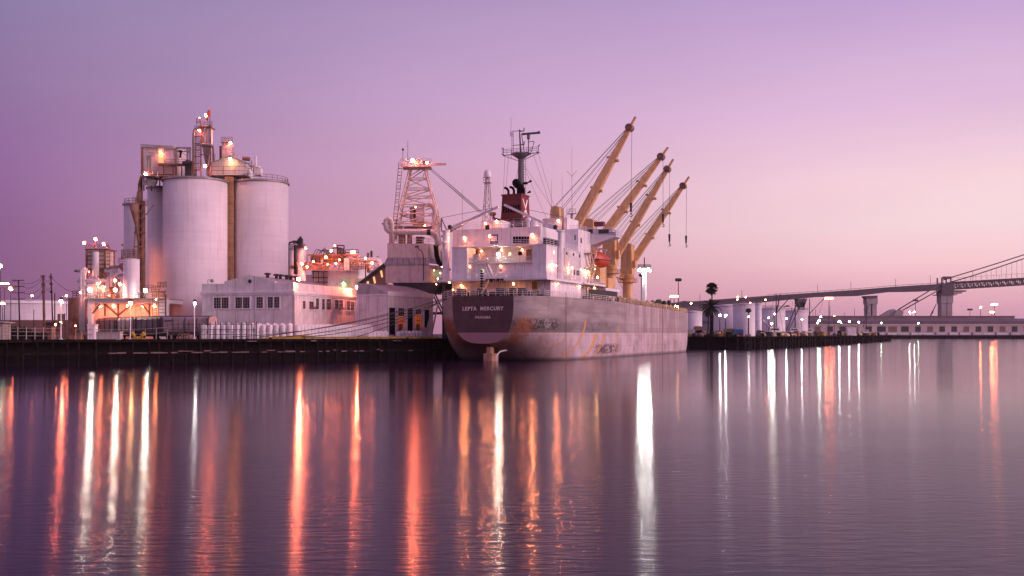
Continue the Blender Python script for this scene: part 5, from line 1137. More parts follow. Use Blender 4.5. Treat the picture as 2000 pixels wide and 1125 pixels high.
for a, q in (((30, 547, 250), (84, 541, 225)), ((43, 559, 250), (84, 543, 225)), ((43, 570, 250), (85, 556, 225)), ((43, 583, 250), (85, 570, 225)), ((-30, 530, 200), (33, 548, 250)), ((-30, 540, 200), (33, 560, 250)), ((86, 541, 225), (100, 540, 230)), ((101, 542, 230), (160, 570, 250)), ((86, 556, 225), (101, 556, 230))):
    wire(P(*a), P(*q), 1.2, 'thin overhead wire between the poles at far left'); k += 1
def lamp_thing(px, py, Y, kind, label, base=656, r_=.3, arms=None, mt_='dark', name='street_lamp', wd=.12):
    o = thing(name, label, 'lamp', (PX(px, Y), Y, GZ)); m = MB().tube((PX(px, Y), Y, GZ), P(px, py, Y), wd, wd * .7, 6)
    if arms: m.beam(P(px - arms, py, Y), P(px + arms, py, Y), .2)
    m.build('post', M[mt_], o)
    offs = [-arms, -arms * .35, arms * .35, arms] if arms else [0]
    for dx in offs: bulb(P(px + dx, py, Y - .2), kind, r_, o)
lamp_thing(9, 553, 300, 'p', 'tall crossarm light mast at the far left edge', r_=.22, arms=7)
lamp_thing(21, 563, 280, 'p', 'brightest orange street lamp at far left', r_=.5)
lamp_thing(5, 592, 320, 'p', 'pair of low lamps before the broad tank at far left', r_=.35, arms=3)
lamp_thing(63, 577, 500, 'p', 'distant orange lamp over the roof of the broad tank', r_=.5)
lamp_thing(130, 577, 330, 'p', 'orange lamp left of the pipe rack', r_=.33)
lamp_thing(1, 519, 300, 'g', 'very bright white high mast light at the left edge', r_=.5)
lamp_thing(109, 633, 228, 'p', 'low orange lamp under the leaning poles', r_=.22)
lamp_thing(148, 636, 230, 'p', 'small low orange lamp left of the pipes', r_=.16)
lamp_thing(119.5, 629, 226, 'y', 'small lamp halfway up beside the left wharf lamp post', r_=.18)
m = MB(); m.box(PX(112, 236), PX(126, 236), 236, 236.1, PZ(625, 236), PZ(613, 236)); m.beam(P(119, 656, 236.2), P(119, 613, 236.2), .15); m.solo('yard_sign', mat('cream_board', (.45, .36, .28), .8), 'plain square cream board behind the left wharf lamp post', 'sign')
bt = thing('small_booth', 'small dark roofed booth between the poles and the left lamp post', 'booth', P(98, 656, 238)); hb(88, 106, 632, 650, 238, 3).build('wall', M['brown'], bt); hb(86, 108, 630, 632.5, 237.5, 4).build('roof', M['dark'], bt)
# dark shrubs and stacked gear at the left edge
def shrub(px0, px1, ptop, Y, label, seed):
    rr_ = random.Random(seed); m = MB(); x0, x1 = PX(px0, Y), PX(px1, Y); H = PZ(ptop, Y) - GZ
    for k in range(900):
        a = rr_.random(); x = x0 + (x1 - x0) * a; hm_ = H * (.55 + .45 * math.sin(math.pi * a)) * (.8 + .2 * math.sin(a * 17 + seed)); z = GZ + hm_ * rr_.random() ** .6; y = Y + rr_.uniform(-1.8, 1.8)
        d = Vector((rr_.gauss(0, 1), rr_.gauss(0, 1), rr_.gauss(0, 1))).normalized() * rr_.uniform(.15, .38); e = d.cross(Vector((rr_.random(), rr_.random(), 1))).normalized() * .14
        c = Vector((x, y, z)); m.poly([c - d, c + e, c + d, c - e])
    for k in range(5): x = x0 + (x1 - x0) * (k + .5) / 5; m.tube((x, Y, GZ), (x + .3, Y, GZ + H * .7), .08, n=5)
    m.solo('shrub', M['leaf'], label, 'shrub')
shrub(-2, 30, 634, 190, 'dark shrub at the very left edge of the wharf', 1)
shrub(26, 62, 637, 192, 'dark bushy shrub behind the white pipe railing', 2)
shrub(60, 96, 648, 194, 'lower dark shrub left of the lamp post', 3)
m = MB(); m.box(PX(-5, 180), PX(5, 180), 180, 183, GZ, PZ(628, 180)); m.prism([P(-6, 627, 179.5), P(8, 629, 179.5), P(8, 631, 179.5), P(-6, 630, 179.5)], (0, 4, 0)); m.solo('kiosk', M['steel'], 'corner of a pale kiosk cut by the left picture edge', 'kiosk')

# ================================================================ MIDDLE PLANT behind the office
Y = 300; pb = thing('process_building', 'white flat roofed process building behind the office with green lit windows', 'building', P(665, 600, Y))
m = hb(609, 641, 528, 600, Y, 15); hb(641, 700, 529, 600, Y - 1, 16, m); hb(575, 609, 537, 600, Y + 2, 10, m); m.build('wall', M['plain'], pb)
m = MB(); m.prism([P(700, 527, Y), P(700, 600, Y), P(745, 600, Y + 8), P(745, 522, Y + 8)], (0, 4, 0)); m.build('side_wing', M['plain'], pb)
hb(692, 752, 521, 530, Y + 3, 16).build('roof', M['tank'], pb)
for px0, px1 in ((664, 686), (694, 711)):
    f_ = hb(px0 - .5, px1 + .5, 544, 564, Y - 1.06, .1).build('window', M['steel'], pb)
    hb(px0, px1, 544.5, 564, Y - 1.12, .08).build('pane', glow('green_lit_glass', (.55, .62, .35), .35), f_)
    m = MB()
    for k in range(1, 8): x = px0 + (px1 - px0) * k / 8; m.beam(P(x, 544, Y - 1.2), P(x, 564, Y - 1.2), .1)
    m.beam(P(px0, 551, Y - 1.2), P(px1, 551, Y - 1.2), .1); m.build('glazing_bar', M['steel'], f_)
bulb(P(671, 553, Y - 1.6), 'g', .3, pb)
m = MB()
for py in (530, 542, 551): m.beam(P(609, py, Y - .3), P(640, py, Y - .3), .3)
for px in (612, 622, 632): m.beam(P(px, 530, Y - .3), P(px, 562, Y - .3), .2)
m.build('gallery', M['rusty'], pb)
Y = 296
for px0, px1, pt, lab in ((566, 578, 486, 'darker of two upright bins right of the silos'), (579, 597, 485.5, 'pink lit upright bin right of the silos')):
    o, cx, r, z = silo(px0, px1, pt, Y, lab, 'concrete', name='storage_bin', cat='bin', rim=.1)
m = MB(); m.box(PX(582.5, Y), PX(591, Y), Y - 1, Y + 1, PZ(485, Y), PZ(466, Y)); m.box(PX(573, Y), PX(583, Y), Y - .5, Y + .5, PZ(476, Y), PZ(470, Y)); m.tube(P(587, 466, Y), P(587, 462, Y), .4, n=6); m.solo('dust_collector', M['dark'], 'dark dust collector box on top of the pink lit bin', 'machine')
m = MB(); m.pipe([P(563.5, 560, Y - 3), P(563.5, 480, Y - 3), P(566, 474, Y - 3), P(572, 472, Y - 3), P(577, 475, Y - 3)], .28); m.pipe([P(577.5, 535, Y - 3.5), P(577.5, 479, Y - 3.5)], .55); m.solo('riser_pipe', M['dark'], 'dark riser pipes in front of the two bins right of the silos', 'pipe')
pk = thing('pipe_bridge', 'rusty orange lit process deck full of pipes and trusses behind the office', 'process plant', P(640, 530, Y)); m = MB()
for py, x0, x1 in ((498, 600, 702), (506, 632, 700), (513, 596, 668), (520, 563, 640), (523, 563, 640), (526, 590, 700)): m.beam(P(x0, py, Y - 1), P(x1, py, Y - 1), .35)
for k in range(15): m.beam(P(600 + k * 7, 498, Y - 1), P(600 + k * 7, 528, Y - 1), .18)
for k in range(10): m.beam(P(600 + k * 10, 526, Y), P(610 + k * 10, 512, Y), .16)
m.build('frame', M['rusty'], pk)
m = hb(607, 676, 499, 512, Y + 3, 4); m.build('clad_wall', M['rusty'], pk)
hb(672, 680, 504, 528, Y - 2, 6).build('enclosure', M['corr'], pk)
m = MB(); rr_ = random.Random(8)
for k in range(26):
    x = rr_.uniform(600, 672); y_ = rr_.uniform(513, 525); 
    if k % 2: m.tube(P(x, y_, Y - .5), P(x + rr_.uniform(5, 16), y_, Y - .5), rr_.uniform(.15, .4), n=7)
    else: m.tube(P(x, y_, Y - .8), P(x, y_ - rr_.uniform(4, 9), Y - .8), rr_.uniform(.15, .5), n=7)
m.build('pipe', M['steel'], pk)
m = MB(); m.rail([P(675, 498, Y), P(700, 498, Y)], 1.5, 1.5, .09, 2); m.beam(P(659, 479.5, Y), P(672, 479.5, Y), .3); m.beam(P(659, 479.5, Y), P(659, 497, Y), .3); m.beam(P(672, 479.5, Y), P(672, 497, Y), .3); m.pipe([P(648, 497, Y), P(649, 485, Y), P(660, 484, Y), P(667, 486, Y), P(667, 495, Y)], .2); m.lathe(P(665, 497, Y), [(.8, 0), (1, .8), (.9, 1.6), (.3, 2)], 10); m.build('hoist_frame', M['dark'], pk)
m = MB()
for k in range(6): m.pipe([P(612 + k * 5, 497, Y + 2), P(618 + k * 4, 487 + (k % 3) * 2, Y + 2), P(628 + k * 4, 489, Y + 2), P(640 + k * 3, 497, Y + 2)], .1, 5)
m.beam(P(622, 497, Y), P(634, 484, Y), .14); m.beam(P(634, 484, Y), P(642, 496, Y), .14); m.build('hose', M['dark'], pk)
du = thing('dust_duct', 'large white curved ducts with drop pipes along the roof of the process building', 'duct', P(715, 525, 298)); m = MB()
m.pipe([P(665, 497, 298), P(690, 497, 298), P(697, 499, 298), P(700, 503, 298)], .75); m.pipe([P(690, 507, 297), P(734, 507, 297), P(740, 510, 297), P(742, 516, 297), P(742, 522, 297)], [.6, .75, .8, .8, .8]); m.build('main_duct', M['plain'], du)
m = MB()
for k in range(9): m.tube(P(686 + k * 5.2, 509, 297.5), P(686 + k * 5.2, 522, 297.5), .42, n=8); m.tube(P(686 + k * 5.2, 522, 297.5), P(686 + k * 5.2, 527, 297.5), .42, .15, 8)
m.build('filter_sleeve', M['plain'], du)
m = MB(); m.rail([P(684, 524.5, 296.5), P(716, 524.5, 296.5)], 1.3, 1.5, .08, 2); m.beam(P(684, 530, 296.5), P(684, 508, 296.5), .25); m.beam(P(730, 506, 297), P(740, 500, 297), .2); hb(716, 720, 516, 532, 297, 2, m); m.build('support', M['rusty'], du)
for px, w_, pt, lab in ((719, 2.6, 494, 'short rusty stack on the process building roof'), (725.5, 2.2, 490, 'taller dark stack beside the short rusty one'), (714, 1.3, 517, 'thin dark flue in front of the white process building')):
    MB().tube(P(px, 508 if px != 714 else 545, 299 if px != 714 else 296), P(px, pt, 299 if px != 714 else 296), w_ / FP * 299 * 1.0, n=12).solo('stack', M['rusty'] if px == 719 else M['dark'], lab, 'stack')
for px, py, r_, lab in ((597, 484, .35, 'orange lamp on the pink lit bin'), (647, 489, .4, 'orange lamp on a pipe bend over the process deck'), (654, 479.5, .25, 'highest orange lamp over the process deck'), (687, 492, .4, 'left lamp of the bright pair over the ducts'), (691.5, 491.5, .42, 'right lamp of the bright pair over the ducts'), (714, 504, .34, 'orange lamp beside the short rusty stack'), (726.5, 513, .42, 'orange lamp inside the duct bend'), (636.5, 501.5, .4, 'orange lamp inside the process deck, upper'), (612, 510.5, .3, 'orange lamp inside the process deck, left'), (663, 507, .3, 'orange lamp inside the process deck, right'), (656, 514, .26, 'lowest orange lamp inside the process deck'), (640, 516, .2, 'small orange lamp among the process deck pipes')):
    o = thing('bulkhead_lamp', lab, 'lamp', P(px, py + 6, 293.5)); MB().tube(P(px, py + 6, 293.6), P(px, py, 293.6), .08, n=5).build('bracket', M['dark'], o); bulb(P(px, py, 293.2), 'p', r_ * .85, o)
bulb(P(590, 515, 293), 'O', .3, pk); bulb(P(600, 521, 293), 'O', .25, pk)

# ================================================================ SHIP LOADER
Y = 238; ld_ = thing('ship_loader', 'tall cream ship loader with lattice tower, machine cabin and curved pipes left of the ship', 'ship loader', P(812, 655, Y + 5))
zA, zB, zC = PZ(552, Y), PZ(517, Y), PZ(475, Y)
def oct_(px, py, Y_): return P(px, py, Y_)
# lower cabin: front face 753-835, right face 835-872
x0, x1 = PX(753, Y), PX(836, Y); dv_ = Vector((PX(872, Y + 7) - x1, 7, 0))
m = MB(); m.prism([(x0, Y, zA), (x1, Y, zA), (x1, Y, zB), (x0, Y, zB)], (dv_.x, dv_.y, 0)); m.build('cabin', M['cab'], ld_)
m = MB(); m.prism([(PX(756, Y), Y + .4, zC), (PX(833, Y), Y + .4, zC), (PX(833, Y), Y + .4, PZ(503, Y)), (PX(756, Y), Y + .4, PZ(503, Y))], (dv_.x * .9, dv_.y * .9, 0)); m.build('upper_cabin', M['cab'], ld_)
m = MB(); a = [(PX(756, Y), Y + .38, PZ(503, Y)), (PX(833, Y), Y + .38, PZ(503, Y)), (x1 + .3, Y - .25, zB + .3), (x0 - .3, Y - .25, zB + .3)]; m.poly(a); m.poly([(PX(833, Y), Y + .38, PZ(503, Y)), (PX(833, Y) + dv_.x * .9, Y + dv_.y * .9, PZ(503, Y)), (x1 + dv_.x, Y + dv_.y, zB + .3), (x1 + .3, Y - .25, zB + .3)])
m.box(x0 - .3, x1 + .3, Y - .3, Y + .1, zB - .05, zB + .3); m.build('skirt_roof', mat('ribbed_skirt', (.42, .38, .40), .4, .3, streak=.7, seam=((0, 1.3, .3),)), ld_)
m = MB()
for px, w_ in ((848, 1.2),): m.prism([(PX(846, Y + 2.2), Y + 2.0, PZ(540, Y)), (PX(862, Y + 4.2), Y + 5, PZ(540, Y)), (PX(862, Y + 4.2), Y + 5, PZ(526, Y)), (PX(846, Y + 2.2), Y + 2.0, PZ(526, Y))], (.1, -.08, 0))
m.build('window', glow('cabin_window', (.5, .6, .35), .3), ld_); bulb(P(848, 528, Y + 1.2), 'q', .1, ld_); bulb(P(855, 544, Y + 2), 'q', .14, ld_)
# portal legs and dark underframe
m = MB(); zg_ = GZ
m.prism([(PX(765, Y), Y + .5, zA), (PX(862, Y), Y + .5, zA), (PX(850, Y), Y + .5, zA - 2.2), (PX(775, Y), Y + .5, zA - 1.2)], (dv_.x, dv_.y, 0))
for px in (778, 866):
    for yy in (Y + 1, Y + 11): m.beam((PX(px, Y), yy, zg_), (PX(px, Y), yy, zA - .3), .7); 
for yy in (Y + 1, Y + 11):
    m.beam((PX(778, Y), yy, zg_ + 9), (PX(820, Y), yy, zA - 1), .35); m.beam((PX(866, Y), yy, zg_ + 5), (PX(838, Y), yy, zA - 1), .35); m.beam((PX(778, Y), yy, zg_ + 6), (PX(866, Y), yy, zg_ + 6), .4)
m.build('portal', M['dark'], ld_)
# machinery level
m = MB(); zD = PZ(438, Y)
for px in (761, 857):
    for yy in (Y + 1, Y + 7): m.beam((PX(px, Y), yy, zC), (PX(px + (4 if px < 800 else -4), Y), yy, PZ(436, Y)), .35)
m.box(PX(764, Y), PX(845, Y), Y + 1, Y + 7, PZ(441, Y), PZ(439.5, Y)); m.rail([P(763, 475, Y + .6), P(850, 475, Y + .6)], 1.2, 1.5, .06, 3); m.rail([P(766, 439, Y + 1), P(845, 439, Y + 1)], 1.2, 1.8, .06, 3)
for a, q in (((765, 473), (790, 442)), ((857, 473), (824, 446)), ((800, 462), (820, 446)), ((775, 470), (775, 440))): m.beam(P(*a, Y + .8), P(*q, Y + .8), .28)
m.build('machinery_deck', M['cab'], ld_)
for px0, px1, py0, py1, mt_ in ((808, 829, 398, 432, 'plain'), (812, 826, 462, 475, 'dark'), (778, 790, 452, 475, 'rusty'), (795, 803, 455, 475, 'rusty'), (806, 826, 433, 441, 'yellow'), (800, 812, 405, 432, 'steel')):
    m = hb(px0, px1, py0, py1, Y + 3, 2.5); m.box(PX(px0, Y) - .1, PX(px1, Y) + .1, Y + 2.9, Y + 5.6, PZ(py0, Y), PZ(py0, Y) + .15); m.build('machine_box', M[mt_], ld_)
# lattice A-tower
m = MB(); zt_ = PZ(322, Y); lv = [(436, 772, 856), (415, 776.5, 851), (397, 780, 847), (380, 784, 842), (364, 788, 837), (344, 793, 832), (322, 797, 826)]
legs = {}
for j, (py, xa, xb) in enumerate(lv):
    f = j / 6
    for n_, (px, yy) in enumerate(((xa, Y + 1.5 + f * 1.5), (xb, Y + 1.5 + f * 1.5), (xb + 2, Y + 7 - f * 1.5), (xa + 2, Y + 7 - f * 1.5))): legs[(j, n_)] = Vector((PX(px, Y), yy, PZ(py, Y)))
cen = (PX(812, Y))
# the photo's tower: sloping right leg pair stout, left legs slim
for n_ in range(4): m.pipe([legs[(j, n_)] for j in range(7)], .24 if n_ in (1, 2) else .2, 6)
for j in range(7):
    for n_ in range(4): m.tube(legs[(j, n_)], legs[(j, (n_ + 1) % 4)], .13, n=5)
    if j < 6:
        for n_ in range(4):
            a, q = (n_, (n_ + 1) % 4) if (j + n_) % 2 == 0 or n_ == 0 else ((n_ + 1) % 4, n_)
            m.tube(legs[(j, a)], legs[(j + 1, q)], .13, n=5)
m.build('lattice_tower', mat('cream_lattice', (.85, .62, .54), .6, streak=.3), ld_)
m = MB(); m.ladder(P(768, 470, Y + .5), P(783, 316, Y + .5), .9, (1, 0, 0), .8, .07); m.tube(P(764, 470, Y + .5), P(779.5, 316, Y + .5), .05, n=4)
for k in range(12): f = k / 12; m.tube(P(764 + 15.5 * f, 470 - 154 * f, Y + .5), P(771 + 14 * f, 470 - 154 * f, Y + .5), .05, n=4)
m.build('ladder', M['rusty'], ld_)
m = MB(); m.box(PX(783, Y), PX(841, Y), Y + 1, Y + 6, PZ(324, Y), PZ(321, Y)); m.rail([P(783, 321, Y + 1), P(843, 321, Y + 1)], 1.25, 1.2, .07, 3); m.rail([P(783, 321, Y + 1), P(783, 321, Y + 6)], 1.2, 1.2, .07, 3); m.build('top_platform', M['cab'], ld_)
m = hb(809, 821, 310, 321, Y + 2, 3); m.build('winch_house', M['cab'], ld_)
m = MB(); m.box(PX(824, Y), PX(829, Y), Y + 2, Y + 3, PZ(321, Y), PZ(312, Y)); m.build('motor', M['dark'], ld_)
m = MB(); m.beam(P(828, 321, Y + 3), P(872, 320.5, Y + 3), .55, .45); m.beam(P(836, 322, Y + 2.5), P(826, 345, Y + 2.5), .25); m.build('jib', M['cab'], ld_)
m = MB(); m.tube(P(796.5, 321, Y + 2), P(796.5, 275, Y + 2), .07, .04, 5); m.tube(P(787, 321, Y + 2), P(787, 290, Y + 2), .06, n=5); m.ball(P(787, 292, Y + 2), .3, 6, 4); m.build('aerial', M['dark'], ld_)
bulb(P(806, 313, Y + 1), 'X', .36, ld_); bulb(P(834, 317.5, Y + 1.2), 'O', .26, ld_); bulb(P(812, 404, Y - .5), 'p', .16, ld_); bulb(P(830, 440, Y - .5), 'p', .16, ld_)
# big air pipes
m = MB(); Yp = Y - 1
m.pipe([P(765, 475, Yp), P(765, 437, Yp), P(763, 430, Yp), P(758, 427.5, Yp), P(754, 431, Yp), P(753, 439, Yp), P(755, 447, Yp), P(760, 452.5, Yp), P(768, 453.5, Yp), P(835, 453.5, Yp), P(845, 455, Yp), P(852, 460, Yp), P(854, 468, Yp), P(854, 480, Yp)], .62, 12)
m.pipe([P(836, 398, Yp + 3), P(843, 400, Yp + 3), P(848, 406, Yp + 3), P(850, 416, Yp + 3), P(847, 438, Yp + 3), P(851, 452, Yp + 3), P(854, 462, Yp)], .6, 12); m.build('air_pipe', M['cab'], ld_)
m = MB(); m.beam(P(746, 437, Yp), P(772, 437, Yp), .3); m.tube(P(834, 453.5, Yp), P(841, 453.5, Yp), .72, n=12); m.build('pipe_flange', M['dark'], ld_)
m = MB(); m.pipe([P(851, 478, Y + 1), P(853, 500, Y + 1), P(857, 513, Y + 1), P(866, 520, Y + 1)], .55, 10); m.build('loading_hose', M['black'], ld_)
m = MB(); m.tube(P(864, 513, Y + 1), P(874, 531, Y + 1), .35, 1.0, 12); m.tube(P(861, 490, Y + 1), P(864, 515, Y + 1), .1, n=5); m.build('loading_spout', M['rusty'], ld_)
m = MB(); m.pipe([P(827, 548, Y - .8), P(827, 500, Y - .8), P(824, 491, Y - .8), P(816, 485, Y - .8)], .1, 6); m.box(PX(811, Y), PX(819, Y), Y - 1, Y - .6, PZ(484, Y), PZ(481, Y)); m.build('flood_lamp', M['dark'], ld_)
tip = P(944, 416, 250); m = MB(); m.beam(P(862, 462, 245), tip, .35, .4); m.build('loading_boom', M['dark'], ld_)
m = MB()
for k in range(4): m.tube(P(833 + k * 2.2, 325 + (k % 2) * 2, Y + 2 + k * .3), tip + Vector((-1.3 + k * .45, 0, .3 - k * .1)), .06, n=4)
m.build('stay_cable', M['steel'], ld_); bulb(P(941, 419, 248), 'o', .16, ld_)
# inclined conveyor
cv = thing('inclined_conveyor', 'dark inclined conveyor gallery with lit slots rising to the ship loader', 'conveyor', P(720, 575, 262)); Y = 255
m = MB(); m.prism([P(700, 560, Y), P(755, 517, Y), P(755, 553, Y), P(755, 572, Y), P(705, 572, Y)], (0, 3, 0)); m.build('gallery', M['brown'], cv)
m = MB(); m.beam(P(700, 557, Y - .3), P(756, 514, Y - .3), 1.0, .9); m.build('roof', M['dark'], cv)
for px, py in ((742, 529, ), (728, 541), (716, 550)): m = MB(); m.prism([P(px, py, Y - .1), P(px + 4, py - 1, Y - .1), P(px + 6, py + 12, Y - .1), P(px + 3, py + 13, Y - .1)], (0, .05, 0)); m.build('lit_slot', glow('lit_slot', (1, .62, .25), .9), cv)
for px, py in ((860, 533), (863, 521), (852, 555), (868, 545)): bulb(P(px, py, 236), 'q', .12, ld_)
m = MB(); hb(757, 862, 556, 575, 262, 2, m); m.solo('parked_machine', M['dark'], 'dark low machinery bulk seen under the ship loader cabin', 'machine')

# ================================================================ RIGHT PIER AND FAR SHORE
def tank(px0, px1, pt, Y, label, mt='tank', dome=.6):
    cx = PX((px0 + px1) / 2, Y); r = (px1 - px0) / 2 / FP * Y; z = PZ(pt, Y - r) - GZ; o = thing('storage_tank', label, 'tank', (cx, Y, GZ), None)
    MB().lathe((cx, Y, GZ), [(r, 0), (r, z)], 48).build('wall', M[mt], o)
    MB().lathe((cx, Y, GZ + z), [(r + .25, -.2), (r + .25, .2), (.01, .2 + dome)], 48).build('roof', M['tank'], o)
    n_ = 20; MB().rail([(cx + r * math.cos(2*math.pi*k/n_), Y + r * math.sin(2*math.pi*k/n_), GZ + z) for k in range(n_ + 1)], 1.2, 5, .07, 1).build('railing', M['steel'], o)
    return cx, r, z
tank(1335, 1371, 609, 440, 'smaller white storage tank just right of the ship bow')
tank(1390, 1450, 597, 520, 'broad white tank behind the date palm crown')
tank(1432, 1476, 594, 480, 'tall white tank with small dark lettering plate, left of the narrow cylinder')
tank(1475, 1487.5, 593, 462, 'narrow bright upright cylinder between the white tanks', 'plain', .2)
tank(1482, 1533, 602, 500, 'white tank behind the left fishing boat mast')
tank(1531, 1577, 607, 520, 'rightmost white tank, next to the long warehouse')
m = MB(); m.tube(P(1538, 596, 495), P(1538, 599, 495), .4, 1.6, 8); m.solo('tank_vent', M['dark'], 'small dark conical vent above the white tanks', 'vent')
m = MB(); m.box(PX(1371, 470), PX(1394, 470), 470, 480, GZ, PZ(620, 470)); m.box(PX(1369, 469), PX(1395, 469), 469, 481, PZ(628, 470), PZ(614, 470)); m.solo('tank_farm_shed', M['purple'], 'grey roofed shed behind the palm trunks', 'shed')
m = MB(); m.beam(P(1487, 622, 470), P(1503, 642, 468), .4); m.solo('tank_stair', M['steel'], 'sloping stair on the side of the tank right of the narrow cylinder', 'stairs')
# date palm and fan palm
def palm(name, label, px, Y, crown_py, R_, nfr, seed, lean=0, tr=.3, fan=False, sag=1.0):
    rr_ = random.Random(seed); c = P(px, crown_py, Y); b0 = Vector((PX(px + lean, Y), Y, GZ)); o = thing(name, label, 'palm tree', b0)
    MB().pipe([b0, b0.lerp(c, .5) + Vector((.15, 0, 0)), c], [tr * 1.25, tr, tr * .9], 9).build('trunk', M['wood'], o)
    m = MB()
    for k in range(nfr):
        az = rr_.uniform(0, 2*math.pi); el = rr_.uniform(-1.1, 1.35) if fan else rr_.uniform(-.75, 1.3); ln = R_ * rr_.uniform(.8, 1.05)
        d = Vector((math.cos(az) * math.cos(el), math.sin(az) * math.cos(el), math.sin(el)))
        if fan:
            hub = c + d * ln * .5; a1 = d.cross(Vector((0, 0, 1))).normalized(); a2 = d.cross(a1).normalized(); 
            m.tube(c, hub, .05, n=3, caps=False)
            for j in range(13):
                t_ = (j - 6) / 6 * 1.5; dd = (d * math.cos(t_) + a1 * math.sin(t_)).normalized(); w_ = dd.cross(a2).normalized() * .09 * R_ / 3; e = hub + dd * ln * .52 - Vector((0, 0, .12 * ln))
                m.poly([hub - w_ * .3, hub + dd * ln * .25 - w_ * 1.6, e, hub + dd * ln * .25 + w_ * 1.6])
        else:
            pts = []; p = c.copy(); v_ = d.copy(); st_ = ln / 9
            for j in range(10): pts.append(p.copy()); p = p + v_ * st_; v_ = (v_ - Vector((0, 0, .16 * sag))).normalized()
            for j in range(len(pts) - 1):
                a, q = pts[j], pts[j+1]; t_ = (q - a).normalized(); sd = t_.cross(Vector((0, 0, 1))).normalized(); L_ = R_ * .20 * math.sin(math.pi * min(1, (j + 1.2) / 10.5)) + .1
                m.tube(a, q, .05, n=3, caps=False)
                for h_ in (0, .33, .66):
                    b_ = a.lerp(q, h_)
                    for s_ in (-1, 1):
                        e = b_ + (sd * s_ * .75 + t_ * .6 - Vector((0, 0, .35))) * L_; w_ = t_ * .15; m.poly([b_ - w_ * .5, b_ + w_, e])
    if fan:
        for k in range(140):   # skirt of dead leaves
            az = rr_.uniform(0, 2*math.pi); z = rr_.uniform(-1.3, .1) * R_ * .75; r_ = .45 * R_ * (1 + z / (R_ * 1.5)); a = c + Vector((math.cos(az) * r_ * .4, math.sin(az) * r_ * .4, z + .8)); e = c + Vector((math.cos(az) * r_, math.sin(az) * r_, z - .3)); w_ = Vector((-math.sin(az), math.cos(az), 0)) * .2; m.poly([a - w_, a + w_, e])
    m.build('crown', M['leaf'], o)
palm('date_palm', 'broad feathery date palm, the lower of the two palm crowns', 1388, 395, 600, 4.7, 50, 3, 0, .38)
palm('fan_palm', 'tall fan palm whose round crown stands above the date palm', 1390, 399, 563, 2.9, 95, 5, 1.5, .25, fan=True)
palm('date_palm', 'slimmer second trunk with small crown left of the date palm', 1383, 397, 608, 2.6, 26, 9, -1, .2)
# container, skips, sheds
bc = thing('shipping_container', 'blue shipping container on the pier below the tall white tank', 'container', P(1443, 655, 420)); m = hb(1436, 1452, 643, 655, 420, 3); m.build('body', M['blue'], bc); m = MB()
for k in range(8): x = 1437 + k * 2; m.beam(P(x, 644, 419.95), P(x, 654.5, 419.95), .12)
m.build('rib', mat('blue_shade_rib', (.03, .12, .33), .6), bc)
bc = thing('shipping_container', 'pale yellow green open container left of the blue one', 'container', P(1425, 655, 422)); hb(1416, 1435, 642, 655, 422, 3).build('body', mat('olive_yellow', (.20, .19, .09), .8), bc); m = MB()
for k in range(6): m.beam(P(1417 + k * 3.3, 655, 421.9), P(1420 + k * 3.3, 641, 421.9), .15)
m.build('rib', M['rusty'], bc)
for px, py0, w_, h_, lab, mt_ in ((1404, 646, 14, 9, 'dark red heap shaped bin on the pier right of the palms', 'red'), (1372, 645, 26, 4, 'long pale green trailer on the pier near the bow', 'steel'), (1352, 643, 16, 10, 'grey shed roof between the bow and the palms', 'roof'), (1365, 637, 14, 5, 'brown tarred hut above the pale green trailer', 'brown')):
    m = MB(); Y = 400; x = PX(px, Y); ww = w_ / FP * Y; z0 = GZ if py0 > 640 else PZ(py0 + h_, Y)
    m.prism([(x - ww/2, Y, GZ), (x + ww/2, Y, GZ), (x + ww/2, Y, PZ(py0 + 2, Y)), (x + ww * .3, Y, PZ(py0, Y)), (x - ww * .35, Y, PZ(py0, Y)), (x - ww/2, Y, PZ(py0 + 2, Y))], (0, 4, 0)); m.solo('skip' if 'bin' in lab else 'trailer' if 'trailer' in lab else 'shed', M[mt_], lab, 'equipment')
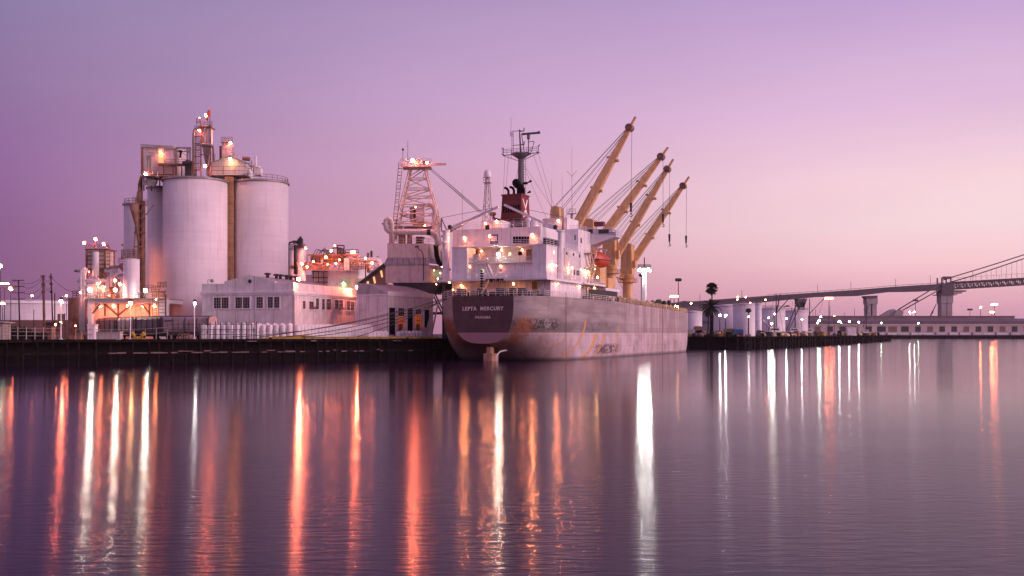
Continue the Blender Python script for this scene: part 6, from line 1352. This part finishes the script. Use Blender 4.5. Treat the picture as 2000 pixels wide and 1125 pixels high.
# lamp standards on the pier
for px, py, Y, k, r_, lab in ((1406, 615.5, 420, 'w', .55, 'left white lamp of the close pair right of the palms'), (1417, 616, 424, 'w', .62, 'right white lamp of the close pair right of the palms'), (1462, 618.5, 405, 'w', .5, 'white lamp low on the tall dark post before the tanks'), (1501, 620.5, 470, 'w', .45, 'white lamp left of the left boat mast'), (1507, 632, 450, 'W', .5, 'brightest low white lamp at the foot of the left mast'), (1512.5, 613, 452, 'w', .35, 'small white lamp on the left boat mast'), (1536, 622, 480, 'w', .48, 'white lamp in the middle of the white tanks'), (1566, 624, 500, 'w', .45, 'white lamp at the rightmost tank'),
                         (1603, 618.5, 560, 'g', .5, 'upper greenish lamp at the left end of the long warehouse'), (1600, 625, 560, 'w', .55, 'middle lamp of three at the left end of the long warehouse'), (1597, 630, 560, 'g', .5, 'lower greenish lamp at the left end of the long warehouse'), (1639, 627.5, 620, 'w', .65, 'white lamp in front of the second warehouse door pair'), (1658.5, 628, 650, 'w', .62, 'white lamp, middle of three in front of the warehouse'), (1677, 629, 680, 'w', .65, 'white lamp nearest the end of the low pier'), (1629.5, 616.5, 900, 'O', .6, 'small orange lamp at the warehouse roof edge'),
                         (1310, 579, 700, 'O', .7, 'orange lamp beside the lit crossarm mast behind the bow'), (1350, 592, 800, 'O', .7, 'orange lamp above the tank beside the bow'), (1441, 579.5, 900, 'O', .8, 'upper orange lamp at the bridge, left'), (1440, 584.5, 880, 'O', .6, 'orange lamp just under the upper left bridge lamp'), (1456.5, 580, 900, 'O', .8, 'orange lamp at the bridge rail right of the first two'), (1465, 591, 700, 'O', .55, 'orange lamp over the tall white tank'), (1495, 585, 800, 'O', .65, 'orange lamp under the bridge above the left masts'),
                         (1915, 600, 1500, 'O', 2.0, 'large orange lamp right of the bridge pier'), (1643, 630, 1150, 'g', .6, 'tiny greenish lamp on the warehouse wall left'), (1721, 630.5, 1150, 'g', .8, 'tiny greenish lamp on the warehouse wall middle'), (1793.5, 631, 1150, 'g', .9, 'tiny yellowish lamp on the warehouse wall right')):
    if py < 617 or Y > 1000: base_r = .25
    else: base_r = .1
    lamp_thing(px, py, Y, 'p' if k == 'O' else k, lab, r_=r_ * .8, wd=base_r if Y < 1200 else .6)
lamp_thing(1620 - 1, 582, 760, 'p', 'orange crossarm light mast under the bridge deck', r_=.7, arms=6.5, wd=.35, name='light_mast')
lamp_thing(1316.5, 578, 720, 'p', 'orange crossarm light mast behind the ship bow', r_=.6, arms=6, wd=.35, name='light_mast')
lamp_thing(1942, 594, 1500, 'p', 'crossarm light mast at far right, the taller', r_=1.2, arms=5, wd=.7, name='light_mast')
lamp_thing(1937, 609, 1480, 'p', 'crossarm light mast at far right, the lower', r_=1.1, arms=3, wd=.6, name='light_mast')
def mast_(px, pt, Y, label, cross=0, wd=.2, y_cross=None):
    m = MB().tube((PX(px, Y), Y, GZ), P(px, pt, Y), wd, wd * .6, 6)
    if cross: m.beam(P(px - cross, pt + 1, Y), P(px + cross, pt + 1, Y), wd * 1.4); [m.ball(P(px + s_ * cross, pt + 1.5, Y), wd * 3, 6, 4) for s_ in (-1, 0, 1)]
    m.solo('light_mast' if cross else 'post', M['dark'], label, 'mast' if cross else 'post')
mast_(1325, 545, 520, 'tall unlit light mast with a cluster head behind the bow', 3.5, .3)
mast_(1252.5, 536, 360, 'thin dark mast left of the bright white light tower', 2.2, .2)
mast_(1462, 605, 404, 'tall dark post with a black head before the white tanks', 1.6, .3)
for px, pt, lab in ((1367, 575, 'thin post left of the palms'), (1449, 567, 'thin tall post over the tank roofs'), (1621, 597, 'thin dark post right of the crossarm mast'), (1669, 602, 'thin post above the warehouse roof'), (1788, 585, 'unlit crossarm mast left of the bridge tower pier'), (1894.5, 603, 'unlit crossarm mast right of the bridge pier'), (1593, 604, 'small utility pole over the warehouse left end'), (1649, 610, 'small utility pole over the warehouse')):
    mast_(px, pt, 1260, lab, 3.5 if 'crossarm mast' in lab and 'unlit' in lab else 0, .45)
# bright white light tower behind the ship
Y = 350; lt_ = thing('light_tower', 'tall floodlit white light tower with crown of lamps behind the deck cranes', 'light tower', (PX(1258.5, Y), Y, GZ)); p = Vector((PX(1258.5, Y), Y, GZ))
MB().tube(p, (p.x, Y, PZ(522, Y)), .8, .75, 12).build('column', M['plain'], lt_); MB().tube((p.x, Y, PZ(522, Y)), (p.x, Y, PZ(503, Y)), .18, n=6).build('spire', M['dark'], lt_)
m = MB(); m.lathe((p.x, Y, PZ(524, Y)), [(2.0, 0), (2.3, .2)], 14); m.rail([(p.x + 2.2 * math.cos(k * math.pi / 5), Y + 2.2 * math.sin(k * math.pi / 5), PZ(523, Y)) for k in range(11)], 1.0, 2, .07, 2); m.build('gallery', M['steel'], lt_)
for k in range(6):
    an = -math.pi / 2 + (k - 2.5) * .5; bulb((p.x + 2.0 * math.cos(an), Y + 1.6 * math.sin(an), PZ(527.5 + (k % 2), Y)), 'T', .34, lt_)
# fishing boats: masts and crossed outriggers
def boat(px, Y, ptop, booms, label, seed):
    o = thing('fishing_boat', label, 'boat', (PX(px, Y), Y, GZ)); x = PX(px, Y)
    m = MB(); secs = [(-7, .3, 2.6), (-5, 1.5, 2.0), (0, 2.1, 1.7), (4, 2.0, 1.8), (6, 1.6, 2.0)]; prev = None
    for s_, hw, tp in secs:
        cur = [m.v((x + s_, Y + a * hw, GZ + z)) for a, z in ((-1, tp), (-.8, .6), (0, .1), (.8, .6), (1, tp))]
        if prev: [m.f([prev[j], prev[j+1], cur[j+1], cur[j]], True) for j in range(4)]; m.f([prev[0], prev[4], cur[4], cur[0]])
        prev = cur
    m.f(prev); m.build('hull', M['dark'] if seed % 2 else M['brown'], o)
    m = MB().box(x - 2.6, x + 1.2, Y - 1.3, Y + 1.3, GZ + 1.8, GZ + 3.8); m.box(x - 2.9, x + 1.5, Y - 1.5, Y + 1.5, GZ + 3.8, GZ + 3.95); wv = m.build('wheelhouse', M['plain'], o)
    MB().box(x - 2.3, x + .8, Y - 1.36, Y - 1.3, GZ + 2.8, GZ + 3.4).build('window', M['glass'], wv)
    MB().tube((x, Y, GZ + 1.8), P(px, ptop, Y), .32, .2, 8).build('mast', M['dark'], o)
    for a, q, r_ in booms: MB().tube(P(*a, Y - .5), P(*q, Y - .5), r_, n=6).build('outrigger' if r_ > .12 else 'rigging', M['dark'], o)
boat(1516, 455, 574, [((1516, 612), (1524, 575), .28), ((1516, 612), (1545, 578), .2), ((1514, 612), (1500, 645), .14), ((1495, 650), (1514, 575), .06), ((1530, 648), (1518, 580), .06)], 'fishing boat with the leftmost dark twin mast and crossed poles', 1)
boat(1553, 500, 582, [((1536, 646), (1555, 596), .24), ((1539, 648), (1570, 582), .2), ((1555, 596), (1558, 583), .2), ((1541, 640), (1548, 590), .06), ((1552, 584), (1566, 640), .06)], 'fishing boat with slanting crossed outrigger poles, middle of the three', 2)
boat(1581, 560, 583, [((1582, 612), (1609, 583), .2), ((1569, 645), (1582, 612), .22), ((1566, 645), (1577, 620), .2), ((1609, 583), (1600, 612), .06), ((1582, 590), (1596, 645), .06)], 'fishing boat with the single tall mast beside the long warehouse', 3)
boat(1692, 720, 597, [((1686, 640), (1696, 597), .22), ((1686, 604), (1700, 614), .15), ((1697, 640), (1703, 628), .15)], 'fishing boat with twin dark masts near the end of the pier', 4)
for px, Y, lab, c in ((1664, 600, 'white cabin boat by the pier', 'plain'),):
    m = MB(); x = PX(px, Y); m.box(x - 2.6, x + 2.6, Y, Y + 3, GZ, PZ(640, Y)); m.box(x - 3, x + 3, Y - .3, Y + 3.3, PZ(640, Y), PZ(639, Y)); m.solo('site_cabin', M[c], 'small white site cabin on the pier before the warehouse doors', 'cabin')
rr_ = random.Random(21); pq = [Vector((PX(px, Y), Y, GZ)) for px, Y in ((1350, 392), (1460, 385), (1600, 500), (1735, 800))]
cr = [M['rusty'], M['yellow'], M['dark'], M['brown'], M['wood'], M['red'], M['cream'], M['dark']]
for k in range(90):
    t_ = rr_.random() * 3; i = min(2, int(t_)); p = pq[i].lerp(pq[i+1], t_ - i) + Vector((0, rr_.uniform(2, 8), 0)); s_ = rr_.uniform(.6, 1.5) * (1 + .25 * i); h_ = rr_.uniform(.7, 2.2) * (1 + .2 * i)
    m = MB(frame(p, (math.cos(k), math.sin(k), 0)))
    if k % 3: m.prism([(-s_, -.6, 0), (s_, -.6, 0), (s_ * .8, -.6, h_), (-s_ * .6, -.6, h_ * .9)], (0, 1.2, 0))
    else: m.ball((0, 0, h_ * .3), s_, 7, 4, .7)
    m.solo('gear_pile' if k % 3 == 0 else 'crate', cr[k % 8], 'heaped net or rope pile along the edge of the right pier' if k % 3 == 0 else 'small worn crate among the gear on the right pier', 'gear' if k % 3 == 0 else 'crate', 'net piles on the right pier' if k % 3 == 0 else 'crates on the right pier')
# ---- long warehouse across the water
Y = 1185; wl = thing('long_warehouse', 'long low pier warehouse with purple roof band and a row of dark doors', 'building', P(1800, 655, Y))
zf = 3.6
m = MB(); m.box(PX(1579, Y), PX(2120, Y), Y, Y + 60, GZ, PZ(634, Y)); m.build('wall', mat('warehouse_wall', (.60, .50, .50), .8, streak=.4, var=.15, scale=.05), wl)
m = MB(); m.box(PX(1578, Y), PX(2121, Y), Y - .4, Y + 61, PZ(634, Y), PZ(628, Y)); m.build('cornice', M['brown'], wl)
m = MB(); m.prism([(PX(1578, Y), Y - 1, PZ(628, Y)), (PX(2121, Y), Y - 1, PZ(628, Y)), (PX(2121, Y), Y + 12, PZ(622, Y)), (PX(1578, Y), Y + 12, PZ(622, Y))], (0, .5, .1)); m.build('roof', M['purple'], wl)
m = MB(); m.box(PX(1579, Y), PX(1992, Y), Y + 12.5, Y + 58, PZ(628, Y), PZ(617.5, Y)); m.box(PX(1578, Y), PX(1993, Y), Y + 12, Y + 59, PZ(617.5, Y), PZ(616.5, Y)); m.build('upper_roof', M['brown'], wl)
dpx = [(1591, 1602), (1616, 1627), (1640, 1652), (1666, 1676), (1690, 1703), (1713, 1730), (1735, 1752), (1760, 1775)] + [(1787.5 + k * 23.6, 1798.5 + k * 23.6) for k in range(10)]
for k, (a, q) in enumerate(dpx): hb(a, q, 637.5, 648, Y - .12, .2).build('door', M['dark'] if k % 3 else M['brown'], wl)
hb(1579, 2050, 633.6, 634.8, Y - .9, .4).build('gutter', M['plain'], wl)
for k in range(13):
    px = 1690 + k * 24 + (k * 37 % 5); w_ = 17 + k * 13 % 6; m = MB(); x = PX(px, 1172); wd = w_ / FP * 1172
    m.box(x - wd/2, x + wd/2, 1170, 1174, GZ - 1.2, PZ(650.3, 1172)); m.box(x - wd/2, x - wd/2 + 1.5, 1169.8, 1174.2, GZ - 1.2, PZ(650, 1172) + .5)
    m.solo('truck_trailer', M['plain'] if k % 3 else M['tank'], 'white trailer parked in the long row on the far wharf', 'trailer', 'trailers in the row on the far wharf')
# ---- suspension bridge
BR = thing('suspension_bridge', 'dark suspension bridge with sloping approach viaduct and trussed main deck', 'bridge', P(1850, 652, 1500)); Y = 1500
top_ = [(1300, 592), (1340, 590), (1400, 585), (1460, 580.5), (1500, 577.5), (1600, 571), (1680, 565.5), (1740, 560.5), (1800, 556.5), (1838, 554.5)]
th_ = {1300: 9, 1340: 9, 1400: 10, 1460: 11.5, 1500: 12, 1600: 11.5, 1680: 12, 1740: 12.5, 1800: 12.5, 1838: 12}
m = MB()
for (xa, ya), (xb, yb) in zip(top_, top_[1:]): m.prism([P(xa, ya, Y), P(xb, yb, Y), P(xb, yb + th_[xb] - (3 if xb in (1740, 1600) else 0), Y), P(xa, ya + th_[xa] - (3 if xa in (1740, 1600) else 0), Y)], (0, 16, 0))
m.build('approach_deck', M['bridge'], BR)
m = MB(); m.rail([P(x, y, Y) for x, y in top_[4:]], 1.8, 9, .25, 1); m.rail([P(1860, 551, Y), P(2010, 541.5, Y)], 6, 9, .15, 1); m.build('railing', M['bridge'], BR)
m = MB(); a0, a1 = P(1858, 550.5, Y), P(2040, 540, Y); b0, b1 = P(1858, 566, Y), P(2040, 554.5, Y)
for off in (0, 16):
    o_v = Vector((0, off, 0)); m.prism([a0 + o_v, a1 + o_v, a1 + o_v - Vector((0, 0, 3)), a0 + o_v - Vector((0, 0, 3))], (0, .8, 0)); m.prism([b0 + o_v, b1 + o_v, b1 + o_v + Vector((0, 0, 1.8)), b0 + o_v + Vector((0, 0, 1.8))], (0, .8, 0))
    n_ = 26
    for k in range(n_): 
        A_, B_ = a0.lerp(a1, k / n_) + o_v, b0.lerp(b1, k / n_) + o_v; A2, B2 = a0.lerp(a1, (k+1) / n_) + o_v, b0.lerp(b1, (k+1) / n_) + o_v
        m.beam(A_, B_, .9); m.beam(A_ if k % 2 else B_, B2 if k % 2 else A2, .8)
        if k % 2: m.beam(a0.lerp(a1, (k + .5) / n_) + o_v, b0.lerp(b1, (k+.5)/n_) + o_v, 1.6)
m.prism([a0, a1, a1 + Vector((0, 0, -1)), a0 + Vector((0, 0, -1))], (0, 16.8, 0)); m.build('truss_deck', M['bridge'], BR)
m = MB()
for off in (0, 16): m.beam(P(1839.5, 541.5, Y) + Vector((0, off, 0)), P(1839.5, 560, Y) + Vector((0, off, 0)), 1.6); m.beam(P(1857, 542.5, Y) + Vector((0, off, 0)), P(1857, 560, Y) + Vector((0, off, 0)), 1.6)
m.box(PX(1839, Y), PX(1862, Y), Y - 1.5, Y + 19, PZ(576, Y), PZ(553, Y)); m.box(PX(1841, Y), PX(1858, Y), Y - 1, Y, PZ(545, Y), PZ(540, Y)); m.box(PX(1832, Y), PX(1868, Y), Y - 2.5, Y + 20, PZ(576.5, Y), PZ(575, Y)); m.box(PX(1862, Y), PX(1887, Y), Y - 1, Y + 16, PZ(569.5, Y), PZ(567, Y)); m.box(PX(1862, Y), PX(1879, Y), Y - 1, Y + 16, PZ(573, Y), PZ(571, Y)); m.build('tower_head', M['bridge'], BR)
for px0, px1, pt in ((1839, 1848.5, 576), (1850, 1860, 576), (1694, 1701, 578), (1704, 1712.5, 578)):
    m = MB(); m.box(PX(px0, Y), PX(px1, Y), Y, Y + 14, GZ, PZ(pt, Y)); m.box(PX(px0, Y) - 1, PX(px1, Y) + 1, Y - 1, Y + 15, PZ(pt + 16, Y), PZ(pt, Y)); m.build('pier', M['pier'], BR)
m = MB(); m.prism([P(1690, 578, Y - 2), P(1714, 577, Y - 2), P(1712, 582, Y - 2), P(1694, 583, Y - 2)], (0, 18, 0)); m.prism([P(1556, 584, Y), P(1577, 583, Y), P(1575, 589, Y), P(1571, 600, Y), P(1562, 600, Y), P(1558, 590, Y)], (0, 14, 0)); m.build('pier_cap', M['bridge'], BR)
m = MB().box(PX(1562, Y), PX(1572, Y), Y, Y + 12, GZ, PZ(590, Y)); m.build('pier', M['pier'], BR)
def cable(pts, r_, n_='main_cable'): MB().pipe([P(x, y, yy) for x, y, yy in pts], r_, 6).build(n_, M['bridge'], BR)
cable([(1840, 547.5, Y), (1880, 535, Y), (1920, 523, Y), (1960, 510.5, Y), (2000, 497.5, Y), (2060, 477, Y)], .85); cable([(1857, 551, Y), (1900, 538.5, Y), (1950, 522, Y), (2000, 505, Y), (2060, 484, Y)], .85)
cable([(1843, 551, Y), (1754, 605, Y)], .85); cable([(1858, 553, Y), (1763, 606, Y)], .85)
m = MB()
for k in range(18):
    px = 1866 + k * 10; f = (px - 1857) / 143; y_ = 551 - 46 * f; m.tube(P(px, 549.5 - (px - 1866) * .065, Y), P(px, y_ + .5, Y), .2, n=4, caps=False)
m.build('suspender', M['bridge'], BR)
m = MB(); m.prism([P(1717, 618, Y), P(1740, 605, Y), P(1747, 603.5, Y), P(1750, 608, Y), P(1748, 618, Y)], (0, 8, 0)); m.prism([P(1744, 618, Y - 3), P(1752, 606, Y - 3), P(1760, 604.5, Y - 3), P(1765, 609, Y - 3), P(1763, 618, Y - 3)], (0, 8, 0)); m.prism([P(1715, 620, Y - 4), P(1766, 620, Y - 4), P(1766, 640, Y - 4), P(1715, 640, Y - 4)], (0, 14, 0)); m.build('anchorage', M['pier'], BR)
for px, pt, pb_ in ((1597, 556, 571), (1662, 551.5, 567), (1749, 544.5, 561), (1817, 538, 556), (1900, 530, 548)):
    m = MB().tube(P(px, pb_, Y), P(px, pt + 1, Y), .3, n=5); m.tube(P(px, pt + 1, Y), P(px - 2, pt, Y), .22, n=5); m.build('lamp_post', M['dark'], BR)
m = MB(); a, q = P(1817, 618, 1400), P(1829, 593, 1400); m.tube(a, q, .9, .5, 6); m.box(a.x - 2, a.x + 3, 1398, 1402, GZ, a.z); m.tube(P(1820, 612, 1400), P(1822, 608, 1400), 1.2, n=6); m.solo('crawler_crane', M['dark'], 'small distant crane with raised boom between the bridge piers', 'crane')
o = thing('gantry_frame', 'small distant lit gantry frame left of the bridge tower pier', 'gantry', P(1781, 617, 1420)); m = MB(); 
for a, q in (((1777, 617), (1779, 608)), ((1785, 617), (1783, 608)), ((1777, 608), (1786, 608)), ((1777, 617), (1783, 608))): m.beam(P(*a, 1420), P(*q, 1420), .6)
m.build('frame', M['plain'], o); bulb(P(1776.5, 609, 1419), 'w', .8, o); bulb(P(1786, 609, 1419), 'w', .8, o)

# ---------------------------------------------------------------- evening haze: one closed even box of air
hzm = bpy.data.materials.new('evening_air'); hzm.use_nodes = True; t = hzm.node_tree; t.nodes.clear()
ho = t.nodes.new('ShaderNodeOutputMaterial'); hv = t.nodes.new('ShaderNodeVolumePrincipled'); hv.inputs['Color'].default_value = (1, .84, .92, 1); hv.inputs['Density'].default_value = .00005; hv.inputs['Anisotropy'].default_value = .3
t.links.new(hv.outputs[0], ho.inputs['Volume'])
hzb = MB().box(-1700, 2600, -60, 4700, -1, 125).build('haze', hzm); hzb['kind'] = 'stuff'
